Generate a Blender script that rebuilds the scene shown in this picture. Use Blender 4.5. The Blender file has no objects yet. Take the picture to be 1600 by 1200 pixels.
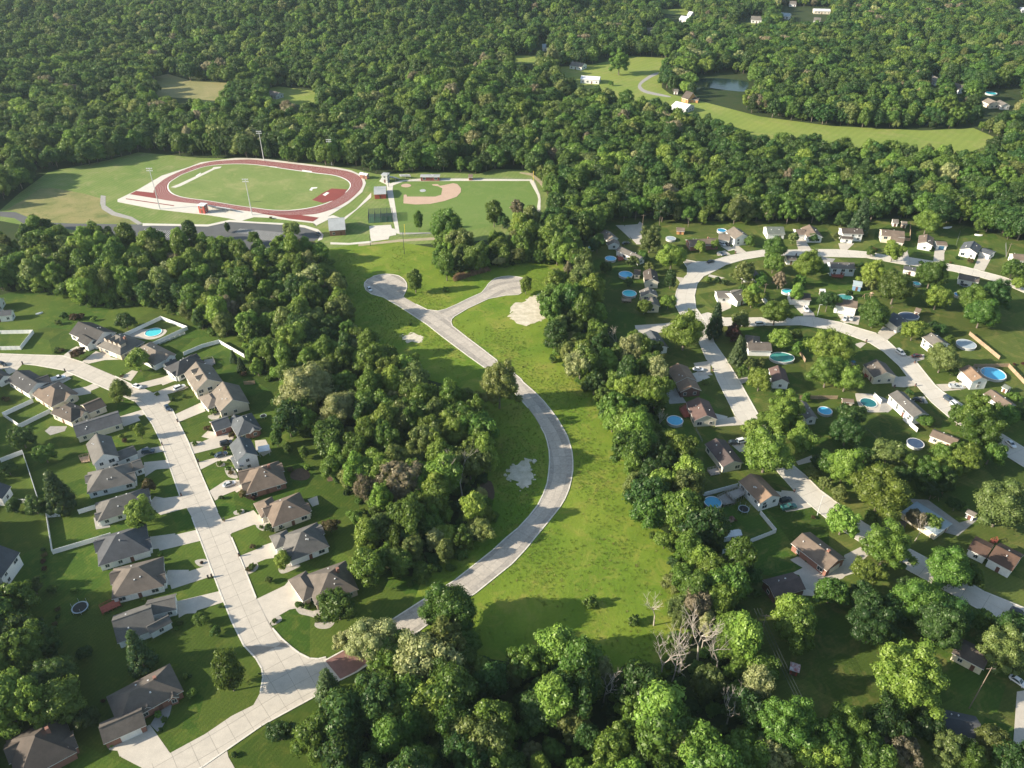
import bpy, math, random
import numpy as np
# ------------------------------------------------------------------ camera, sky, sun, exposure
SC = bpy.context.scene
COL = SC.collection
cam_d = bpy.data.cameras.new('camera'); cam = bpy.data.objects.new('camera', cam_d); COL.objects.link(cam)
cam_d.sensor_width = 36.0; cam_d.lens = 28.125; cam_d.clip_start = 1.0; cam_d.clip_end = 9000
cam.location = (0, 0, 187.0); cam.rotation_euler = (math.radians(90 - 35.0), 0, 0)
SC.camera = cam
SUN_EL, SUN_TO = 23.0, (math.cos(math.radians(12)), math.sin(math.radians(12)))   # the light travels east-north-east
world = bpy.data.worlds.new('World'); SC.world = world; world.use_nodes = True
wn = world.node_tree; wn.nodes.clear()
sky = wn.nodes.new('ShaderNodeTexSky'); sky.sky_type = 'NISHITA'; sky.sun_disc = False
sky.sun_elevation = math.radians(SUN_EL); sky.sun_rotation = math.atan2(-SUN_TO[0], -SUN_TO[1]) % (2 * math.pi)
sky.air_density = 1.3; sky.dust_density = 1.2
wb = wn.nodes.new('ShaderNodeBackground'); wb.inputs[1].default_value = 0.10
wo = wn.nodes.new('ShaderNodeOutputWorld'); wn.links.new(sky.outputs[0], wb.inputs[0]); wn.links.new(wb.outputs[0], wo.inputs[0])
sun_d = bpy.data.lights.new('sun', 'SUN'); sun_d.energy = 5.0; sun_d.angle = math.radians(0.55); sun_d.color = (1.0, 0.89, 0.72)
sun = bpy.data.objects.new('sun', sun_d); COL.objects.link(sun)
from mathutils import Vector, Matrix
ce = math.cos(math.radians(SUN_EL))
sun.rotation_euler = Vector((SUN_TO[0] * ce, SUN_TO[1] * ce, -math.sin(math.radians(SUN_EL)))).to_track_quat('-Z', 'Y').to_euler()
sun.location = (-300, 100, 300)
SC.view_settings.view_transform = 'Standard'; SC.view_settings.look = 'None'
SC.view_settings.exposure = 1.15; SC.view_settings.gamma = 1.0
SC.render.engine = 'CYCLES'
SC.cycles.max_bounces = 5; SC.cycles.diffuse_bounces = 3; SC.cycles.glossy_bounces = 2; SC.cycles.transmission_bounces = 4
SC.cycles.transparent_max_bounces = 8; SC.cycles.use_denoising = True; SC.cycles.denoiser = 'OPENIMAGEDENOISE'; SC.cycles.denoising_input_passes = 'RGB_ALBEDO_NORMAL'; SC.cycles.denoising_prefilter = 'ACCURATE'
SC.cycles.use_adaptive_sampling = True; SC.cycles.adaptive_threshold = 0.01
random.seed(7); RS = np.random.RandomState(11)

# ------------------------------------------------------------------ survey data, metres (x east, y away from the viewpoint)
ZONES = [('lawn','lawn',[(-270.91,318.4),(-245.05,336.49),(-237.83,342.85),(-219.84,341.56),(-199.83,324.87),(-178.36,327.27),(-164.2,325.47),(-147.96,314.38),(-137.78,301.66),(-123.56,299.52),(-110.65,291.18),(-99.11,267.06),(-86.35,245.56),(-77.25,226.25),(-68.44,229.21),(-61.53,210.5),(-54.65,196.08),(-48.26,175.91),(-44.49,164.21),(-30.43,159.29),(-19.34,164.21),(-34.49,149.03),(-48.39,137.59),(-45.75,129.56),(-46.97,120.53),(-52.49,111.77),(-46.82,67.52),(-143.06,67.52),(-233.54,193.03)]),
 ('lawn','lawn_right',[(44.28,388.79),(58.89,430.69),(109.18,424.42),(174.69,424.42),(228.56,427.99),(254.47,418.29),(262.31,411.45),(268.73,402.32),(306.53,388.79),(257.48,226.25),(123.55,67.52),(58.53,67.52),(69.81,142.23),(66.85,160.51),(66.79,177.0),(64.43,200.12),(61.06,212.86),(62.87,231.08),(61.42,250.09),(56.57,290.16),(48.59,318.4),(42.49,349.38)]),
 ('meadow','meadow',[(-97.07,388.79),(-69.47,399.07),(-40.87,388.79),(-35.61,363.0),(-13.04,366.53),(9.92,373.73),(26.85,381.15),(25.18,349.38),(17.36,296.36),(32.23,262.57),(42.43,219.08),(41.31,184.24),(49.27,175.91),(48.05,151.07),(41.98,135.95),(17.62,138.01),(-7.16,142.23),(-28.42,140.1),(-19.76,170.6),(-4.25,193.03),(-9.36,226.25),(-15.65,267.06),(-54.66,286.12),(-78.59,330.3),(-90.63,363.0)]),
 ('sports_lawn','sports',[(-302.23,445.56),(-304.51,472.53),(-304.24,489.73),(-304.09,509.12),(-274.24,532.27),(-259.75,547.77),(-237.44,542.52),(-212.44,536.08),(-185.33,536.08),(-135.79,524.78),(-104.14,515.05),(-88.43,505.61),(-61.35,510.29),(-22.11,505.61),(-11.85,515.05),(9.28,512.66),(18.5,496.44),(23.21,459.23),(17.69,408.93),(-69.15,396.67),(-95.37,388.79),(-169.03,384.95),(-294.44,430.69)]),
 ('ball_field','ball_grass',[(-74.52,478.6),(-75.01,485.68),(-68.94,492.51),(11.12,493.34),(15.5,469.73),(14.01,439.31),(-25.53,415.81),(-62.63,414.21)]),
 ('hill_lawn','hill_grass',[(-299.28,446.7),(-296.47,462.38),(-295.48,479.93),(-289.68,481.95),(-264.24,472.0),(-250.61,464.28),(-246.6,453.05),(-237.11,442.24),(-218.31,430.12),(-214.94,426.76),(-251.41,427.09),(-270.98,429.28),(-292.24,444.01)]),
 ('far_field','far_field',[(33.11,787.58),(56.58,787.58),(79.08,797.37),(118.77,828.03),(161.61,817.59),(146.7,782.76),(136.88,761.69),(129.58,714.05),(133.53,694.04),(155.44,673.1),(193.21,630.89),(241.69,606.7),(305.8,595.92),(346.32,602.04),(354.62,568.21),(346.64,538.64),(293.55,538.64),(232.2,551.76),(174.85,558.52),(139.78,602.04),(96.28,634.24),(68.71,669.4),(43.94,728.65)]),
 ('far_field','straw_field',[(-323.43,750.39),(-314.01,760.54),(-283.93,735.6),(-239.11,727.59),(-232.28,710.48),(-243.97,674.02),(-300.62,688.22)]),
 ('far_field','far_field',[(-213.67,710.48),(-203.1,718.17),(-166.67,702.93),(-156.21,660.31),(-196.77,667.11)]),
 ('far_field','far_field',[(-7.1,832.67),(14.18,830.68),(30.47,822.78),(27.42,798.92),(0.0,798.92)]),
 ('far_field','far_field',[(180.89,1069.21),(214.72,1077.02),(213.17,1036.04),(195.97,1036.04),(180.35,1046.4)]),
 ('far_field','far_field',[(262.52,989.59),(280.05,993.66),(275.71,976.24),(257.85,969.68)]),
 ('far_field','straw_field',[(145.58,959.34),(160.1,967.08),(195.25,982.87),(192.48,967.08),(155.86,938.02),(142.73,938.02)])]
PADS = [('parking_lot','asphalt',[(-209.72,423.69),(-203.75,424.26),(-172.41,422.94),(-161.93,429.38),(-129.74,425.2),(-117.33,421.45),(-108.54,415.92),(-105.61,408.72),(-108.3,403.44),(-120.51,398.27),(-156.27,384.95),(-196.5,384.95)]),
 ('service_road','asphalt',[(-301.42,444.01),(-291.79,443.13),(-270.57,428.44),(-251.26,426.76),(-202.68,425.09),(-196.79,408.93),(-223.33,408.93),(-252.34,420.14),(-264.01,420.47),(-274.96,423.43),(-288.04,434.39),(-297.74,436.98)]),
 ('pavement','concrete_light',[(-211.0,427.09),(-204.58,426.52),(-173.11,425.2),(-162.65,431.88),(-147.78,429.0),(-130.19,427.09),(-117.93,424.26),(-109.09,418.67),(-104.62,411.4),(-104.17,405.19),(-106.44,403.44),(-106.33,410.5),(-109.23,415.56),(-117.25,421.08),(-129.66,424.82),(-161.82,429.0),(-172.29,422.57),(-203.61,423.88),(-209.58,423.32)]),
 ('path','path',[(-252.64,469.08),(-249.28,468.11),(-243.02,453.05),(-233.24,443.13),(-220.64,436.12),(-210.83,426.76),(-212.93,425.09),(-220.69,432.68),(-233.55,438.73),(-242.88,447.6),(-247.8,456.75)]),
 ('path','concrete_light',[(-111.55,423.32),(-104.41,434.79),(-96.65,430.92),(-86.01,465.68),(-87.12,473.38),(-92.3,447.78),(-97.94,433.82),(-104.34,438.73),(-115.23,429.96),(-110.78,423.32)]),
 ('path','concrete_light',[(-99.04,401.71),(-88.52,400.84),(-77.04,403.44),(-76.67,400.84),(-88.14,398.61),(-98.56,399.12)]),
 ('pavement','concrete_light',[(-81.02,423.15),(-68.97,424.81),(-67.68,419.87),(-65.55,419.05),(-64.26,411.03),(-67.73,409.45),(-67.9,405.55),(-76.68,402.47),(-78.12,407.89)]),
 ('path','concrete_light',[(-83.77,401.71),(-77.49,403.55),(-76.57,401.71),(-83.49,399.88)]),
 ('dirt_track','dirt',[(-83.41,399.43),(-61.31,405.55),(-44.36,407.89),(-25.23,409.45),(-25.12,407.11),(-44.74,404.47),(-60.95,402.47),(-83.01,396.86)]),
 ('warning_track','concrete_light',[(-84.7,492.92),(-83.92,501.42),(-79.76,499.27),(-77.67,488.76),(-71.41,493.97),(-60.2,497.14),(-32.44,497.57),(10.79,496.08),(12.33,496.08),(13.82,493.97),(17.0,470.7),(17.52,463.01),(16.57,442.83),(14.01,439.31),(16.06,463.01),(15.5,469.73),(11.12,493.34),(-32.22,493.34),(-68.94,492.51),(-75.01,485.68),(-74.52,478.6),(-62.45,412.62),(-64.54,413.41),(-77.13,472.66),(-79.31,486.7)]),
 ('warning_track','gravel',[(-62.63,414.21),(-62.36,411.82),(-45.44,412.93),(-25.49,415.01),(-25.57,416.62),(-45.58,414.53)]),
 ('dirt_path','dirt',[(5.5,509.04),(13.32,506.84),(19.86,490.84),(22.32,474.62),(20.83,474.62),(17.51,488.76),(12.45,502.5),(4.71,507.5)]),
 ('infield_dirt','infield',[(-50.5,487.11),(-47.13,487.73),(-45.38,484.66),(-37.34,489.18),(-34.59,487.73),(-31.94,480.6),(-31.62,474.62),(-33.79,466.83),(-40.67,460.17),(-49.0,455.51),(-57.56,454.58),(-65.32,456.44),(-66.57,469.73),(-65.01,470.31),(-64.27,466.83),(-47.01,466.83),(-43.55,469.73),(-43.58,480.6),(-46.49,484.25),(-49.99,485.47)]),
 ('batter_circle','infield',[(-70.04,485.27),(-69.13,487.32),(-66.96,488.35),(-64.55,487.11),(-63.58,485.06),(-64.5,483.03),(-66.68,482.22),(-69.05,483.23)]),
 ('pitcher_mound','mound',[(-57.52,477.0),(-56.21,479.0),(-54.3,478.6),(-53.6,476.6),(-54.35,475.02),(-56.18,474.62)]),
 ('far_drive','path',[(127.52,759.9),(136.33,767.44),(137.0,763.41),(126.74,750.05),(114.11,726.33),(112.6,714.95),(115.91,703.86),(131.45,688.82),(130.77,684.63),(114.71,695.2),(109.3,708.26),(110.08,721.74),(115.67,738.03)]),
 ('pond','water',[(159.27,738.03),(173.14,745.2),(191.67,743.76),(207.96,733.31),(204.51,714.95),(199.16,701.68),(183.41,706.06),(167.16,714.95),(155.81,706.06)]),
 ('gravel_patch','gravel_white',[(-0.55,330.38),(1.07,334.3),(6.92,335.63),(8.29,339.65),(14.31,343.73),(15.97,334.3),(18.99,329.08),(18.83,325.24),(12.9,317.75),(7.83,313.49),(4.12,314.1),(1.03,318.98),(-1.48,321.47),(0.09,325.24)]),
 ('gravel_patch','gravel_white',[(-1.41,213.88),(0.0,216.46),(5.18,220.4),(6.6,219.52),(6.24,215.59),(7.57,211.34),(6.91,206.37),(4.39,204.34),(2.76,205.55),(2.22,208.01),(-1.4,210.08),(-0.56,212.18)]),
 ('gravel_patch','gravel_white',[(-48.91,303.48),(-44.06,306.38),(-39.64,304.64),(-38.73,301.19),(-40.92,298.93),(-46.37,299.49)]),
 ('brick_crossing','brick_pave',[(-50.97,135.44),(-46.0,139.05),(-40.41,140.1),(-38.48,135.95),(-42.2,131.92),(-45.67,129.56)]),
 ('gravel_bed','gravel_bed',[(-57.76,152.22),(-55.43,153.37),(-53.16,148.81),(-50.77,148.25),(-51.78,146.3),(-54.45,146.03),(-56.26,147.13),(-56.26,149.37),(-58.56,150.5),(-61.51,151.36),(-63.01,153.95)]),
 ('gravel_bed','gravel_bed',[(-71.44,169.79),(-68.82,171.25),(-65.16,169.79),(-66.31,168.33),(-69.54,166.42),(-71.23,167.37)]),
 ('gravel_bed','gravel_bed',[(-81.73,166.89),(-79.08,170.76),(-77.9,168.33),(-80.37,165.94)]),
 ('gravel_bed','gravel_bed',[(-68.79,148.53),(-67.24,150.64),(-65.97,148.95),(-68.09,147.06)]),
 ('gravel_bed','gravel_bed',[(-101.72,214.95),(-99.35,215.59),(-95.62,209.87),(-99.15,210.5)]),
 ('gravel_bed','gravel_bed',[(-83.3,186.85),(-79.46,187.12),(-77.37,184.96),(-80.73,184.42)]),
 ('gravel_bed','gravel_bed',[(-105.68,218.2),(-103.1,218.2),(-102.1,216.24),(-104.56,215.92)]),
 ('gravel_bed','gravel_bed',[(-119.12,229.02),(-115.04,230.07),(-113.82,227.63),(-116.67,225.57)]),
 ('gravel_bed','gravel_bed',[(-92.34,193.22),(-89.67,194.36),(-88.8,192.66),(-91.27,191.54)]),
 ('gravel_bed','gravel_bed',[(-117.19,245.56),(-113.72,247.86),(-112.57,244.04),(-115.11,243.28)]),
 ('gravel_bed','gravel_bed',[(-98.23,171.5),(-95.12,172.24),(-93.24,169.79),(-96.04,169.3)]),
 ('gravel_bed','gravel_bed',[(-147.48,209.87),(-146.28,210.5),(-144.27,206.78),(-145.53,205.86)]),
 ('mulch_bed','mulch',[(-77.76,212.39),(-75.37,214.95),(-72.12,213.67),(-70.62,210.5),(-72.32,208.63),(-76.63,209.25)]),
 ('mulch_bed','mulch',[(-67.45,220.18),(-62.92,214.31),(-60.55,210.5),(-63.86,208.01),(-65.89,214.31)]),
 ('bare_soil','mulch',[(-11.08,207.19),(-7.22,208.01),(-5.96,199.96),(-9.71,198.39)]),
 ('driveway','concrete',[(-192.78,287.82),(-191.34,293.75),(-190.12,295.7),(-186.12,293.75),(-184.95,289.9),(-188.54,287.53),(-189.1,284.26)]),
 ('driveway','concrete',[(-182.57,283.33),(-180.08,291.82),(-176.16,289.9),(-172.85,287.53),(-167.03,285.19),(-173.48,284.72),(-178.92,281.95)]),
 ('driveway','concrete',[(-161.6,271.66),(-158.72,276.97),(-155.87,276.07),(-156.13,269.06)]),
 ('driveway','concrete',[(-154.15,266.5),(-142.61,272.54),(-138.93,269.06),(-148.8,263.96),(-143.7,260.63),(-141.84,258.17),(-135.92,254.94),(-145.57,254.14)]),
 ('driveway','concrete',[(-144.02,260.63),(-136.9,266.5),(-130.97,264.8),(-132.35,263.12),(-137.96,259.81),(-134.81,254.94),(-136.05,251.76),(-142.87,254.94)]),
 ('driveway','concrete',[(-131.07,245.56),(-122.71,254.14),(-119.08,248.63),(-127.01,241.78)]),
 ('driveway','concrete',[(-213.28,278.77),(-206.82,281.95),(-206.83,276.97),(-208.51,273.42)]),
 ('driveway','concrete',[(-187.82,271.66),(-185.37,276.07),(-180.08,274.3),(-184.35,271.66)]),
 ('driveway','concrete',[(-174.93,262.71),(-170.63,267.35),(-167.11,264.8),(-171.42,260.22)]),
 ('driveway','concrete',[(-150.97,245.17),(-144.25,249.41),(-141.05,247.09),(-147.92,242.15)]),
 ('driveway','concrete',[(-135.83,224.89),(-127.62,227.63),(-125.65,224.55),(-134.23,221.85)]),
 ('driveway','concrete',[(-131.56,218.2),(-123.44,219.52),(-120.56,214.95),(-125.85,214.31),(-128.24,210.5)]),
 ('driveway','concrete',[(-120.67,198.98),(-112.76,200.75),(-108.38,194.93),(-115.96,191.54),(-118.16,193.22)]),
 ('driveway','concrete',[(-113.96,180.63),(-100.85,185.13),(-97.49,180.63),(-110.66,175.74)]),
 ('driveway','concrete',[(-104.16,164.76),(-91.74,170.52),(-89.32,166.18),(-101.53,160.36)]),
 ('driveway','concrete',[(-98.2,155.86),(-86.01,159.9),(-83.75,155.86),(-94.48,151.07),(-95.78,149.79)]),
 ('driveway','concrete',[(-118.0,226.94),(-110.23,233.26),(-107.05,236.13),(-103.32,232.54),(-104.57,227.63),(-115.34,222.85)]),
 ('driveway','concrete',[(-112.11,218.2),(-106.48,220.84),(-101.24,222.18),(-98.57,218.86),(-105.44,218.86),(-110.01,214.31)]),
 ('driveway','concrete',[(-103.58,203.13),(-99.44,208.63),(-94.43,208.63),(-92.58,204.94),(-98.36,200.75),(-100.09,198.39)]),
 ('driveway','concrete',[(-94.8,188.76),(-85.92,193.79),(-81.45,188.76),(-90.11,183.35),(-90.81,181.77)]),
 ('driveway','concrete',[(-85.34,173.23),(-77.26,178.3),(-74.61,176.76),(-74.0,172.74),(-76.49,172.24),(-82.49,168.33)]),
 ('driveway','concrete',[(-75.35,156.53),(-68.09,161.73),(-67.18,164.06),(-61.79,155.86),(-60.96,153.66),(-64.61,152.79),(-68.65,149.37),(-69.4,146.85)]),
 ('driveway','concrete',[(-103.61,115.86),(-99.28,109.78),(-96.2,109.47),(-95.58,107.93),(-85.42,103.41),(-83.87,108.85),(-89.37,114.23),(-91.72,116.51),(-99.76,111.67)]),
 ('path','path',[(-91.62,116.51),(-91.07,119.18),(-89.76,123.29),(-88.02,121.9),(-87.69,119.18),(-88.35,115.86),(-89.09,114.55)]),
 ('driveway','concrete',[(-70.11,109.47),(-72.21,107.62),(-75.44,104.89),(-67.19,103.41),(-65.83,103.7),(-68.05,106.4),(-69.36,107.93)]),
 ('driveway','concrete',[(76.86,282.41),(84.35,284.26),(82.5,275.18),(83.14,273.42),(77.09,272.98)]),
 ('driveway','concrete',[(77.78,242.9),(86.11,245.17),(88.1,239.92),(76.93,238.81)]),
 ('driveway','concrete',[(80.58,228.09),(85.21,230.89),(85.77,223.98),(82.71,223.98)]),
 ('driveway','concrete',[(92.33,203.53),(96.68,202.93),(100.08,195.31),(93.98,193.6),(91.03,193.03),(89.58,196.46)]),
 ('driveway','concrete',[(82.45,361.26),(83.76,354.82),(86.46,359.96)]),
 ('driveway','concrete',[(55.89,313.56),(69.8,315.16),(79.14,318.4),(81.46,313.03),(69.72,307.79),(55.91,305.22)]),
 ('driveway','concrete',[(64.38,424.53),(74.85,426.2),(70.24,399.17),(67.63,399.17),(66.11,405.29),(63.14,419.59)]),
 ('driveway','concrete',[(63.7,424.53),(58.92,424.53),(65.45,405.29)]),
 ('driveway','concrete',[(73.23,429.56),(74.85,426.2),(68.41,413.15),(68.35,417.97)]),
 ('driveway','concrete',[(118.74,396.17),(122.02,399.17),(124.92,389.52),(119.47,388.07)]),
 ('driveway','concrete',[(108.78,388.79),(113.88,391.72),(115.95,386.62),(108.66,385.18)]),
 ('driveway','concrete',[(98.98,336.49),(105.3,336.49),(103.16,329.54),(98.47,326.14),(97.51,329.54)]),
 ('driveway','concrete',[(99.91,363.88),(106.96,359.96),(104.27,358.66),(98.78,361.26)]),
 ('driveway','concrete',[(156.29,406.22),(160.47,403.64),(160.49,392.93),(153.32,392.32)]),
 ('driveway','concrete',[(177.52,400.44),(186.24,400.44),(178.68,391.09),(175.88,392.32)]),
 ('driveway','concrete',[(208.47,392.32),(212.15,394.79),(209.08,383.24),(203.56,382.65)]),
 ('driveway','concrete',[(226.46,392.32),(231.29,391.7),(224.69,376.79),(219.46,377.95)]),
 ('driveway','concrete',[(247.45,386.23),(253.76,385.03),(241.13,367.68),(236.57,369.93)]),
 ('driveway','path',[(162.99,383.84),(169.6,381.47),(164.69,374.48),(161.95,375.63)]),
 ('driveway','path',[(136.14,325.7),(140.83,325.7),(140.33,321.06),(135.03,321.98)]),
 ('driveway','concrete',[(153.16,321.98),(161.53,321.98),(157.71,313.83),(150.7,317.42)]),
 ('driveway','concrete',[(169.29,311.05),(175.39,309.3),(169.32,304.13),(165.79,300.75),(163.1,305.41)]),
 ('driveway','concrete',[(169.39,287.75),(177.36,289.33),(175.7,285.4),(171.48,283.46)]),
 ('driveway','concrete',[(156.33,271.83),(163.24,272.56),(164.69,266.08),(158.83,264.66),(154.23,265.37)]),
 ('driveway','concrete',[(172.75,266.79),(178.62,267.14),(182.54,263.26),(173.43,261.87)]),
 ('driveway','concrete',[(159.64,257.75),(164.32,258.43),(163.91,253.71),(161.15,253.71)]),
 ('driveway','concrete',[(150.14,297.43),(153.81,299.09),(155.71,298.26),(151.61,294.15)]),
 ('driveway','path',[(92.46,270.37),(97.93,272.56),(97.05,268.93),(93.35,267.14)]),
 ('driveway','concrete',[(101.66,218.64),(108.26,221.96),(107.67,218.64),(101.94,216.67)]),
 ('driveway','asphalt',[(118.58,184.78),(125.11,188.58),(130.04,189.13),(125.31,183.18),(119.5,182.12)]),
 ('driveway','concrete',[(103.66,173.88),(109.94,177.29),(111.68,174.25),(107.66,170.9),(99.9,164.41),(94.43,162.66),(89.68,159.56),(87.85,160.59),(87.24,165.83),(85.25,166.55),(89.19,168.71),(87.06,170.9),(86.26,172.01),(89.49,173.5),(95.34,165.48),(102.28,169.8)]),
 ('driveway','concrete',[(122.55,173.52),(125.81,173.1),(127.89,170.63),(121.59,166.59),(121.49,168.6)]),
 ('gravel_lot','gravel',[(134.2,199.37),(140.45,198.78),(146.06,188.03),(154.44,190.79),(142.97,182.12),(138.13,184.24)]),
 ('driveway','concrete',[(132.77,125.92),(135.89,126.46),(123.56,103.11),(124.34,111.35)]),
 ('pool_deck','concrete',[(137.11,259.11),(139.2,260.49),(145.92,259.11),(149.82,253.71),(147.25,249.11),(142.86,247.82),(136.33,249.11)]),
 ('patio','path',[(146.71,255.72),(150.34,256.39),(149.45,251.07),(145.85,247.82),(142.59,248.47)]),
 ('pool_deck','concrete',[(-173.53,306.76),(-167.73,309.87),(-156.35,309.87),(-155.59,304.7),(-158.76,301.66),(-163.01,301.66),(-169.11,303.69)]),
 ('patio','path',[(60.39,270.79),(66.09,266.5),(68.77,254.14),(62.01,253.34),(61.39,261.46)]),
 ('patio','path',[(-137.68,190.42),(-132.25,188.76),(-130.34,186.03),(-134.56,184.96)]),
 ('patio','concrete',[(-95.17,230.42),(-91.35,231.13),(-87.42,224.21),(-89.79,221.51),(-93.27,224.89)]),
 ('patio','concrete',[(-69.05,198.98),(-66.16,200.75),(-64.74,196.65),(-66.72,195.5)]),
 ('patio','path',[(-175.53,236.13),(-174.88,239.06),(-168.51,239.06),(-168.08,236.13),(-172.31,233.61)]),
 ('patio','path',[(-113.04,147.27),(-110.54,148.32),(-108.64,144.79),(-111.19,144.38)])]
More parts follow.
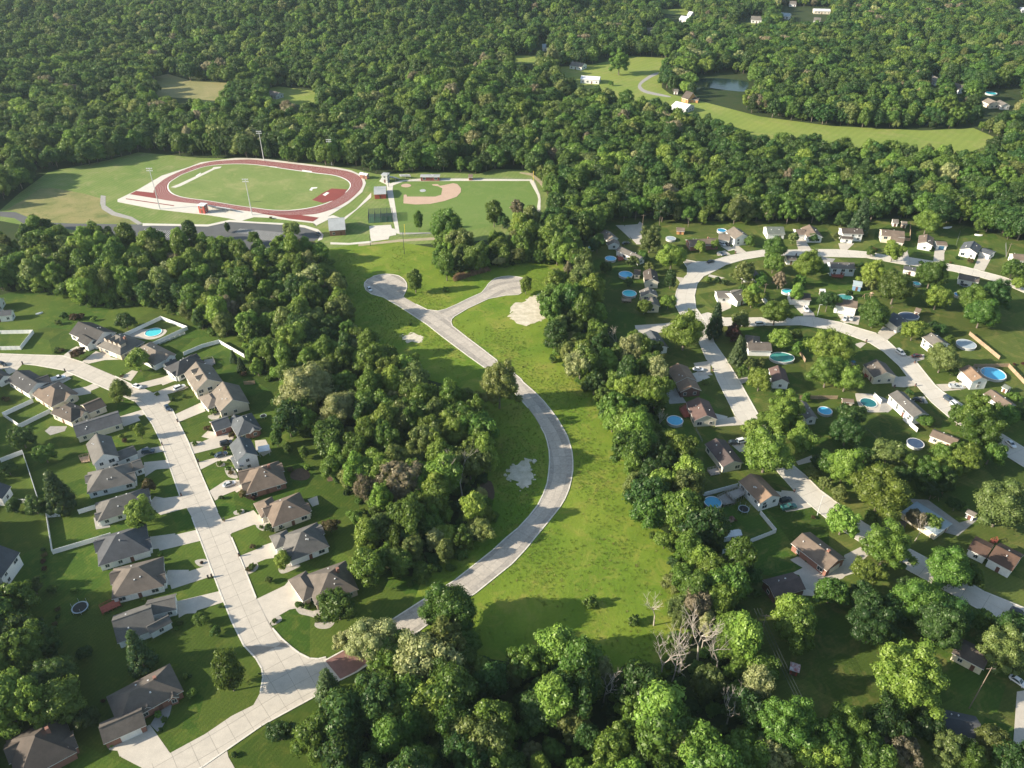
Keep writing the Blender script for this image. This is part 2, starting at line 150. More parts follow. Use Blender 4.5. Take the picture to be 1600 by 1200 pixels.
ROADS = [('street','concrete',[(-237.03,289.65),(-220.5,289.65),(-204.57,288.64),(-193.06,288.13),(-181.32,282.66),(-163.96,272.6),(-154.75,266.61),(-145.16,259.04),(-136.18,251.76),(-132.44,249.67),(-119.67,229.95),(-108.3,210.5),(-97.66,193.03),(-89.66,181.41),(-82.37,169.04),(-75.51,157.13),(-71.52,151.07),(-67.91,146.14),(-64.55,142.65),(-61.01,139.68),(-74.48,140.31),(-80.23,148.58),(-87.4,160.27),(-98.95,179.74),(-105.27,190.35),(-112.81,200.75),(-121.03,214.91),(-129.84,229.95),(-136.74,240.34),(-143.6,248.84),(-149.28,255.15),(-156.84,259.48),(-170.77,267.52),(-186.79,276.85),(-200.7,280.7),(-206.58,281.68),(-214.04,277.33),(-226.9,271.66)],[(-232.27,281.19),(-217.09,283.15),(-204.25,284.63),(-186.79,282.17),(-173.09,275.42),(-155.25,263.91),(-143.93,253.03),(-134.25,241.53),(-122.34,222.63),(-109.72,203.93),(-101.15,190.64),(-88.92,170.6),(-78.25,153.37),(-71.25,142.23),(-67.85,138.01)],4.6,4.5),
 ('street','concrete',[(-61.01,139.68),(-58.47,137.8),(-55.31,136.15),(-52.99,135.95),(-51.01,136.56),(-45.75,129.56),(-50.81,124.97),(-63.34,116.25),(-74.84,105.51),(-89.1,95.67),(-103.95,95.67),(-92.1,103.29),(-84.2,108.77),(-76.88,113.99),(-71.71,118.91),(-66.96,121.99),(-66.1,125.72),(-66.56,130.15),(-67.61,132.91),(-70.01,136.15),(-74.48,140.31)],[(-42.3,138.01),(-59.17,127.05),(-71.38,116.6),(-85.4,106.0),(-103.08,93.77)],4.6,4.5),
 ('concrete_road','weathered',[(-73.32,354.99),(-72.16,358.62),(-70.2,361.56),(-67.01,363.34),(-63.66,364.09),(-60.14,363.49),(-57.25,362.3),(-54.49,359.06),(-52.68,354.99),(-52.04,352.13),(-51.73,349.3),(-52.07,344.42),(-52.48,341.0),(-51.27,338.97),(-45.45,332.99),(-39.83,327.8),(-34.62,326.52),(-27.95,316.53),(-27.1,312.89),(-19.52,302.33),(-13.22,293.91),(-6.57,284.76),(-5.37,281.62),(0.37,275.48),(3.72,270.5),(4.58,268.2),(9.0,261.46),(12.34,255.47),(14.97,249.67),(17.48,243.53),(19.32,237.59),(20.58,233.26),(21.23,229.02),(21.8,223.98),(21.79,219.08),(21.47,213.88),(20.6,208.83),(19.48,203.93),(17.85,199.17),(16.03,195.31),(13.74,191.54),(11.49,187.85),(8.76,183.53),(6.36,179.67),(4.02,175.91),(0.0,170.27),(-10.91,158.69),(-20.33,151.07),(-29.12,142.49),(-37.17,135.95),(-41.69,131.92),(-45.65,129.46),(-50.97,135.44),(-46.0,139.05),(-40.52,143.84),(-34.41,149.09),(-25.46,156.9),(-17.37,163.59),(-11.82,169.62),(-6.03,175.91),(-2.04,181.07),(2.07,185.67),(5.53,190.79),(8.57,196.08),(10.62,201.54),(12.19,207.19),(12.96,213.03),(13.48,219.08),(13.51,224.43),(13.01,229.95),(12.26,234.21),(10.9,238.57),(8.92,244.54),(6.25,250.71),(3.8,255.47),(1.28,260.36),(-3.93,269.35),(-10.74,278.77),(-11.62,279.04),(-18.87,287.94),(-31.76,304.64),(-38.64,314.1),(-52.9,330.38),(-61.83,339.65),(-68.22,343.05),(-71.48,347.2),(-72.92,351.42)],[(-73.74,362.3),(-61.94,350.71),(-50.91,335.63),(-36.56,318.98),(-21.82,300.06),(-9.44,283.7),(-1.32,272.48),(7.54,252.81),(13.35,239.55),(16.47,228.09),(17.49,215.59),(16.03,206.37),(12.92,197.62),(7.87,189.31),(2.05,181.41),(-2.99,173.23),(-14.35,161.12),(-27.55,149.37),(-45.04,133.42),(-50.01,129.95)],4.6,4.6),
 ('concrete_road','weathered',[(-34.62,326.52),(-30.93,328.44),(-26.07,332.99),(-21.14,338.3),(-14.8,344.42),(-12.94,349.3),(-11.71,353.55),(-10.09,356.73),(-8.43,359.35),(-5.04,361.26),(-1.61,361.86),(1.81,361.41),(5.23,360.09),(7.92,357.16),(8.87,353.55),(8.12,349.3),(5.74,345.81),(3.06,342.36),(-2.86,341.68),(-11.34,338.3),(-20.73,329.08),(-26.68,321.47),(-27.79,318.98),(-27.95,316.53)],[(-33.43,318.98),(-30.55,322.72),(-23.35,330.38),(-13.99,339.65),(-8.24,347.89),(-1.58,352.13),(11.94,354.99)],4.6,4.6),
 ('street','concrete_white',[(261.16,343.49),(247.54,360.91),(233.15,372.28),(220.19,378.16),(207.97,383.42),(203.63,382.66),(189.99,389.57),(173.98,392.7),(160.94,392.7),(147.68,391.91),(133.97,391.91),(123.29,388.79),(112.75,384.18),(103.42,378.16),(95.75,378.16),(88.93,381.15),(90.1,370.83),(88.82,363.7),(86.58,360.21),(83.71,354.74),(80.34,346.09),(78.43,338.38),(77.48,330.91),(78.16,324.27),(80.46,315.52),(82.21,301.66),(82.89,285.13),(84.31,278.77),(84.3,269.81),(86.11,245.56),(87.89,239.55),(90.82,224.43),(94.03,211.51),(96.97,202.33),(101.25,193.64),(105.82,185.67),(111.07,178.91),(121.83,166.99),(136.72,151.76),(140.75,148.36),(149.2,140.1),(153.74,148.36),(149.05,153.37),(140.36,159.29),(128.74,172.7),(119.25,182.26),(113.91,189.16),(108.17,199.17),(105.45,203.61),(102.8,210.83),(99.51,217.33),(96.97,229.95),(95.36,243.13),(93.22,267.52),(91.61,282.66),(88.92,298.46),(89.07,313.25),(88.34,318.4),(87.77,323.09),(86.63,329.69),(88.25,341.56),(91.73,353.39),(96.51,361.6),(100.77,365.11),(110.62,374.47),(121.3,380.4),(132.33,384.18),(145.59,385.71),(163.05,384.18),(186.46,382.66),(201.66,375.2),(214.04,371.55),(224.61,367.24),(235.29,360.91),(244.07,353.39),(255.59,333.37)],[(262.73,335.24),(245.81,357.46),(229.84,370.1),(203.81,378.9),(186.49,386.48),(160.08,388.79),(132.63,388.02),(113.76,379.65),(98.5,370.1),(88.73,356.09),(83.26,339.65),(82.06,326.06),(84.31,312.68),(85.75,291.18),(88.17,264.8),(90.31,241.53),(93.63,226.25),(98.16,209.5),(105.01,196.08),(113.29,183.39),(125.92,169.3),(139.01,155.71),(153.95,142.23)],6.0,4.5),
 ('street','concrete_white',[(87.77,323.09),(91.4,324.87),(98.14,320.15),(109.08,320.15),(128.76,320.73),(133.96,321.32),(139.71,320.73),(150.28,316.1),(156.01,311.55),(163.13,306.55),(165.71,300.59),(167.13,292.72),(169.24,287.63),(171.43,283.64),(171.94,266.61),(172.9,261.68),(176.89,253.03),(182.58,235.65),(191.71,217.33),(186.13,207.19),(176.99,224.43),(168.34,243.53),(165.61,254.3),(165.09,259.04),(164.39,266.61),(163.16,272.6),(163.01,280.22),(160.72,291.18),(157.3,298.46),(152.24,303.28),(148.12,307.1),(142.02,310.43),(131.15,313.81),(115.56,313.25),(108.44,312.68),(89.07,313.25),(88.34,318.4)],[(83.92,318.4),(96.8,316.67),(129.23,317.25),(145.73,313.81),(157.29,305.45),(164.78,288.13),(167.31,267.98),(170.54,251.76),(179.74,229.95),(191.49,208.83)],6.0,4.5)]
TRACK_IN = [(-216.14,481.28),(-218.14,489.38),(-217.15,496.51),(-215.26,503.79),(-211.28,510.5),(-206.39,517.61),(-198.78,522.26),(-189.38,524.35),(-178.42,524.35),(-166.81,521.74),(-146.93,514.29),(-127.61,507.5),(-117.23,504.29),(-110.32,500.13),(-104.91,494.11),(-101.83,487.04),(-101.52,479.0),(-103.57,471.16),(-108.29,460.3),(-114.26,452.93),(-122.12,447.78),(-131.19,445.13),(-140.91,445.54),(-149.52,447.78),(-165.48,452.93),(-183.91,459.87),(-197.6,463.95),(-205.57,467.86),(-211.67,473.38)]
TRACK_OUT = [(-220.96,471.16),(-223.41,479.0),(-224.21,487.04),(-222.82,497.71),(-219.18,507.5),(-213.62,517.61),(-208.45,524.08),(-200.94,529.36),(-187.9,532.03),(-176.97,532.57),(-164.16,529.36),(-149.34,524.87),(-129.88,518.89),(-115.39,513.78),(-105.59,508.75),(-99.08,501.35),(-95.41,491.74),(-94.41,482.42),(-96.03,471.16),(-99.24,460.3),(-105.38,448.8),(-114.26,440.71),(-123.38,438.73),(-133.46,437.74),(-141.63,438.73),(-153.27,443.72),(-167.25,447.78),(-182.07,453.97),(-199.79,458.17),(-212.8,462.44),(-218.27,466.11)]
TRACK_APRON = [(-238.1,458.6),(-239.66,462.44),(-233.18,479.0),(-227.19,502.57),(-215.42,517.61),(-209.54,527.5),(-189.05,536.08),(-177.9,536.08),(-165.16,533.37),(-130.5,522.0),(-116.08,517.61),(-106.21,512.51),(-96.63,502.57),(-92.71,489.38),(-92.77,474.49),(-97.88,457.12),(-105.93,438.73),(-112.31,427.09),(-123.82,429.96),(-140.65,434.79),(-149.57,435.77),(-154.03,431.88),(-155.85,429.96),(-163.21,433.82),(-177.32,438.73),(-194.68,443.11),(-212.38,447.78)]
TRACK_BITS = [('straight','track_red',[(-235.4,470.64),(-233.53,475.94),(-219.93,472.39),(-215.16,463.32)]),
 ('straight','track_red',[(-148.0,441.91),(-137.66,438.73),(-123.38,438.73),(-111.89,434.79),(-114.18,429.38),(-128.48,433.24)]),
 ('runway','track_red',[(-235.1,463.9),(-202.11,453.05),(-201.73,451.95),(-234.65,462.75)]),
 ('event_area','track_red',[(-121.27,461.37),(-117.2,472.26),(-112.78,480.13),(-102.72,478.54),(-103.38,470.05),(-108.29,460.3),(-113.77,456.7)]),
 ('landing_pad','line_white',[(-116.44,469.61),(-114.6,474.05),(-112.84,472.71),(-114.43,467.86)]),
 ('sand_pit','concrete_light',[(-214.08,482.19),(-211.3,487.04),(-198.38,515.05),(-198.42,518.12),(-193.3,519.15),(-193.29,516.07),(-196.27,514.03),(-208.55,484.03),(-211.03,481.28)]),
 ('start_box','line_white',[(-161.81,519.92),(-156.0,518.38),(-155.87,517.09),(-161.49,518.63)]),
 ('start_box','line_white',[(-138.39,513.02),(-131.33,510.5),(-131.15,508.75),(-137.96,511.0)]),
 ('ring_mark','line_white',[(-126.21,477.19),(-125.87,481.73),(-122.12,482.19),(-122.18,480.36),(-124.55,479.45),(-124.33,476.29)]),
 ('start_box','line_white',[(-204.98,502.08),(-203.62,507.5),(-202.94,506.76),(-203.96,501.1)])]
BAY_LINES = [((-206.63,419.59),(-206.99,410.5)),((-205.48,419.37),(-205.86,410.29)),((-204.32,419.15),(-204.72,410.07)),((-203.17,418.93),(-203.58,409.86)),((-202.02,418.71),(-202.45,409.65)),((-200.86,418.49),(-201.32,409.43)),((-199.71,418.27),(-200.18,409.22)),((-198.56,418.05),(-199.05,409.01)),((-197.41,417.83),(-197.92,408.79)),((-196.26,417.61),(-196.79,408.58)),((-195.12,417.39),(-195.66,408.37)),((-193.97,417.17),(-194.53,408.15)),((-192.82,416.95),(-193.41,407.94)),((-191.68,416.73),(-192.28,407.73)),((-190.53,416.51),(-191.15,407.52)),((-189.39,416.29),(-190.03,407.3)),((-188.25,416.07),(-188.91,407.09)),((-187.11,415.85),(-187.78,406.88)),((-185.97,415.63),(-186.66,406.67)),((-184.83,415.41),(-185.54,406.46)),((-183.69,415.19),(-184.42,406.25)),((-182.55,414.97),(-183.3,406.03)),((-181.41,414.76),(-182.18,405.82)),((-180.28,414.54),(-181.06,405.61)),((-179.14,414.32),(-179.95,405.4)),((-178.01,414.1),(-178.83,405.19)),((-176.88,413.89),(-177.72,404.98)),((-175.74,413.67),(-176.6,404.77)),((-174.61,413.45),(-175.49,404.56)),((-173.48,413.24),(-174.38,404.35)),((-152.97,419.59),(-154.38,413.74)),((-152.07,419.41),(-153.49,413.56)),((-151.18,419.23),(-152.61,413.38)),((-150.29,419.04),(-151.72,413.2)),((-149.4,418.86),(-150.84,413.02)),((-148.5,418.67),(-149.96,412.84)),((-147.61,418.49),(-149.07,412.66)),((-146.72,418.3),(-148.19,412.48)),((-145.83,418.12),(-147.31,412.3)),((-144.94,417.94),(-146.43,412.12)),((-144.05,417.75),(-145.55,411.94)),((-143.16,417.57),(-144.67,411.76)),((-142.28,417.39),(-143.79,411.58)),((-141.39,417.2),(-142.91,411.4)),((-140.5,417.02),(-142.04,411.22)),((-139.62,416.84),(-141.16,411.04)),((-138.73,416.65),(-140.28,410.86)),((-137.85,416.47),(-139.41,410.68)),((-136.96,416.29),(-138.53,410.5)),((-136.08,416.1),(-137.66,410.32)),((-135.19,415.92),(-136.78,410.15)),((-134.31,415.74),(-135.91,409.97)),((-133.43,415.56),(-135.03,409.79)),((-132.55,415.38),(-134.16,409.61)),((-131.67,415.19),(-133.29,409.43)),((-130.79,415.01),(-132.42,409.25)),((-129.91,414.83),(-131.55,409.08)),((-129.03,414.65),(-130.68,408.9)),((-128.15,414.47),(-129.81,408.72)),((-127.27,414.28),(-128.94,408.54)),((-139.13,410.5),(-139.63,405.19)),((-138.26,410.32),(-138.77,405.02)),((-137.38,410.15),(-137.9,404.84)),((-136.51,409.97),(-137.04,404.67)),((-135.64,409.79),(-136.17,404.49)),((-134.76,409.61),(-135.31,404.32)),((-133.89,409.43),(-134.44,404.14)),((-133.02,409.25),(-133.58,403.97)),((-132.15,409.08),(-132.72,403.79)),((-131.28,408.9),(-131.86,403.62)),((-130.41,408.72),(-130.99,403.44)),((-129.54,408.54),(-130.13,403.27)),((-128.67,408.37),(-129.27,403.1)),((-127.8,408.19),(-128.41,402.92)),((-126.93,408.01),(-127.55,402.75)),((-126.07,407.83),(-126.69,402.57)),((-125.2,407.66),(-125.84,402.4)),((-124.34,407.48),(-124.98,402.23)),((-123.47,407.3),(-124.12,402.05)),((-122.61,407.13),(-123.26,401.88)),((-121.74,406.95),(-122.41,401.71)),((-120.88,406.77),(-121.55,401.53))]
HDATA = [('house','white house under two black gable roofs at the grassy slope','house','white','black',[(-184.89,302.02,-0.532,16.73,10.42,3.2,'g',30),(-184.43,296.16,2.503,7.35,5.38,3.0,'g',30)],(1,(-190.03,290.86)),{}),
 ('house','long pale brick house with four dormers beside the fenced pool','house','brick_pale','grey_tan',[(-169.17,293.39,-0.517,14.57,11.81,3.0,'h',34)],(0,(-179.48,288.0)),{'dormers': 4,'side': -1}),
 ('house','tan roofed house half hidden by a street tree,next to the four-dormer house','house','white','tan_grey',[(-152.66,285.72,-0.612,16.8,9.75,3.0,'h',28),(-146.52,284.03,-0.612,6.0,4.09,3.0,'g',27),(-159.29,287.76,-0.612,5.0,3.51,2.9,'g',22)],None,{}),
 ('house','white walled house with charcoal roof and white garage doors facing the street bend','house','white','charcoal',[(-135.88,276.73,0.903,12.7,9.21,3.0,'h',30),(-142.01,277.55,0.845,4.58,4.9,2.8,'g',28),(-135.02,281.09,0.903,6.0,3.87,3.0,'g',29),(-137.11,271.9,0.903,5.0,3.32,2.9,'g',24)],(0,(-143.86,268.2)),{}),
 ('house','cream two-storey house with small dormers above a driveway with a white car','house','cream','tan_grey',[(-124.09,264.99,-0.965,14.4,10.38,4.6,'g',34)],None,{'dormers': 2,'side': -1}),
 ('house','cream gabled house with a pinkish brown garage roof and dark red shrub','house','cream','tan_grey',[(-110.22,252.45,-1.023,13.49,10.6,3.6,'g',34),(-117.32,252.34,0.669,6.08,8.94,3.0,'h',28)],(1,(-123.57,250.97)),{}),
 ('house','red brick house with blue grey roof and wide white garage door','house','brick','slate',[(-100.13,236.7,-0.993,10.85,8.25,3.0,'h',34),(-109.27,237.11,0.588,5.69,6.33,3.0,'g',30),(-103.3,238.24,-0.993,6.0,3.46,3.0,'g',33),(-96.63,234.65,-0.993,5.0,2.97,2.9,'g',28)],(1,(-112.92,231.83)),{}),
 ('house','narrow white two-storey house with a white patio canopy behind','house','white','slate',[(-95.08,218.74,-1.058,9.74,6.78,5.4,'g',36),(-97.04,215.29,-1.008,6.44,1.8,2.7,'g',20)],None,{}),
 ('house','brown roofed house with a recessed brick porch beside silver parked car','house','brick','brown',[(-85.8,207.17,0.452,12.92,11.87,3.0,'h',34),(-91.39,208.04,0.358,4.77,6.36,3.0,'g',34),(-88.31,203.05,0.452,6.0,4.99,3.0,'g',33),(-82.75,211.55,0.452,5.0,4.27,2.9,'g',28)],(1,(-96.12,204.34)),{}),
 ('house','beige house with light brown hip roof and round satellite vent at rear','house','cream','brown',[(-74.03,191.43,0.538,11.95,10.91,3.0,'h',34),(-80.74,192.44,0.565,5.4,7.36,3.0,'h',30),(-78.33,191.66,0.538,6.0,4.58,3.0,'g',33),(-69.21,191.51,0.538,5.0,3.93,2.9,'g',28)],(0,(-84.24,190.42)),{}),
 ('house','white house with slate grey hip roof beside the willow-like front tree','house','white','slate_tan',[(-65.26,177.18,0.515,11.76,11.28,3.0,'h',34),(-72.6,178.04,0.529,4.73,5.68,3.0,'h',30),(-67.07,173.31,0.515,6.0,4.74,3.0,'g',33),(-62.93,181.35,0.515,5.0,4.06,2.9,'g',28)],(1,(-77.62,175.24)),{}),
 ('house','brown roofed corner house with curving white gravel beds','house','brick_pale','brown_grey',[(-53.66,160.52,0.472,12.1,11.76,3.1,'h',34),(-61.23,159.27,0.652,5.01,9.39,3.0,'h',32),(-55.81,156.16,-1.048,5.63,3.67,3.0,'g',36)],(1,(-70.3,155.12)),{}),
 ('house','white house with black gable roof at the upper street curve,pickup outside','house','white','charcoal',[(-194.78,264.61,-0.609,15.21,8.48,3.1,'g',28),(-189.29,264.96,0.689,4.63,7.01,3.0,'g',26)],(1,(-183.76,272.54)),{}),
 ('house','brown hip roofed house between the black roofed and the dark brown ones','house','cream','brown',[(-180.12,256.25,-0.627,13.42,10.36,3.0,'h',30),(-175.29,255.57,-0.627,6.0,4.35,3.0,'g',29),(-185.43,257.29,-0.627,5.0,3.73,2.9,'g',24)],(0,(-169.79,263.12)),{}),
 ('house','dark brown hip roofed house with wing beside the second street tree','house','cream','dark_brown',[(-168.78,244.32,-0.497,10.98,7.55,3.1,'h',32),(-161.78,248.57,0.783,6.27,6.8,3.0,'g',26),(-165.27,244.31,-0.497,6.0,3.17,3.1,'g',31),(-172.82,244.62,-0.497,5.0,2.72,3.0,'g',26)],None,{}),
 ('house','long low house with plain slate blue gable roof','house','cream','slate_dark',[(-155.25,237.03,0.568,15.23,8.57,3.0,'g',24)],(0,(-143.99,245.05)),{}),
 ('house','tall white two-storey house with tan west slope and side garage wing','house','white','slate_tan',[(-145.33,219.0,-0.992,12.88,7.69,5.2,'g',36),(-138.35,219.68,0.71,6.73,5.14,3.0,'g',28)],(1,(-132.15,225.57)),{}),
 ('house','white house with tan and slate hip roof beside the bronze leaved tree','house','white','slate_tan',[(-138.02,207.14,0.393,14.09,10.81,3.0,'h',34),(-131.5,213.77,0.591,2.61,5.28,3.0,'g',30),(-132.82,206.72,0.393,6.0,4.54,3.0,'g',33),(-143.78,207.33,0.393,5.0,3.89,2.9,'g',28)],(1,(-126.56,216.24)),{}),
 ('house','grey roofed house half behind a round lime green street tree','house','white','slate_tan',[(-128.62,193.97,0.503,15.39,9.15,3.0,'h',34),(-124.95,198.29,0.503,6.0,3.84,3.0,'g',33),(-132.81,189.36,0.503,5.0,3.29,2.9,'g',28)],(0,(-115.19,196.08)),{}),
 ('house','white sided house with dark grey hip roof by the white fenced yard','house','white','slate_dark',[(-121.43,175.91,0.446,14.0,12.13,3.0,'h',34),(-126.73,176.33,0.446,6.0,5.09,3.0,'g',33),(-115.59,175.75,0.446,5.0,4.37,2.9,'g',28)],(0,(-107.74,180.37)),{}),
 ('house','taupe roofed house with a red wooden deck','house','white','brown_grey',[(-111.53,162.55,0.352,13.52,11.6,3.0,'h',34),(-116.5,163.44,0.352,6.0,4.87,3.0,'g',33),(-105.99,161.86,0.352,5.0,4.18,2.9,'g',28)],(0,(-98.78,165.0)),{}),
 ('house','white house with steep grey cross gables beside the tall pine','house','white','slate_tan',[(-106.18,145.99,0.484,9.58,9.76,3.1,'g',34),(-100.85,152.22,0.321,7.25,5.4,3.0,'g',30),(-99.33,145.56,0.694,5.6,2.8,3.0,'g',36)],(1,(-91.5,153.66)),{}),
 ('house','large brick house with taupe hip roof and three-bay garage','house','brick','brown_grey',[(-94.77,123.34,0.665,15.48,9.7,3.2,'h',32),(-97.15,114.91,0.531,9.29,5.71,3.1,'g',36),(-92.9,120.12,1.92,1.8,2.07,3.0,'g',38),(-87.56,123.09,2.027,1.8,1.8,2.9,'g',38)],(1,(-93.66,109.78)),{'bays': 3}),
 ('house','brick house with steep dark roof and a bay with white window,partly beyond the edge','house','brick','dark_brown',[(-114.73,108.99,0.649,12.31,12.81,3.2,'h',34),(-108.98,107.28,0.602,2.93,2.53,3.0,'g',38),(-119.42,108.97,0.649,6.0,5.38,3.2,'g',33),(-109.56,109.38,0.649,5.0,4.61,3.1,'g',28)],None,{}),
 ('house','white twin gabled house beside the grassy yard with scattered toys','house','white','slate_dark',[(-234.6,318.49,0.199,10.38,3.92,3.4,'g',32),(-241.73,328.43,0.226,4.38,8.86,3.2,'g',30)],None,{}),
 ('house','white house with wooden deck touching the thin white garden fence','house','white','slate_dark',[(-175.47,198.64,-1.552,5.55,11.45,3.6,'g',30)],None,{}),
 ('house','two-storey blue white house with dark roof above a stone patio','house','white','slate_dark',[(-156.86,165.59,-1.609,9.42,12.4,5.2,'g',30)],None,{}),
 ('house','dark roofed house cut by the picture edge under the upper street','house','white','charcoal',[(-212.08,271.21,-0.6,15.96,4.62,3.0,'g',30)],None,{}),
 ('house','dark brown house roof peeping in below the street lawn','house','brick','dark_brown',[(-54.65,99.45,0.746,5.17,3.83,3.0,'h',32)],None,{}),
 ('house','tan roofed house at the top end of the wooded strip,white gable below','house','white','tan_grey',[(52.66,403.37,-1.191,9.15,6.09,3.2,'g',26),(54.52,395.07,-1.546,4.42,5.54,2.8,'g',26)],None,{}),
 ('house','long grey roofed house with a red deck by a round pool','house','white','grey_tan',[(61.87,381.33,-0.893,15.53,4.83,3.2,'g',24)],None,{}),
 ('house','brown roofed house with garden shed annex beside a blue pool','house','cream','dark_brown',[(68.72,354.67,-1.628,10.7,6.09,3.6,'g',28),(62.94,361.64,-0.183,2.77,5.15,2.5,'g',20)],None,{}),
 ('house','cream split-level house with two staggered grey gables next to turquoise pool','house','yellow','grey_tan',[(64.92,335.88,-1.539,5.12,7.22,4.4,'g',26),(65.69,328.31,-1.569,6.05,5.38,3.6,'g',26)],None,{}),
 ('house','low brick ranch house behind two small round trees','house','brick','brown',[(102.14,395.82,0.14,15.15,7.56,3.0,'g',24)],None,{}),
 ('house','white two-storey house with attached garage beside the top blue pool','house','white','tan_grey',[(122.56,402.45,-1.284,9.63,8.62,4.6,'g',26),(115.42,402.26,-0.243,5.53,7.72,3.0,'g',24)],(1,(117.74,391.72)),{}),
 ('house','green grey roofed ranch house in the top row with white gable','house','white','green_grey',[(144.56,409.92,0.0,9.07,8.49,3.4,'g',26)],None,{}),
 ('house','white walled house with pinkish roof and low garage in the top row','house','white','brown',[(164.51,407.28,-1.583,11.62,7.76,3.4,'g',26),(158.38,408.82,0.0,4.68,7.12,3.0,'g',22)],(1,(156.03,396.04)),{}),
 ('house','white bi-level house in the top row with open blue carport','house','white','dark_brown',[(185.52,406.57,-0.057,10.71,6.63,4.6,'g',24),(182.14,402.28,-0.199,5.68,3.3,2.7,'g',14)],None,{}),
 ('house','cream house with wide brown roof in the top row near two domed sheds','house','cream','brown',[(207.14,404.17,-0.216,11.22,7.53,4.2,'g',24),(207.95,398.32,-0.463,6.23,5.87,3.2,'g',22)],(1,(209.1,389.87)),{}),
 ('house','white house with brown roof and blue garage door','house','white','brown',[(222.58,396.55,1.12,10.41,6.62,3.6,'g',22),(230.05,394.77,-0.172,5.0,4.99,2.8,'g',14)],(1,(224.64,383.84)),{'gd': 'blue'}),
 ('house','white house with blue grey roof and open side carport','house','white','slate',[(242.08,387.17,0.934,10.46,7.78,3.8,'g',24),(250.1,384.63,-0.909,5.24,6.01,2.8,'g',12)],(1,(243.39,374.48)),{}),
 ('house','white house with brown roof cut by the photo edge on the top street','house','white','brown',[(261.59,376.6,-0.186,5.42,6.89,3.4,'g',26)],None,{}),
 ('house','pale blue sided house with deck above the blue barn shed','house','pale_blue','grey_tan',[(166.31,365.3,-0.026,11.65,6.66,4.4,'g',24)],None,{}),
 ('house','brown roofed house deep under trees inside the road loop','house','white','brown_grey',[(118.5,361.2,-1.43,11.22,7.6,3.2,'h',26),(120.61,358.26,-1.43,6.0,3.19,3.2,'g',25),(116.31,364.74,-1.43,5.0,2.74,3.1,'g',20)],None,{}),
 ('house','white house with grey cross roof and brick steps inside the road loop','house','white','grey_tan',[(106.38,336.08,0.592,6.44,8.73,3.2,'g',26),(100.75,337.94,0.0,5.75,6.34,2.8,'g',20)],None,{}),
 ('house','small brown roofed house behind a light tree with pool at its rear','house','white','dark_brown',[(136.61,335.4,-0.1,8.89,6.28,3.2,'g',24)],(0,(137.73,324.77)),{}),
 ('house','white bi-level house with reddish brown roof and green covered pool behind','house','white','brown',[(155.48,326.67,-0.339,9.07,6.67,4.4,'g',24)],(0,(154.68,315.62)),{}),
 ('house','white house with slate roof beside a covered dark oval pool','house','white','slate',[(174.47,311.97,-1.246,8.0,7.84,3.4,'g',26)],(0,(166.07,304.99)),{}),
 ('house','white house with grey roof behind a bare-branched yard tree','house','white','grey_tan',[(182.88,293.48,-1.331,7.11,7.19,4.4,'g',24)],None,{}),
 ('house','brown roofed house with grey gable and blue base beside light concrete drive','house','cream','brown_grey',[(150.81,271.87,-1.479,9.05,8.9,3.6,'g',26)],(0,(158.49,268.93)),{}),
 ('house','long white split-level house with grey roof next to in-ground pool','house','white','slate_tan',[(152.61,247.76,-1.326,14.54,6.06,4.0,'g',24)],None,{}),
 ('house','white house with orange tan roof beside the large blue oval pool','house','white','orange_brown',[(187.04,267.62,-1.45,8.6,6.42,4.4,'g',26)],(0,(179.45,265.37)),{}),
 ('house','long white house with light brown roof above the wide green tree','house','white','brown',[(189.89,251.51,-1.248,9.65,5.56,3.6,'g',24)],None,{}),
 ('house','large brown brick house with brown double roof and stone patio','house','brick_dark','orange_brown',[(69.19,269.44,-1.383,9.78,8.2,3.2,'g',26),(70.41,261.62,-1.441,6.74,7.74,3.0,'g',26)],(0,(80.33,274.3)),{}),
 ('house','cream house with maroon brown roof and red deck by bright blue pool','house','cream','maroon',[(72.51,244.56,-1.483,11.02,8.28,3.4,'g',26)],(0,(81.84,242.53)),{}),
 ('house','long cream house with plum brown roof between the woods and a round tree','house','cream','plum',[(75.58,219.59,-1.288,12.67,7.22,3.2,'g',24)],None,{}),
 ('house','white house with tan gable roof and raised timber pool deck','house','white','orange_brown',[(83.27,199.96,-1.186,11.22,7.84,4.0,'g',26)],(0,(93.86,198.78)),{}),
 ('house','red brick ranch house with white rear windows and taupe roof','house','brick','brown',[(94.57,172.8,-0.984,12.91,8.13,3.2,'g',24)],(0,(103.54,169.44)),{}),
 ('detached_garage','dark roofed detached garage behind the brick ranch house','garage','brick_dark','plum',[(80.29,159.57,0.3,9.93,6.05,3.0,'g',22)],(0,(89.73,160.59)),{}),
 ('house','low house with pale blue grey metal roof behind a bare flowering tree','house','cream','blue_metal',[(134.29,187.45,0.61,8.0,11.72,2.9,'h',16)],None,{}),
 ('house','white house with two-level chocolate roof and tan brick front','house','white','choc',[(150.99,170.08,-0.823,6.43,9.04,3.6,'g',24),(145.61,174.46,-0.761,4.77,6.74,3.2,'g',18)],None,{}),
 ('house','brown roofed house beside a covered oval pool,tree leaning over it','house','cream','brown',[(158.52,228.94,-0.697,8.41,4.55,3.0,'g',24)],None,{}),
 ('house','dark grey L-shaped roof house beside green lagoon pool','house','white','brown_grey',[(106.1,291.27,-0.038,9.37,6.5,3.0,'g',24),(104.39,294.79,1.317,10.16,5.36,3.0,'h',24)],None,{}),
 ('house','white gabled house with pinkish roof between a round tree and lawn','house','white','maroon',[(108.52,268.37,-1.675,9.32,5.85,3.4,'g',28)],None,{}),
 ('house','grey roofed house buried in trees beside a round blue pool','house','white','grey_tan',[(112.58,244.9,-1.453,9.45,4.05,3.2,'g',26)],None,{}),
 ('house','grey and white house hidden under the biggest round tree at the junction','house','white','slate',[(62.16,295.55,-1.346,12.2,6.48,3.2,'g',24)],None,{}),
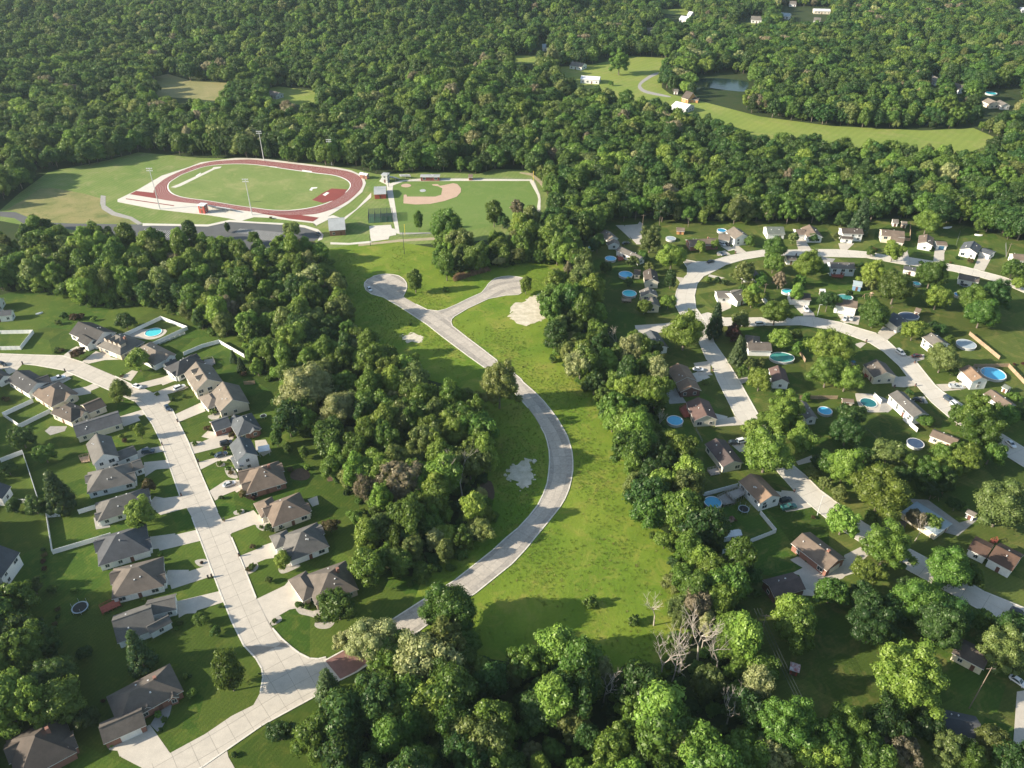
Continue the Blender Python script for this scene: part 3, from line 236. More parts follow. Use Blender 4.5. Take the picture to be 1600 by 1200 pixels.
 ('house','sunlit cream house wall under dark trees,roof in shade','house','yellow','dark_brown',[(124.45,135.69,-0.712,7.43,5.98,3.2,'g',26)],None,{}),
 ('house','dark blue grey roof deep in the shade of bottom trees','house','white','slate_dark',[(111.5,115.06,-0.256,8.64,5.74,3.0,'g',26)],None,{}),
 ('house','brown roof just visible beneath trees below the top street','house','white','brown_grey',[(226.05,354.47,-0.466,8.59,6.09,3.0,'g',22)],None,{}),
 ('house','small slate roof bit showing between trees inside the loop','house','white','slate_dark',[(201.38,364.55,-0.435,5.75,4.03,3.0,'g',24)],None,{}),
 ('house','brown roof tip behind the large tree below the top street curve','house','white','brown_grey',[(144.28,376.81,0.0,4.37,4.45,3.0,'g',24)],None,{}),
 ('barn','white roofed grey barn on the far meadow beside the cabin','barn','grey_wall','white_metal',[(136.02,647.99,-0.746,13.23,12.17,3.6,'g',18)],None,{}),
 ('barn','long white metal barn standing alone on the far meadow','barn','white','white_metal',[(69.44,732.58,-0.222,16.24,11.2,3.6,'g',14)],None,{}),
 ('house','white farmhouse with grey roof at the far meadow edge','house','white','grey_tan',[(61.77,780.8,-0.543,12.3,10.66,3.0,'g',24)],None,{}),
 ('cabin','orange timber cabin with steep roof beside the pond','cabin','orange_wood','dark_brown',[(145.25,672.6,-0.92,6.83,9.5,3.4,'g',42),(150.11,671.01,-0.331,5.44,5.54,2.6,'g',16)],None,{}),
 ('shed','white boathouse shed between the cabin and pond','shed','white','grey_tan',[(138.65,695.98,-0.213,3.27,5.83,2.5,'g',20)],None,{}),
 ('house','pale house at the far left of the top-right clearing','house','white','white_metal',[(200.45,996.19,-0.574,11.81,11.2,3.2,'g',24)],None,{}),
 ('house','bright white tall house beside the clearing at the top','house','white','white_metal',[(209.05,1013.57,-0.592,4.29,11.2,5.0,'g',24)],None,{}),
 ('house','white gabled house in the far subdivision,nearest the lawn','house','white','grey_tan',[(280.64,992.48,-0.225,11.43,11.2,3.6,'g',28)],None,{}),
 ('house','long white roofed building in the far subdivision','house','cream','white_metal',[(372.61,1046.4,-0.155,18.59,11.2,3.4,'g',14)],None,{}),
 ('house','small white house in the far subdivision beside the tan tree','house','white','grey_tan',[(349.23,989.03,-0.353,7.03,11.2,3.2,'g',24)],None,{}),
 ('house','pale blue house in the middle of the far subdivision','house','white','blue_metal',[(320.62,1016.03,-0.51,10.84,11.2,3.2,'g',24)],None,{}),
 ('house','tiny white house in the far subdivision,behind the others','house','white','grey_tan',[(351.12,1093.61,-0.188,7.86,11.2,3.2,'g',24)],None,{}),
 ('house','tan roofed house at the far woods edge beside the bare bank','house','cream','tan_grey',[(149.73,936.48,-0.213,10.83,11.8,3.0,'g',20)],None,{}),
 ('house','dark roofed house alone in the eastern far woods,white gable','house','white','grey_tan',[(371.56,726.92,-1.461,12.81,7.8,3.4,'g',28)],None,{}),
 ('house','grey roofed house in the eastern far woods beside the white gabled one','house','white','brown_grey',[(379.96,701.29,-1.207,9.58,10.52,3.4,'g',28)],None,{}),
 ('house','cream house beside the small far blue pool','house','cream','tan_grey',[(385.42,657.08,-1.392,9.41,8.14,3.4,'g',28)],None,{}),
 ('house','grey house beyond the cream one near the far pool','house','white','grey_tan',[(393.04,653.98,-1.495,9.21,6.89,3.2,'g',26)],None,{}),
 ('house','white roofed house at the uppermost corner of the woods','house','white','white_metal',[(619.15,1052.74,0.0,10.75,11.2,3.4,'g',20)],None,{}),
 ('house','small pale blue roofed farm building left of the far clearing','house','white','blue_metal',[(33.34,856.02,0.0,5.21,11.2,3.4,'g',20)],None,{}),
 ('house','grey farmhouse beside the straw coloured clearing in the west woods','house','grey_wall','grey_tan',[(-197.24,684.47,-0.636,11.24,7.53,3.0,'g',24)],None,{}),
 ('field_house','red brick field house with grey metal roof by the parking lot','building','brick','grey_metal',[(-97.97,418.07,0.197,8.45,15.5,3.6,'g',24)],None,{}),
 ('pavilion','small white roofed pavilion between the track and ball field','pavilion','brick','white_metal',[(-94.97,498.14,-0.409,5.3,2.5,3.0,'g',24)],None,{}),
 ('concession_stand','grey roofed red concession stand beside the ball field path','concession stand','red_wall','grey_metal',[(-80.81,469.5,0.127,6.76,12.01,3.2,'g',8)],None,{}),
 ('press_box','grey press box behind home plate','press box','grey_wall','grey_metal',[(-80.32,492.24,-0.239,3.64,4.28,5.0,'g',6)],None,{}),
 ('dugout','maroon dugout building along the far foul line','dugout','maroon_wall','grey_metal',[(-52.33,495.3,0.0,11.81,4.1,2.8,'g',5)],None,{}),
 ('press_box','small red and white press box on the track side','press box','red_wall','white_metal',[(-180.92,442.86,-0.224,3.74,3.84,5.0,'g',4)],None,{}),
 ('shed','blue gambrel barn shed below the pale blue sided house','shed','blue_wall','blue_metal',[(168.88,348.41,-0.363,3.56,4.34,3.0,'g',30)],None,{}),
 ('shed','white domed shed behind a pointed evergreen in the loop','shed','white','white_metal',[(149.79,341.98,-0.091,1.8,2.52,2.6,'g',30)],None,{}),
 ('shed','pale domed shed,grey one of a pair behind top row','shed','white','grey_tan',[(217.14,424.31,-0.213,2.51,3.65,2.6,'g',30)],None,{}),
 ('shed','cream domed shed of the pair behind top row,beside the fence','shed','cream','tan_grey',[(221.21,421.87,-0.218,2.39,2.88,2.6,'g',30)],None,{}),
 ('shed','small tan garden shed by the upper utility poles','shed','orange_wood','brown',[(93.68,413.41,-0.173,3.78,3.31,2.4,'g',30)],None,{}),
 ('shed','tan garden shed beside the in-ground pool and its deck','shed','cream','brown',[(131.3,252.61,-0.147,3.71,1.8,2.4,'g',30)],None,{}),
 ('shed','cream shed with brown roof behind the dark covered pool','shed','cream','brown',[(188.0,322.8,-0.674,1.8,3.35,2.6,'g',30)],None,{}),
 ('shed','white metal roofed garden shed inside the white fenced yard','shed','white','white_metal',[(69.79,180.91,0.214,5.33,1.8,2.6,'g',30)],None,{}),
 ('shed','green grey shed near the orange roofed house','shed','white','green_grey',[(198.15,261.62,-1.053,1.99,2.21,2.4,'g',30)],None,{}),
 ('shed','small red and white shed by the power lines at the bottom','shed','red_wall','striped',[(75.63,131.75,-0.378,1.88,1.8,2.6,'g',30)],None,{}),
 ('shed','white shed with grey roof at the gravel lot behind the metal roofed house','shed','white','grey_tan',[(150.36,190.17,-0.813,2.24,1.8,2.5,'g',30)],None,{}),
 ('shed','small brick red equipment shed beyond the far foul line','shed','brick','brown',[(-26.48,495.78,0.0,2.26,3.47,2.5,'g',30)],None,{})]
TREES = [(-154.69,276.39,4.7,'light','lime green street tree before the tan roofed house at the upper bend',1.1),(-153.87,255.31,4.46,'light','bright green street tree opposite the wide driveway apron',1.0),(-173.52,309.97,4.15,'dark','round dark green tree behind the twin black gabled house',1.0),(-184.78,286.58,2.74,'red','dark red leaved maple at the driveway of the black gabled house',0.8),(-117.38,282.38,2.19,'pine','small dark evergreen at the corner of the upper white fence',1.0),(-112.5,276.2,2.31,'pine','dark evergreen beside the green fenced play court',1.0),(-110.6,282.77,2.34,'mid','slim green tree just outside the upper white fence corner',1.3),(-119.68,186.54,5.08,'light','round lime green street tree covering a grey roof',1.0),(-137.34,231.81,2.19,'light','small young tree on the lawn by the long slate roofed house',1.4),(-142.42,236.61,1.21,'mid','little round bush tree next to the young lawn tree',1.0),(-123.57,202.76,2.52,'bronze','bronze leaved small tree on the lawn by the white house',1.0),(-165.85,218.19,3.51,'mid','mid green garden tree at the corner of the back fence',1.0),(-177.71,226.29,4.26,'dark','dark tree behind the white fenced triangle lawn',1.0),(-175.59,211.36,2.8,'dark','dark bush tree inside the thin white garden fence',1.0),(-149.0,193.98,5.66,'pine','spreading dark evergreen behind the fenced yards',1.0),(-156.5,192.04,3.45,'dark','dark tree at the corner where two white fences meet',1.0),(-164.38,192.98,2.65,'dark','dark tree beside the white decked house',1.0),(-85.71,227.04,2.47,'mid','slender green tree behind the patio with the white canopy',1.4),(-80.65,222.4,2.0,'mid','small green tree at the woods edge behind the white canopy',1.3),(-74.33,220.08,1.99,'mid','small tree by the bark path along the woods',1.3),(-104.16,232.43,1.1,'bronze','tiny rust coloured tree beside the wide white garage door',1.0),(-90.2,199.97,1.88,'bronze','dark bronze shrub tree before the brown roofed brick house',1.0),(-78.03,184.09,1.51,'dark','dark green shrub tree at the beige house corner',1.0),(-58.18,183.84,2.45,'bronze','bronze tree behind the slate roofed white house',1.0),(-140.68,158.59,2.55,'dark','dark green tree below the stone patio',1.0),(-135.89,158.89,1.53,'mid','small sunlit tree along the dark hedge row',1.0),(-129.76,158.99,0.95,'mid','tiny round tree alone on the shaded lawn near the trampoline',1.0),(-98.99,132.74,4.42,'pine','tall dark pine beside the steep cross gabled house',1.2),(-116.48,136.48,2.09,'dark','dark small tree alone on the shaded back lawn',1.0),(-132.47,143.57,2.59,'dark','dark tree at the hedge end near the stone terrace',1.0),(-136.43,138.95,3.55,'mid','sunlit topped tree at the shaded corner by the stone terrace',1.0),(-119.14,125.61,5.74,'dark','large dark tree between the two brick houses,upper one',1.0),(-106.7,116.32,3.1,'dark','dark round tree right beside the taupe roofed brick house',1.0),(-88.33,147.43,2.17,'mid','round green lawn tree,larger of the pair beside the street',1.0),(-83.08,143.9,1.59,'mid','round green lawn tree,smaller of the pair beside the street',1.0),(-84.83,153.35,0.72,'mid','tiny bush tree at the lawn corner by the driveway',1.0),(-62.02,153.7,1.01,'mid','clipped round shrub at the corner house garage',1.0),(-69.84,168.66,2.71,'light','feathery light green tree in a gravel bed',1.2),(-73.03,162.97,1.11,'mid','low green shrub on the lawn above the corner house',1.0),(-49.31,149.28,5.24,'mid','broad green tree in front of the corner house',1.0),(-73.22,126.28,4.78,'mid','tall full green tree on the corner lawn at the junction',1.5),(-57.26,112.47,3.05,'dark','dark round tree on the lawn below the junction',1.0),(-47.14,123.46,4.28,'spruce','pointed spruce at the brick crossing',1.0),(-83.55,124.6,1.29,'light','bright yellow green bush by the brick house corner',1.0),(-45.04,138.97,3.83,'sycamore','pale yellowish sycamore overhanging the brick crossing',1.0),(-36.67,135.51,6.59,'sycamore','large pale sycamore over the hidden end of the weathered road',1.2),(-32.65,132.83,5.24,'mid','green tree leaning against the large pale sycamore',1.2),(-17.19,144.84,7.26,'mid','tall green tree overhanging the weathered road bottom',1.2),(-43.04,162.8,5.36,'light','light green tree at the woods tip behind the corner house',1.2),(-4.9,250.54,8.08,'olive','olive oak overhanging the upper part of the curved road',1.2),(-12.26,186.12,4.74,'light','tall light tree on the woods tip near the curved road',1.4),(-21.24,225.59,6.5,'light','pale topped tree in the woods beside the gravel patch',1.2),(-10.82,220.9,5.28,'light','yellow green tree at the woods edge above the gravel patch',1.0),(-46.73,343.97,4.18,'mid','lone full tree between the two turning circles',1.4),(6.65,342.91,3.37,'light','small tree at the rim of the second turning circle',1.3),(-32.45,357.08,5.18,'mid','tall tree at the reed bed between field and turning circle',1.5),(-19.04,365.66,5.63,'mid','broad tree behind the reddish reeds',1.3),(-52.04,416.38,3.09,'mid','slim lone tree before the ball field fence',1.8),(-78.96,249.51,9.67,'sycamore','huge pale sycamore at the woods edge above the left houses',1.0),(-93.88,275.4,4.83,'light','light green tree in the woods behind the play court',1.3),(-64.08,238.84,6.91,'sycamore','pale sycamore lower neighbour of the huge one',1.1),(-94.12,293.25,3.72,'olive','olive tree standing proud in the woods above the play court',1.4),(72.89,388.75,6.83,'olive','olive green tree at the top of the eastern street loop',1.0),(80.97,368.67,6.88,'light','big light green tree at the outer side of the loop bend',1.0),(77.45,348.93,3.5,'dark','dark reddish tree beside the outer loop road',1.3),(73.09,328.37,3.75,'light','light green tree at the cream split-level house',1.0),(45.18,388.52,5.09,'dark','round dark tree beside the topmost turquoise pool',1.0),(99.99,388.73,3.14,'light','small round tree before the brick ranch,first of two',1.0),(108.71,393.62,2.65,'light','small round tree before the brick ranch beside the driveway',1.0),(73.94,292.78,8.71,'light','biggest round lime tree at the loop junction',1.0),(89.26,302.64,4.6,'pine','dark layered pine on the corner where the loop roads meet',1.3),(101.77,308.35,4.41,'olive','olive tree beside the layered corner pine',1.2),(113.81,352.64,5.76,'olive','loose olive tree inside the loop near the brown roof',1.0),(112.7,330.05,5.49,'light','light green tree beside the grey cross roofed house',1.0),(61.3,323.9,3.43,'light','small pale tree below the turquoise pool',1.0),(62.15,370.95,3.47,'olive','pale shrub tree beside the long grey roofed house',1.0),(136.2,379.67,6.41,'mid','mid green tree at the inner kerb of the top street',1.0),(132.03,365.08,5.2,'light','light tree below the mid green kerb tree',1.0),(145.44,355.32,6.59,'light','tall light green tree in the middle of the loop',1.3),(130.06,348.15,3.77,'tan','bare-ish tan tree near the middle utility pole',1.2),(112.74,330.38,4.83,'light','light green tree beside the white gate in the loop',1.2),(118.86,313.5,6.27,'light','lime green tree overhanging the inner road',1.0),(134.8,334.46,3.66,'light','yellow green slanting tree over the small brown roof',1.3),(146.71,326.1,4.22,'dark','dark pointed tree beside the reddish brown roofed house',1.2),(162.66,311.32,6.47,'mid','round green tree beside the inner road past the parked pair',1.0),(186.1,422.64,4.19,'dark','dark tree behind the bi-level house with carport',1.0),(191.57,411.67,6.51,'pine','large dark pine behind the top row',1.1),(139.95,429.68,3.66,'light','light tree at the woods edge of the top row',1.0),(146.8,428.28,3.64,'tan','tan coloured tree at the woods edge of the top row',1.3),(151.81,399.11,3.46,'olive','loose olive tree between two top row houses',1.0),(163.76,402.01,2.53,'dark','dark small tree before the pinkish roofed house',1.0),(177.01,403.97,2.25,'olive','thin olive tree by the bi-level house',1.0),(188.83,384.18,2.44,'mid','small tree at the kerb of the top street',1.0),(229.26,412.4,6.83,'light','round pale green tree beside the tilted white boat',1.0),(197.4,378.01,5.6,'light','light tree covering the drive of the cream house',1.0),(180.0,333.2,8.23,'mid','big green tree in the eastern loop block',1.0),(175.94,350.12,6.54,'light','light green tree west of the big one in the loop block',1.0),(204.15,349.07,7.02,'mid','spreading tree below the top street with dark centre',1.0),(198.24,328.02,6.0,'light','yellow green tree above the mown oval lawn',1.0),(212.63,323.84,7.12,'mid','green tree beside the mown oval lawn',1.0),(224.12,327.54,7.18,'dark','dark green tree at the eastern lawn edge',1.0),(210.37,311.33,6.93,'mid','lower green tree beside the mown oval lawn',1.0),(249.25,358.59,5.13,'mid','tree at the east end of the top street',1.0),(247.22,348.21,3.02,'light','yellow shrub tree at the east end of the top street',1.0),(162.87,312.61,5.34,'mid','round tree before the slate roofed house',1.0),(116.08,293.99,4.68,'light','light green tree above the green lagoon pool',1.0),(124.18,299.8,3.08,'mid','mid green tree touching the one above the lagoon pool',1.0),(132.12,279.92,8.55,'light','largest spreading tree of the eastern block,upper half',1.0),(126.33,264.69,7.01,'mid','lower west crown of the largest spreading tree',1.0),(133.19,261.84,6.15,'light','lower east crown of the largest spreading tree',1.0),(98.89,262.18,4.86,'light','round lime tree beside the white gabled house',1.0),(102.8,239.41,6.94,'light','pale green tree over the grey roof by the blue pool',1.0),(125.76,236.49,5.57,'dark','dark round tree below the in-ground pool',1.0),(95.71,280.62,3.66,'spruce','tall narrow olive spruce at the inner road',1.2),(176.13,300.53,4.75,'light','light tree on the lawn opposite the silver car',1.0),(189.78,304.24,2.97,'dark','dark round tree behind the grey roofed house',1.0),(177.17,275.31,6.36,'olive','open branched olive tree beside the dark red car',1.0),(156.12,240.74,3.72,'mid','clipped wide bush at the long split-level house',0.6),(172.33,236.45,7.27,'mid','wide tree over the eastern street end',1.0),(185.15,238.46,4.64,'mid','tree at the photo edge below the light brown roof',1.0),(59.83,287.33,4.2,'dark','dark dense tree beside the white pergola',1.0),(96.89,299.82,3.79,'red','dark maroon tree at the inner road corner',1.0),(94.01,280.14,4.11,'spruce','second olive spruce,beside the dark grey roof',1.2),(89.18,232.57,3.88,'light','small light tree at the light concrete drive',1.0),(95.29,239.96,2.8,'light','small round tree beside the straight street',1.0),(88.13,212.85,8.32,'light','large lime tree beside the plum roofed house',1.0),(104.09,223.93,5.55,'light','lime tree between the large lime tree and the street',1.0),(98.27,233.8,5.02,'light','upper lime tree overhanging the straight street',1.0),(103.84,209.55,2.57,'olive','dry brownish tree by the street wall',1.0),(113.17,206.52,5.67,'light','tall light green tree on the street opposite the tan gabled house',1.3),(121.67,227.69,5.83,'dark','dark olive tree above the tall light green one',1.0),(120.17,192.81,8.82,'light','great round lime tree beside the metal roofed house',1.0),(132.35,216.71,5.43,'olive','airy olive tree beside the covered oval pool',1.0),(140.96,204.41,5.65,'mid','mid green tree under the wires',1.0),(152.44,218.05,3.94,'mid','tree beside the brown roof by the oval pool',1.0),(158.53,213.26,5.59,'light','yellow green tree at the dark back lawn',1.0),(167.71,224.09,8.38,'mid','large tree over the eastern street end corner',1.0),(155.91,186.32,8.65,'olive','broad olive lime tree on the eastern lawn',1.0),(105.07,182.75,4.7,'light','light tree at the brick ranch front lawn',1.1),(113.2,169.54,7.46,'mid','dense round tree at the bend before the metal roofed house',1.0),(129.79,185.84,2.98,'tan','bare flowering tree in front of the metal roof',1.3),(134.61,184.69,2.97,'mid','green tree touching the bare flowering one',1.0),(146.46,193.49,2.53,'dark','dark clipped tree behind the metal roofed house',1.0),(79.47,147.81,5.22,'light','sunlit tree in front of the dark detached garage',1.0),(92.45,155.21,4.57,'mid','tree at the drive end of the brick ranch',1.0),(101.26,153.59,4.54,'dark','dark tree under the brick ranch lawn',1.0),(128.74,161.87,6.69,'mid','huge dense tree before the chocolate roofed house',1.0),(115.2,149.97,6.7,'mid','huge dense tree lower neighbour,toward the garage',1.0),(122.08,146.27,5.77,'dark','dark huge tree in the shaded block',1.0),(115.16,157.27,3.62,'dark','dark tree between the huge pair and the street',1.0),(77.74,139.64,5.54,'mid','tall green tree by the small red and white shed',1.2),(65.06,129.71,4.88,'light','pale topped tree along the power line',1.0),(66.28,110.9,7.61,'mid','large tree at the bottom beside the power line',1.0),(99.74,122.98,9.36,'light','willow-like light tree in the shaded lawn',1.0),(130.26,133.48,6.4,'olive','olive tree over the sunlit cream wall',1.0),(81.94,112.1,5.88,'mid','green tree left of the bottom dark roof',1.0),(104.69,107.18,4.89,'olive','olive tree at the bottom beside the dark roof',1.0),(116.67,108.38,4.48,'olive','thin branched olive tree at the bottom corner',1.0),(93.29,106.73,4.88,'tan','tan twiggy tree at the bottom',1.0),(61.59,105.84,4.87,'sycamore','pale tree at the bottom edge beside the wires',1.0),(-174.14,401.26,4.54,'dark','dark tree at the parking lot edge,tallest',1.3),(-158.55,414.59,1.95,'dark','thin young tree inside the parking lot rim',1.4),(-121.18,408.05,4.61,'olive','loose tree at the east end of the parking lot',1.0),(-138.89,398.15,3.62,'mid','small round tree at the striped parking bays',1.0),(-264.69,414.53,4.8,'dark','dark tree beside the school access road',1.0),(97.05,757.53,9.75,'mid','dark clump tree in the far meadow',1.0),(37.14,774.36,7.95,'sycamore','tan sycamore behind the far white barn',1.2),(146.27,693.86,5.45,'light','round light tree beside the cabin',1.0),(86.27,719.92,2.01,'mid','low shrub on the far meadow near the white barn',1.0),(3.45,435.11,4.27,'tan','thin tan tree at the outfield fence',1.3),(-10.09,422.09,5.54,'mid','tree leaning over the outfield fence',1.3),(-35.84,397.95,7.91,'mid','large tree hiding the near foul line',1.3),(-5.38,420.0,4.16,'dark','dark tree at the outfield corner',1.0),(68.12,378.58,2.89,'mid','',1.1),(47.51,365.05,2.81,'mid','',1.1),(69.86,364.6,2.99,'olive','',1.1),(127.92,396.35,2.79,'mid','',1.1),(121.76,350.11,3.63,'mid','',1.1),(57.32,350.42,2.43,'dark','',1.1),(129.76,401.22,2.35,'olive','',1.1),(156.61,362.98,2.86,'mid','',1.1),(141.26,350.22,2.78,'mid','',1.1),(162.23,340.31,1.74,'dark','',1.1),(173.85,347.01,3.27,'olive','',1.1),(110.38,340.08,2.73,'mid','',1.1),(176.9,361.13,3.62,'dark','',1.1),(98.96,277.37,2.66,'olive','',1.1),(103.99,278.69,2.16,'olive','',1.1),(115.67,254.66,1.83,'mid','',1.1),(94.71,271.64,2.54,'mid','',1.1),(122.62,289.82,2.65,'mid','',1.1),(189.29,308.93,2.31,'dark','',1.1),(189.05,294.63,2.69,'mid','',1.1),(181.39,273.48,2.34,'mid','',1.1),(196.76,253.64,2.43,'mid','',1.1),(192.29,241.47,3.51,'dark','',1.1),(168.54,239.62,3.88,'mid','',1.1),(157.94,258.71,1.44,'dark','',1.1),(89.07,233.07,3.2,'mid','',1.1),(107.51,214.89,2.61,'dark','',1.1),(106.65,204.03,2.32,'olive','',1.1),(110.71,208.8,5.09,'mid','',1.1),(131.5,204.17,3.99,'dark','',1.1),(138.1,212.11,3.66,'mid','',1.1),(125.2,217.49,3.06,'dark','',1.1),(147.48,203.26,3.77,'dark','',1.1),(109.53,198.48,2.9,'olive','',1.1),(140.98,199.1,3.31,'dark','',1.1),(150.49,210.26,4.06,'light','',1.1),(169.06,217.25,4.57,'mid','',1.1),(116.59,187.78,2.4,'mid','',1.1),(157.92,218.82,3.51,'mid','',1.1),(105.46,162.62,3.99,'light','',1.1),(136.57,161.74,3.37,'mid','',1.1),(107.73,148.19,4.37,'dark','',1.1),(131.98,145.87,3.19,'mid','',1.1),(100.51,147.22,4.64,'dark','',1.1),(98.67,141.39,6.08,'dark','',1.1),(116.89,141.39,6.08,'dark','',1.1),(91.91,112.98,5.45,'dark','',1.1),(76.04,107.46,5.33,'mid','',1.1),(55.79,105.67,5.29,'mid','',1.1),(71.26,105.53,4.85,'light','',1.1),(85.57,105.23,5.28,'mid','',1.1),(102.13,113.05,4.11,'dark','',1.1),(137.33,139.52,5.55,'dark','',1.1),(108.96,104.81,3.97,'mid','',1.1),(118.89,104.51,4.4,'dark','',1.1),(58.6,117.17,5.09,'dark','',1.1)]
WOODS = [('mid',[(-335.43,390.02),(-266.66,386.81),(-253.42,400.75),(-230.27,394.92),(-213.34,394.92),(-183.78,378.95),(-173.26,396.57),(-139.39,372.84),(-120.0,386.81),(-107.85,392.46),(-92.65,369.09),(-86.79,351.18),(-86.17,356.09),(-76.56,318.4),(-67.2,296.36),(-61.49,286.12),(-41.08,269.99),(-35.6,266.23),(-29.46,252.78),(-20.62,252.78),(-13.35,248.5),(-14.31,245.56),(-7.06,228.09),(-8.7,218.37),(-7.59,200.12),(-5.31,193.03),(-5.81,185.67),(-8.1,178.09),(-21.33,164.96),(-25.83,161.0),(-30.56,160.51),(-37.72,164.21),(-44.46,170.6),(-48.69,178.64),(-52.95,194.85),(-59.19,202.33),(-63.27,213.88),(-69.18,231.83),(-75.68,229.95),(-84.36,233.73),(-84.94,241.53),(-90.78,253.87),(-97.81,267.06),(-105.53,271.66),(-109.61,285.13),(-117.33,296.36),(-124.79,303.82),(-139.16,306.0),(-148.72,316.67),(-165.07,327.87),(-179.54,330.3),(-201.15,327.87),(-206.08,331.53),(-220.44,342.85),(-239.46,346.09),(-250.09,346.09),(-319.16,356.09)]),
 ('mid',[(19.08,347.75),(37.0,369.09),(37.65,337.77),(39.9,313.1),(41.93,290.94),(49.0,296.36),(56.03,286.12),(59.79,276.37),(61.29,267.06),(60.36,249.67),(55.36,239.55),(61.26,235.65),(61.33,226.25),(60.71,217.33),(59.97,210.5),(60.28,202.33),(62.87,197.62),(63.41,189.46),(62.76,180.02),(65.96,175.91),(69.77,173.23),(71.18,164.21),(72.92,158.09),(66.29,158.09),(65.47,146.58),(65.96,133.92),(66.4,122.36),(66.47,113.48),(49.42,67.52),(-48.12,67.52),(-47.06,108.44),(-44.99,118.73),(-40.28,125.16),(-34.45,131.92),(-24.67,138.01),(-19.69,142.23),(-8.43,135.36),(-1.65,130.36),(5.0,132.34),(8.43,135.36),(20.39,137.42),(24.69,129.38),(32.8,128.41),(40.45,135.36),(48.25,152.22),(47.39,164.21),(47.68,178.64),(41.31,184.24),(37.5,196.08),(41.75,219.08),(38.04,231.83),(32.05,260.36),(24.78,267.06),(16.14,293.75),(18.74,330.3),(21.7,356.09)]),
 ('mid',[(-37.07,392.46),(-27.09,394.92),(-17.69,369.09),(-8.56,400.75),(0.0,394.92),(10.53,413.7),(17.12,400.75),(26.75,388.41),(37.0,369.09),(34.48,370.1),(22.49,373.73),(9.97,375.94),(-13.1,368.67),(-32.19,360.21),(-37.49,366.53)]),
 ('far',[(-478.46,430.69),(-302.23,445.56),(-304.51,472.53),(-304.24,489.73),(-304.09,509.12),(-273.2,529.75),(-258.74,545.14),(-236.52,539.93),(-218.97,537.36),(-212.03,534.8),(-184.98,534.8),(-135.53,523.55),(-103.95,513.85),(-88.27,504.45),(-61.24,509.12),(-22.07,504.45),(-14.21,506.77),(-11.81,512.66),(9.26,511.48),(16.77,493.06),(20.71,476.74),(23.86,456.25),(20.06,388.41),(37.28,372.84),(49.38,407.26),(56.59,426.2),(73.02,426.2),(78.03,430.69),(91.28,426.2),(109.18,424.42),(127.38,424.42),(146.04,426.2),(174.41,423.54),(186.2,426.2),(208.78,427.99),(228.92,428.88),(254.87,419.16),(262.72,412.3),(269.14,403.14),(277.86,399.07),(340.59,388.79),(510.89,388.79),(1341.49,1233.77),(178.86,1233.77),(-1341.49,1233.77)]),
 ('left',[(-243.45,178.64),(-174.47,178.64),(-151.53,158.09),(-134.04,145.48),(-125.22,140.1),(-121.39,129.95),(-111.22,122.36),(-104.11,113.48),(-112.91,115.2),(-123.46,116.96),(-128.14,113.48),(-114.45,67.52),(-156.07,67.52)]),
 ('left',[(-286.9,267.06),(-221.77,262.57),(-193.37,212.18),(-178.53,178.64),(-223.16,178.64)])]
HOLES = [[(33.11,787.58),(56.58,787.58),(79.08,797.37),(87.02,817.59),(118.77,828.03),(161.61,817.59),(146.7,782.76),(136.88,761.69),(129.58,714.05),(133.53,694.04),(155.44,673.1),(193.21,630.89),(241.69,606.7),(305.8,595.92),(346.32,602.04),(354.62,568.21),(300.04,509.69),(284.06,526.1),(259.86,526.1),(225.33,540.67),(169.4,546.13),(150.26,579.37),(136.37,593.29),(119.17,614.41),(108.85,629.77),(94.57,629.77),(91.48,649.45),(68.89,656.86),(68.33,674.06),(53.73,681.96),(42.24,704.5)],[(-323.43,750.39),(-314.71,761.69),(-283.75,735.06),(-244.43,726.53),(-234.77,712.01),(-226.05,628.03),(-279.72,640.38)],[(-213.81,709.97),(-203.1,718.17),(-166.87,703.93),(-146.37,617.77),(-183.5,622.87)],[(155.16,745.96),(191.09,766.28),(214.17,757.14),(208.81,712.01),(176.5,626.3),(154.84,640.38),(151.18,707.95)],[(-7.58,833.34),(13.86,830.68),(30.0,822.78),(25.54,744.24),(0.0,744.24)],[(180.89,1069.21),(214.62,1077.54),(212.12,1029.24),(177.43,919.54),(162.5,947.01)],[(263.75,1002.81),(301.04,1040.95),(267.52,919.54),(237.68,899.85)],[(332.11,1090.25),(353.64,1081.75),(400.14,1090.25),(353.72,957.69),(332.05,922.9),(288.78,940.01)],[(374.42,754.88),(388.93,754.88),(350.5,674.06),(337.98,674.06)],[(382.29,724.43),(397.15,720.25),(359.02,647.61),(344.9,647.61)],[(401.31,707.95),(439.79,707.95),(379.94,602.88),(346.7,602.88)],[(632.65,1098.87),(676.97,1098.87),(608.43,983.46),(568.59,983.46)],[(25.72,901.96),(41.97,901.96),(37.28,795.73),(22.85,795.73)],[(146.07,967.08),(161.9,967.08),(145.15,862.61),(130.96,862.61)]]
DEAD = [(40.32,147.13,14.4,'leaning grey bare tree at the meadow end'),(39.82,130.44,18.0,'bare tree with fine twigs among the bottom woods'),(44.4,130.93,22.8,'tall white bare trunk forked like a Y'),(50.62,135.44,21.6,'tall pale dead tree with upswept limbs at the meadow end'),(52.42,139.05,13.2,'dead tree with wide slanting limbs beside the tallest dead one'),(54.91,131.92,16.8,'dead tree with many fine side branches'),(42.58,128.98,14.4,'small dead tree under the forked white trunk'),(54.23,116.08,13.2,'leafless twiggy tree by the power line'),(23.78,122.82,13.2,'broken dead limb tree deep in the bottom woods'),(-16.85,200.75,20.4,'pale dead tree standing in the woods by the gravel patch'),(55.41,237.71,8.4,'white forked dead trunk beside the bright blue pool'),(45.05,293.75,10.8,'thin dead trunk in the wooded strip'),(128.25,180.02,9.6,'bare forked trunk at the metal roofed house')]
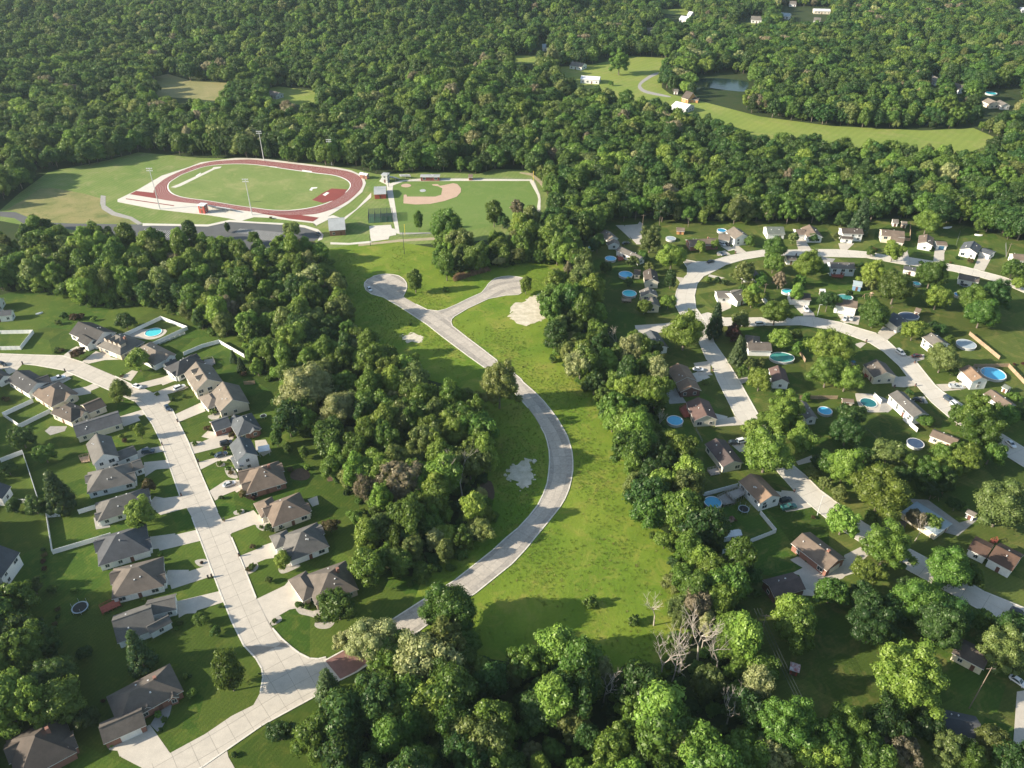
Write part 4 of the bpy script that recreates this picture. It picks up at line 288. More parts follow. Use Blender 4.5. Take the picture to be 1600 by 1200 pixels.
SHRUBS = [(-95.74,170.45,0.59),(-79.49,168.46,1.25),(-80.31,167.4,0.88),(-62.19,154.42,0.75),(-59.43,153.25,1.12),(-55.42,148.97,1.38),(-67.74,148.41,0.82),(-58.8,155.41,0.66),(-103.82,216.64,1.2),(-100.08,214.05,1.19),(-98.59,211.82,1.01),(-101.19,218.6,0.77),(-104.56,224.97,1.05),(-108.79,222.39,0.78),(-116.49,228.06,1.06),(-114.75,236.59,1.36),(-87.21,199.03,1.06),(-98.24,199.33,0.98),(-90.31,192.71,0.96),(-81.12,185.54,0.78),(-86.14,194.98,0.72),(-81.73,176.88,0.98),(-72.41,214.37,1.28),(-74.64,185.27,1.09),(-77.91,213.41,1.1),(-115.39,246.81,1.58),(-196.62,292.0,1.35),(-196.76,290.08,1.04),(-194.32,291.52,1.14),(-161.02,271.81,0.79),(-161.05,273.12,0.8),(-141.58,259.11,0.96),(-199.34,255.06,1.24),(-201.39,256.27,0.95),(-128.35,208.38,0.75),(-142.89,229.81,1.07),(-145.2,232.28,1.07),(-109.82,173.77,0.9),(-107.99,171.78,0.67),(-94.61,147.71,0.89),(-94.92,145.64,0.75),(-108.11,156.33,0.71),(-148.53,156.77,1.06),(-146.64,157.22,0.99),(-144.67,170.8,0.97),(-142.91,167.88,0.96),(-141.9,165.03,0.95),(-145.48,173.27,0.97),(-147.06,175.78,0.91),(-131.66,152.39,0.84),(-130.47,149.82,0.83),(-129.98,147.29,0.82),(-88.6,115.22,0.45),(-67.89,108.25,0.88),(-88.28,114.9,0.54),(-106.13,122.96,0.69),(-90.32,118.86,1.04),(-88.31,117.53,0.92),(-98.94,110.74,0.59),(-87.23,130.09,0.84),(-86.07,130.46,0.58),(-67.98,131.2,0.45),(78.58,267.06,1.47),(68.0,307.49,1.3),(97.48,355.14,2.03),(102.26,355.14,2.03),(105.29,352.61,1.79),(192.46,392.5,1.62),(233.24,381.03,1.26),(238.15,376.94,1.78),(211.65,374.63,1.56),(192.99,390.04,1.61),(223.18,390.65,0.75),(227.47,376.36,0.73),(181.81,268.21,0.9),(211.61,280.79,0.76),(215.41,280.79,1.1),(98.97,190.0,0.77),(90.93,171.18,0.45),(89.08,173.41,0.45),(34.67,147.85,1.83),(22.86,154.12,2.34),(-32.06,345.57,1.73),(-46.57,313.26,1.36),(17.12,283.99,1.97),(4.7,279.23,0.45),(-134.4,255.46,1.14),(-130.33,257.48,1.05),(-135.03,251.87,0.57),(-139.49,433.63,0.95),(137.2,432.32,1.74),(-15.59,370.38,2.1),(-30.64,161.61,0.96),(-110.66,272.68,1.49),(-201.29,318.64,2.21),(-206.2,319.73,2.22),(-206.46,314.32,1.64),(-191.99,317.55,1.33),(-198.46,319.73,1.89)]
CARS = [(-183.2,294.44,0.93,'sedan','white','white car parked by the twin black gabled house'),(-185.97,270.07,0.57,'pickup','white','white and black pickup on the drive at the upper curve'),(-151.61,264.51,-0.44,'sedan','white','white car with black hood at the street edge by the lawn'),(-134.04,263.5,0.73,'suv','white','white car on the driveway of the cream dormer house'),(-134.31,250.13,-0.93,'sedan','navy','dark blue car parked at the kerb of the left street'),(-214.92,281.02,-0.4,'sedan','black','dark car at the photo edge on the upper street'),(-131.8,223.45,0.19,'suv','navy','dark blue truck on the drive of the tall white house'),(-104.94,228.25,0.45,'suv','black','black car behind the brick house garage drive'),(-104.98,221.77,0.53,'sedan','navy','dark blue car before the narrow white house'),(-97.37,206.07,0.54,'sedan','silver','silver car before the brick porch house'),(77.73,276.86,-0.09,'sedan','white','white car beside the large brown brick house'),(81.67,228.65,0.0,'sedan','black','black car beside the plum roofed house'),(84.77,229.55,0.33,'suv','white','white car under the tree by the plum roofed house'),(91.96,197.93,0.34,'suv','black','black car at the tan gabled house'),(92.12,194.65,0.26,'pickup','green','green car on the same drive as the black one'),(116.28,398.22,-1.11,'suv','black','black car on the top blue pool house drive'),(113.75,398.22,-1.0,'sedan','white','white car next to the black one on the upper drive'),(110.38,386.41,-0.92,'sedan','navy','dark car on the drive of the brick ranch'),(103.3,377.19,0.53,'sedan','black','black car parked on the outer loop road'),(61.52,399.28,0.49,'sedan','black','dark car in the uppermost yard beside the roofs'),(112.83,313.6,0.17,'van','white','white van on the inner loop road'),(137.85,326.94,-1.62,'suv','white','white car on the dark drive of the small brown house'),(153.18,318.78,-2.05,'sedan','white','white car of the pair before the bi-level house'),(156.2,318.96,-2.0,'sedan','silver','silver car of the pair before the bi-level house'),(167.14,289.68,-1.21,'suv','silver','silver car parked along the eastern street'),(173.12,287.15,0.15,'sedan','dark_red','dark red car on the drive of the grey roofed house'),(179.41,264.23,-0.14,'pickup','silver','silver pickup on the drive of the orange roofed house'),(172.52,255.43,-1.17,'suv','navy','dark blue car at the eastern street kerb'),(173.45,251.64,-1.28,'suv','white','white car behind the dark blue one at the kerb'),(160.53,255.16,-0.5,'sedan','black','black car before the long split-level house'),(183.03,227.81,-1.36,'sedan','white','white car at the far end of the eastern drive'),(-69.72,347.1,-1.1,'sedan','white','white car parked alone on the turning circle'),(180.49,402.55,-1.26,'sedan','silver','silver car under the blue carport'),(183.72,403.19,-1.22,'suv','white','white car beside the carport in the top row'),(134.25,128.61,-0.92,'sedan','white','white car at the bottom edge near the shaded street'),(145.95,150.83,-0.65,'suv','black','black car on the shaded concrete street'),(-107.39,411.43,-0.93,'sedan','black','dark car at the parking lot end')]
POOLS = [(42.42,392.65,1.54,2.2,'above','turq','turquoise pool at the woods edge half hidden by the dark round tree'),(51.47,379.8,2.88,2.88,'above','blue','round light blue pool beside the red deck'),(57.32,361.74,3.5,3.5,'above','blue','round blue pool with white rim beside the shed annex'),(56.74,341.87,3.37,3.37,'above','turq','turquoise round pool with dark wooden deck'),(86.93,404.45,2.63,2.63,'above','cover','pale covered pool under the upper utility poles'),(117.12,415.03,2.55,2.55,'above','deep','blue pool behind the top garage house'),(133.83,344.04,2.93,2.34,'above','turq','turquoise pool behind the small brown roof'),(159.67,338.01,3.65,2.96,'above','green','green round pool behind the reddish brown roof'),(215.39,340.71,2.03,2.2,'above','deep','deep blue pool between trees with trampoline nearby'),(199.77,352.0,1.88,2.06,'above','turq','turquoise pool shaded by trees in the loop block'),(182.93,320.27,4.62,3.39,'above','dark','dark blue covered oval pool behind the slate roof'),(114.82,285.28,5.2,3.92,'above','green','large green lagoon pool beside the dark grey roof'),(121.03,247.45,2.64,2.64,'above','blue','round blue pool beside the grey roof in trees'),(140.39,253.91,3.16,3.16,'ground','deepgreen','dark green in-ground pool with pale deck'),(198.15,295.84,3.94,3.94,'above','cover','grey covered pool behind the grey roofed house'),(198.7,273.0,4.72,4.72,'above','blue','large bright blue oval pool inside the wood fence'),(61.99,241.25,3.01,3.01,'above','blue','bright round pool beside the maroon roofed house'),(67.23,196.57,2.89,2.74,'above','blue','blue pool joined to the raised timber deck'),(147.8,227.65,2.9,2.88,'above','dark','dark covered oval pool on the eastern lawn'),(-160.87,307.21,3.66,3.66,'ground','turq','bright turquoise in-ground pool in the white fenced yard'),(403.78,692.88,4.45,4.45,'above','turq','small far pool in the eastern woods')]
TRAMPS = [(76.9,193.69,1.84,1.0,'round black trampoline in the white fenced yard'),(-125.34,152.92,2.31,1.0,'dark blue trampoline on the shaded lawn'),(222.84,351.12,2.09,1.0,'black trampoline below the top street'),(-95.52,244.63,1.2,1.0,'small black trampoline on the brick house patio')]
FENCES = [('vinyl','white vinyl fence round the small yard at the photo edge by the slope',[(-228.56,306.0),(-214.08,306.52),(-213.01,293.0),(-221.59,292.71)]),
 ('vinyl','white vinyl fence round the turquoise in-ground pool',[(-172.36,303.44),(-161.35,318.73),(-146.2,309.64),(-156.82,295.93)]),
 ('vinyl','white vinyl fence around the triangle lawn below the brown roofs',[(-188.67,254.23),(-195.78,245.24),(-185.73,238.12),(-178.66,247.54)]),
 ('vinyl','white vinyl fence behind the charcoal roofed house,curving to the woods',[(-140.7,288.21),(-134.72,294.46),(-128.54,298.21),(-114.31,286.6)]),
 ('vinyl','thin white fence bounding the long shaded back garden',[(-182.53,218.2),(-176.95,222.86),(-167.87,210.17),(-159.76,198.66)]),
 ('vinyl','short white fence beside the white decked house',[(-168.9,197.2),(-161.06,197.2)]),
 ('vinyl','white vinyl fence enclosing the dark yard behind the grey roofs',[(-148.91,190.94),(-152.79,190.38),(-143.34,174.26),(-128.17,181.72)]),
 ('vinyl','short white fence between the hip roof and the dark yard',[(-143.1,192.06),(-137.3,195.18)]),
 ('vinyl','white fence from the woods to the tan gabled house',[(57.87,197.88),(77.45,205.02)]),
 ('vinyl','white vinyl fence round the yard with trampoline and shed',[(81.92,191.87),(84.77,183.39),(65.68,174.34)]),
 ('vinyl','short white fence beside the in-ground pool deck',[(144.14,258.53),(145.02,253.47)]),
 ('vinyl','short white fence below the long split-level house',[(149.68,242.96),(151.88,235.57)]),
 ('vinyl','white fence bit by the tree inside the loop',[(119.64,339.16),(120.48,331.31)]),
 ('vinyl','short white fence beside the bend in the loop',[(119.54,339.28),(121.15,332.23)]),
 ('wood','long sunlit wooden fence east of the covered pool',[(204.05,305.29),(207.48,285.26)]),
 ('wood','wooden fence round the large oval pool',[(193.48,279.12),(208.39,279.49),(208.56,267.0)]),
 ('wood','wooden fence between the inner gardens',[(123.72,293.21),(124.12,282.94)]),
 ('wood','low wooden fence between the white gabled and grey roofed houses',[(111.04,256.58),(128.92,256.58)]),
 ('chain','thin chain-link fence beside the maroon roofed house',[(69.23,236.95),(70.25,229.45)]),
 ('chain','thin fence between the top street back yards',[(250.28,414.79),(240.07,397.27)]),
 ('chain','thin fence at the far side of the top street yard',[(267.84,399.16),(259.74,382.61)]),
 ('wood','brown screen fence beside the cream house',[(225.91,423.65),(217.74,403.62),(214.45,403.62)]),
 ('wood','brown wood fence beside the green play court',[(-108.95,266.49),(-104.67,266.92)]),
 ('rail','white rail fence beside the pool yard',[(-154.34,297.21),(-146.17,305.77)]),
 ('chain','outfield fence of the ball field,woods side',[(-68.82,491.76),(-32.36,496.61),(11.54,495.55),(14.16,492.39),(17.29,468.22),(16.81,439.65),(-4.05,419.33)]),
 ('chain','near foul line fence of the ball field',[(-63.63,408.92),(-45.14,409.71),(-25.31,411.61)])]
MASTS = [(-208.48,447.48,25.0,'floodlight mast at the near corner of the running track'),(-151.63,438.96,21.75,'floodlight mast in front of the track parking lot'),(-168.09,531.01,20.0,'floodlight mast behind the track back straight,west one'),(-120.51,522.32,17.25,'floodlight mast behind the track back straight,east one')]
UPOLES = [(72.72,415.71,10.25,'wooden utility pole at the forked driveway'),(83.57,423.54,9.25,'wooden utility pole behind the uppermost tree'),(99.61,421.78,5.75,'wooden utility pole behind the garden shed'),(195.06,437.1,6.25,'wooden utility pole behind the dark pine'),(122.33,342.85,6.0,'utility pole inside the loop'),(260.22,383.42,8.0,'utility pole on the top street lawn'),(141.74,322.5,5.75,'lamp post on the inner lawn'),(100.8,191.54,8.5,'street lamp beside the straight street'),(117.92,121.08,17.25,'utility pole in the dark lower block'),(68.65,141.16,12.25,'pole of the power line corridor'),(173.59,319.56,6.75,'utility pole among the eastern block trees'),(37.49,424.42,2.75,'small utility pole over the woods'),(-93.85,493.06,8.75,'dark pole beside the pavilion'),(-77.47,483.16,9.0,'dark pole beside the press box'),(-57.05,387.25,12.75,'floodlight pole at the near foul line'),(-76.53,397.47,6.25,'pole on the pale concrete pad')]
FOULS = [(-59.27,410.61,6.75,'yellow foul pole at the near line'),(13.7,493.06,6.75,'yellow foul pole at the far corner')]
WIRES = [((66.28,144.35,11.0),(70.63,112.08,11.0),0,'power line over the bottom corridor,first strand'),((67.16,144.35,11.0),(71.4,112.08,11.0),0,'power line over the bottom corridor,middle strand'),((68.04,144.35,11.0),(72.17,112.08,11.0),0,'power line over the bottom corridor,last strand'),((36.08,409.96,9.0),(73.05,417.83,9.0),0,'power line from the woods to the forked driveway pole'),((73.05,417.83,9.0),(83.11,423.21,9.0),0,'power line between the forked driveway pole and its neighbour'),((83.11,423.21,9.0),(97.5,413.43,9.0),0,'power line on to the garden shed pole'),((97.5,413.43,9.0),(191.05,429.62,9.0),0,'power line running behind the top row of houses'),((139.52,320.3,7.0),(171.53,319.12,7.0),0,'power line crossing the inner loop gardens'),((126.85,233.11,8.0),(140.07,193.68,8.0),0,'power line above the eastern gardens')]
BINS = [(-206.54,281.51),(-186.18,276.08),(-127.54,241.75),(-128.39,227.73),(-112.31,200.81),(-90.88,164.94),(-91.82,164.47),(-84.98,173.42),(83.69,276.53),(96.43,202.76),(156.05,299.37),(170.33,282.32),(163.61,265.36),(154.69,264.38),(-112.09,218.29),(-94.15,188.7),(118.68,387.84),(149.99,384.99),(160.23,384.39)]
DECKS = [([(-119.6,152.92),(-115.45,156.44),(-113.86,153.79),(-118.0,150.77)],0.9,'deck_red','red wooden deck behind the taupe roofed house'),([(72.3,199.95),(77.31,202.33),(79.18,199.95),(73.94,196.45)],2.2,'deck_grey','raised timber deck between the tan gabled house and its pool'),([(68.98,198.78),(72.73,201.14),(74.51,196.46),(70.65,195.3)],1.1,'deck_grey','lower timber deck at the blue pool edge'),([(64.97,249.12),(68.33,252.26),(69.25,244.51),(65.89,243.75)],0.8,'deck_red','red deck between maroon roofed house and bright pool'),([(55.34,382.32),(58.02,383.74),(58.17,379.49),(55.51,378.09)],0.7,'deck_red','red deck beside the long grey roofed house'),([(52.44,337.04),(57.03,337.04),(56.67,334.11),(52.46,334.69)],1.0,'deck_wood','dark deck at the turquoise pool'),([(161.14,363.5),(167.23,361.3),(165.31,358.59),(160.64,359.67)],1.0,'deck_red','red brown deck behind the pale blue house'),([(68.78,213.52),(72.43,214.8),(73.02,211.61),(69.47,210.67)],0.5,'deck_grey','small grey deck at the plum roofed house'),([(151.69,179.35),(154.03,180.22),(153.6,178.7),(151.8,178.27)],0.8,'deck_red','red deck behind the chocolate roofed house'),([(194.8,277.76),(195.87,274.77),(194.38,272.56),(193.67,276.26)],1.0,'deck_grey','grey deck between orange roofed house and oval pool'),([(-155.4,220.13),(-152.53,221.47),(-150.66,218.15),(-153.37,217.5)],0.6,'deck_wood','brown deck behind the tall white house'),([(146.87,275.67),(149.1,274.92),(147.48,270.52),(144.86,271.25)],0.9,'deck_red','red deck by the brown roofed house with blue base'),([(-130.64,284.27),(-127.36,285.21),(-125.22,281.51),(-127.12,277.87)],0.6,'deck_grey','grey patio deck with blue cushions behind the charcoal house')]
CAGE = (-76.0,434.45,13.62,12.69,0.124)
BLEACH = [(-172.85,446.16,2.813,18.91,5.0,'grey spectator stand beside the track straight','steel'),(-68.8,498.21,3.142,6.96,4.0,'grey spectator stand along the far foul line','steel'),(-77.41,495.77,2.649,10.29,5.0,'angled grey spectator stand behind home plate','steel')]
PLAYSETS = [(69.33,186.67,0.5,'red and green play set beside the white metal shed','door_brown'),(140.82,279.26,0.3,'play set with blue canopy under the largest tree','door_blue'),(170.58,339.22,0.2,'small wooden swing set near the green covered pool','deck_wood'),(144.2,199.96,0.8,'blue topped play set behind the metal roofed house','door_blue')]
CANOPY = [(-89.53,223.01,0.3,'white patio canopy behind the narrow white house'),(-129.74,277.88,0.5,'white canopy with blue seats behind the charcoal roofed house'),(52.89,299.79,0.1,'white pergola beside the dark dense tree')]
BOATS = [(245.9,420.61,0.2,5.5,'upturned white boat on the lawn behind the top row'),(-220.01,323.9,0.6,3.2,'small white upturned boat on the grassy slope'),(258.46,410.4,-0.3,4.0,'white upturned boat at the woods edge of the top street')]
REEDS = [(-29.73,361.56),(-25.16,366.04),(-12.83,371.06),(-11.0,367.55),(-19.47,362.3),(-24.78,358.62),(-28.7,355.71)]
MARKS = [(-84.28,264.8,'huge pale woods edge sycamore'),(-48.43,356.44,'lone tree between turning circles'),(3.37,212.18,'gravel patch at the road curve'),(-45.13,133.92,'brick crossing'),(76.28,133.6,'small shed at the power lines'),(-116.44,275.18,'fenced play court'),(-160.96,307.38,'turquoise in-ground pool'),(62.36,242.68,'bright pool with red deck'),(44.4,130.93,'tall forked white dead trunk'),(70.26,182.12,'white metal roofed shed'),(9.33,326.52,'large sandy gravel patch'),(-48.83,128.25,'spruce at the crossing'),(-57.18,159.9,'corner house with gravel beds'),(28.42,140.1,'meadow bottom tip'),(0.0,106.8,'bottom centre edge of the photo'),(112.25,116.19,'bottom dark roof'),(81.41,161.62,'dark detached garage'),(69.43,116.19,'large tree by the power line bottom'),(-97.67,128.25,'brick house with taupe roof'),(-8.21,203.13,'small curbside clearing of bare soil'),(-97.46,224.21,'narrow white two-storey house'),(10.64,229.95,'inner bend of the curved road')]
NEAR_TREES = 69

# ------------------------------------------------------------------ materials
MATS = {}
def nodes_of(name):
    m = bpy.data.materials.new(name); m.use_nodes = True
    nt = m.node_tree; b = nt.nodes['Principled BSDF']
    return m, nt, b
def noise(nt, scale, detail=4, rough=.6, vec=None, dist=0.):
    n = nt.nodes.new('ShaderNodeTexNoise'); n.inputs['Scale'].default_value = scale; n.inputs['Detail'].default_value = detail
    n.inputs['Roughness'].default_value = rough; n.inputs['Distortion'].default_value = dist
    if vec is not None: nt.links.new(vec, n.inputs['Vector'])
    return n
def ramp(nt, src, stops):
    r = nt.nodes.new('ShaderNodeValToRGB'); e = r.color_ramp.elements
    while len(e) < len(stops): e.new(.5)
    for i, (p, cc) in enumerate(stops):
        e[i].position = p; e[i].color = (cc, cc, cc, 1) if isinstance(cc, (int, float)) else (*cc, 1)
    nt.links.new(src, r.inputs[0]); return r
def mix(nt, a, b, fac, mode='MIX'):
    m = nt.nodes.new('ShaderNodeMix'); m.data_type = 'RGBA'; m.blend_type = mode
    for s, i in ((fac, 0), (a, 6), (b, 7)):
        if hasattr(s, 'links'): nt.links.new(s, m.inputs[i])
        else: m.inputs[i].default_value = s if i == 0 else (*s, 1)
    return m.outputs[2]
def value_jitter(nt, col, src, lo, hi, hue=0.):
    h = nt.nodes.new('ShaderNodeHueSaturation')
    mr = nt.nodes.new('ShaderNodeMapRange'); mr.inputs[3].default_value = lo; mr.inputs[4].default_value = hi
    nt.links.new(src, mr.inputs[0]); nt.links.new(mr.outputs[0], h.inputs['Value'])
    if hue:
        m2 = nt.nodes.new('ShaderNodeMapRange'); m2.inputs[3].default_value = .5 - hue; m2.inputs[4].default_value = .5 + hue
        mu = nt.nodes.new('ShaderNodeMath'); mu.operation = 'FRACT'; m3 = nt.nodes.new('ShaderNodeMath'); m3.operation = 'MULTIPLY'
        m3.inputs[1].default_value = 7.13; nt.links.new(src, m3.inputs[0]); nt.links.new(m3.outputs[0], mu.inputs[0])
        nt.links.new(mu.outputs[0], m2.inputs[0]); nt.links.new(m2.outputs[0], h.inputs['Hue'])
    nt.links.new(col, h.inputs['Color']); return h.outputs[0]
def bump(nt, b, src, strength, dist):
    bp = nt.nodes.new('ShaderNodeBump'); bp.inputs['Strength'].default_value = strength; bp.inputs['Distance'].default_value = dist
    nt.links.new(src, bp.inputs['Height']); nt.links.new(bp.outputs[0], b.inputs['Normal'])
def surf(name, c1, c2=None, scale=.5, rough=.85, var=.0, bmp=0., bscale=3., metal=0., fine=None, stretch=None):
    """mottled surface in two tones with fine grain; var = brightness spread between objects"""
    m, nt, b = nodes_of(name); c2 = c2 or tuple(x * .82 for x in c1)
    g = nt.nodes.new('ShaderNodeNewGeometry'); vec = g.outputs['Position']
    if stretch:
        mp = nt.nodes.new('ShaderNodeMapping'); mp.inputs['Scale'].default_value = stretch; nt.links.new(vec, mp.inputs[0]); vec = mp.outputs[0]
    n1 = noise(nt, scale, 5, .65, vec); r = ramp(nt, n1.outputs[0], [(.35, 0.), (.65, 1.)])
    col = mix(nt, c1, c2, r.outputs[0])
    n2 = noise(nt, fine or scale * 9, 3, .7, vec)
    col = value_jitter(nt, col, n2.outputs[0], .78, 1.22)
    if var:
        oi = nt.nodes.new('ShaderNodeObjectInfo'); col = value_jitter(nt, col, oi.outputs['Random'], 1 - var, 1 + var)
    nt.links.new(col, b.inputs['Base Color']); b.inputs['Roughness'].default_value = rough; b.inputs['Metallic'].default_value = metal
    if bmp: bump(nt, b, noise(nt, bscale, 5, .7, g.outputs['Position']).outputs[0], 1.0, bmp)
    MATS[name] = m; return m
def grass(name, cols, sc=(.035, .25, 1.6), bmp=.12, bscale=2.5, rough=.95, stripe=None, lots=None, jit=.45):
    """grass sheet: broad patches, drier spots, blade-size speckle"""
    m, nt, b = nodes_of(name); g = nt.nodes.new('ShaderNodeNewGeometry'); v = g.outputs['Position']
    a = ramp(nt, noise(nt, sc[0], 5, .6, v, .6).outputs[0], [(.36, 0.), (.64, 1.)])
    col = mix(nt, cols[0], cols[1], a.outputs[0])
    d = ramp(nt, noise(nt, sc[1], 6, .7, v, .8).outputs[0], [(.5, 0.), (.72, 1.)])
    col = mix(nt, col, cols[2], d.outputs[0])
    if lots:   # each garden is mown and watered differently
        vo = nt.nodes.new('ShaderNodeTexVoronoi'); vo.inputs['Scale'].default_value = lots; nt.links.new(v, vo.inputs['Vector'])
        sc_ = nt.nodes.new('ShaderNodeSeparateColor'); nt.links.new(vo.outputs['Color'], sc_.inputs[0])
        dry = nt.nodes.new('ShaderNodeMath'); dry.operation = 'MULTIPLY'; dry.inputs[1].default_value = .45; nt.links.new(sc_.outputs[0], dry.inputs[0])
        col = mix(nt, col, cols[2], dry.outputs[0]); col = value_jitter(nt, col, sc_.outputs[1], .78, 1.18)
    if stripe:
        w = nt.nodes.new('ShaderNodeTexWave'); w.inputs['Scale'].default_value = stripe[0]; w.inputs['Distortion'].default_value = 1.2
        w.inputs['Detail'].default_value = 2
        mp = nt.nodes.new('ShaderNodeMapping'); mp.inputs['Rotation'].default_value = (0, 0, stripe[1]); nt.links.new(v, mp.inputs[0]); nt.links.new(mp.outputs[0], w.inputs[0])
        col = value_jitter(nt, col, w.outputs['Fac'], 1 - stripe[2], 1 + stripe[2])
    n3 = noise(nt, sc[2], 6, .8, v); col = value_jitter(nt, col, n3.outputs[0], 1 - jit, 1 + jit)
    nt.links.new(col, b.inputs['Base Color']); b.inputs['Roughness'].default_value = rough; b.inputs['Specular IOR Level'].default_value = .15
    if bmp: bump(nt, b, noise(nt, bscale, 6, .75, v).outputs[0], 1.0, bmp)
    MATS[name] = m; return m
def leaf(name, c1, c2, trans=.28, spread=.35):
    m, nt, b = nodes_of(name); nt.nodes.remove(b); out = nt.nodes['Material Output']
    at = nt.nodes.new('ShaderNodeAttribute'); at.attribute_name = 'tone'
    oi = nt.nodes.new('ShaderNodeObjectInfo')
    col = mix(nt, c1, c2, at.outputs['Fac'])
    col = value_jitter(nt, col, oi.outputs['Random'], 1 - spread, 1 + spread, .018)
    d = nt.nodes.new('ShaderNodeBsdfDiffuse'); t = nt.nodes.new('ShaderNodeBsdfTranslucent'); g = nt.nodes.new('ShaderNodeBsdfGlossy')
    g.inputs['Roughness'].default_value = .45; g.inputs[0].default_value = (1, 1, .9, 1)
    nt.links.new(col, d.inputs[0]); tc = mix(nt, col, (.55, .75, .12), .25); nt.links.new(tc, t.inputs[0])
    m1 = nt.nodes.new('ShaderNodeMixShader'); m1.inputs[0].default_value = trans; nt.links.new(d.outputs[0], m1.inputs[1]); nt.links.new(t.outputs[0], m1.inputs[2])
    m2 = nt.nodes.new('ShaderNodeMixShader'); m2.inputs[0].default_value = .02; nt.links.new(m1.outputs[0], m2.inputs[1]); nt.links.new(g.outputs[0], m2.inputs[2])
    nt.links.new(m2.outputs[0], out.inputs[0]); MATS[name] = m; return m

grass('forest_floor', [(.026, .048, .012), (.040, .058, .018), (.055, .052, .025)], bmp=.3, bscale=.8)
grass('lawn', [(.030, .072, .008), (.050, .098, .011), (.105, .128, .022)], lots=.045, stripe=(.28, .5, .07))
grass('lawn_right', [(.034, .076, .010), (.058, .104, .014), (.150, .145, .042)], lots=.042, sc=(.05, .16, 1.6), stripe=(.3, 1.1, .05))
grass('meadow', [(.100, .175, .016), (.165, .220, .026), (.240, .240, .048)], sc=(.03, .10, .9), bmp=.22, bscale=.9, jit=.3, stripe=(.03, .75, .04))
grass('sports', [(.125, .190, .045), (.170, .220, .062), (.235, .245, .100)], sc=(.03, .1, 1.2), stripe=(.12, .3, .06))
grass('ball_grass', [(.115, .185, .042), (.135, .200, .050), (.165, .215, .065)], sc=(.03, .1, 1.5), bmp=.03, stripe=(.2, 1.55, .05))
grass('track_grass', [(.145, .205, .058), (.180, .230, .072), (.270, .275, .115)], sc=(.04, .06, 1.2), bmp=.03, stripe=(.14, 1.2, .10))
grass('hill_grass', [(.190, .195, .070), (.260, .230, .100), (.120, .150, .045)], sc=(.05, .12, 1.2), stripe=(.22, .9, .10))
grass('far_field', [(.165, .225, .045), (.215, .255, .055), (.260, .260, .085)], sc=(.015, .04, .8), stripe=(.06, .7, .04))
grass('straw_field', [(.250, .225, .100), (.200, .200, .080), (.300, .260, .130)], sc=(.02, .06, .8))
surf('concrete', (.49, .445, .375), (.43, .39, .33), .35, .9, .03, fine=4)
surf('concrete_white', (.55, .51, .44), (.50, .465, .40), .3, .9, .03, fine=4)
surf('concrete_light', (.58, .55, .48), (.52, .49, .43), .3, .9, fine=4)
surf('weathered', (.46, .41, .345), (.36, .325, .28), 1.1, .92, .08, fine=5.0)
surf('weathered_dark', (.38, .345, .295), (.27, .245, .215), .9, .92, .10, fine=5.0)
surf('path', (.33, .315, .29), None, .5, .9)
surf('joint', (.31, .28, .235), None, .5, .95)
surf('kerb', (.66, .62, .54), (.52, .49, .43), .5, .9, fine=3)
surf('asphalt', (.095, .098, .10), (.075, .078, .08), .1, .9, fine=3)
surf('gravel', (.33, .32, .295), (.26, .26, .24), .4, .95, bmp=.05)
surf('gravel_white', (.62, .56, .45), (.42, .38, .27), .35, .95, bmp=.08, fine=2)
surf('gravel_bed', (.42, .39, .33), (.33, .30, .26), 1.2, .95, bmp=.06, fine=6)
surf('mulch', (.075, .045, .028), (.11, .07, .045), .8, .95, bmp=.08)
surf('dirt', (.36, .30, .20), (.28, .25, .15), .25, .95)
surf('infield', (.47, .33, .245), (.43, .30, .22), .2, .95)
surf('mound', (.40, .42, .42), None, .5, .9)
surf('brick_pave', (.24, .125, .105), (.19, .10, .085), .6, .9, fine=5)
surf('track_red', (.215, .040, .032), (.185, .034, .028), .15, .9, fine=2)
surf('line_white', (.75, .74, .70), None, 1, .8)
surf('vinyl', (.80, .80, .79), (.76, .76, .75), .3, .45)
surf('fence_wood', (.40, .29, .19), (.30, .22, .15), .8, .9, .12)
surf('chain', (.24, .25, .25), None, 1, .6)
surf('bark', (.13, .105, .08), (.20, .17, .14), 2., .95)
surf('dead_bark', (.46, .41, .35), (.34, .30, .25), 1.5, .9)
surf('pole_wood', (.22, .17, .13), None, 1, .9)
surf('steel', (.58, .59, .59), None, 1, .5, metal=.1)
surf('dark_steel', (.05, .055, .06), None, 1, .5)
surf('yellow_paint', (.70, .55, .05), None, 1, .6)
surf('rubber', (.02, .02, .02), None, 2, .8)
surf('deck_wood', (.30, .20, .13), (.38, .28, .2), 1, .85)
surf('deck_red', (.26, .06, .04), (.33, .09, .06), 1, .85)
surf('deck_grey', (.34, .31, .28), None, 1, .85)
surf('net', (.018, .03, .03), None, 1, .9)
surf('court', (.04, .11, .06), None, .4, .9)
WALL = dict(white=(.78, .78, .76), cream=(.66, .60, .48), brick=(.27, .13, .095), brick_dark=(.16, .085, .07), brick_pale=(.52, .42, .33), yellow=(.72, .64, .45),
            pale_blue=(.55, .62, .68), grey_wall=(.46, .47, .47), red_wall=(.42, .08, .06), maroon_wall=(.22, .05, .045), blue_wall=(.18, .33, .50), orange_wood=(.55, .28, .12))
for k, v in WALL.items(): surf('wall_' + k, v, tuple(x * .9 for x in v), .35, .8, fine=5 if 'brick' in k else 2)
ROOF = dict(black=(.050, .047, .045), charcoal=(.058, .058, .060), grey_tan=(.155, .140, .122), tan_grey=(.190, .160, .130), slate=(.088, .098, .108), slate_tan=(.125, .118, .108),
            slate_dark=(.070, .075, .084), brown=(.165, .125, .095), dark_brown=(.085, .068, .056), brown_grey=(.125, .105, .088), green_grey=(.125, .145, .125), orange_brown=(.245, .165, .110),
            maroon=(.130, .082, .070), plum=(.095, .072, .068), choc=(.095, .055, .038))
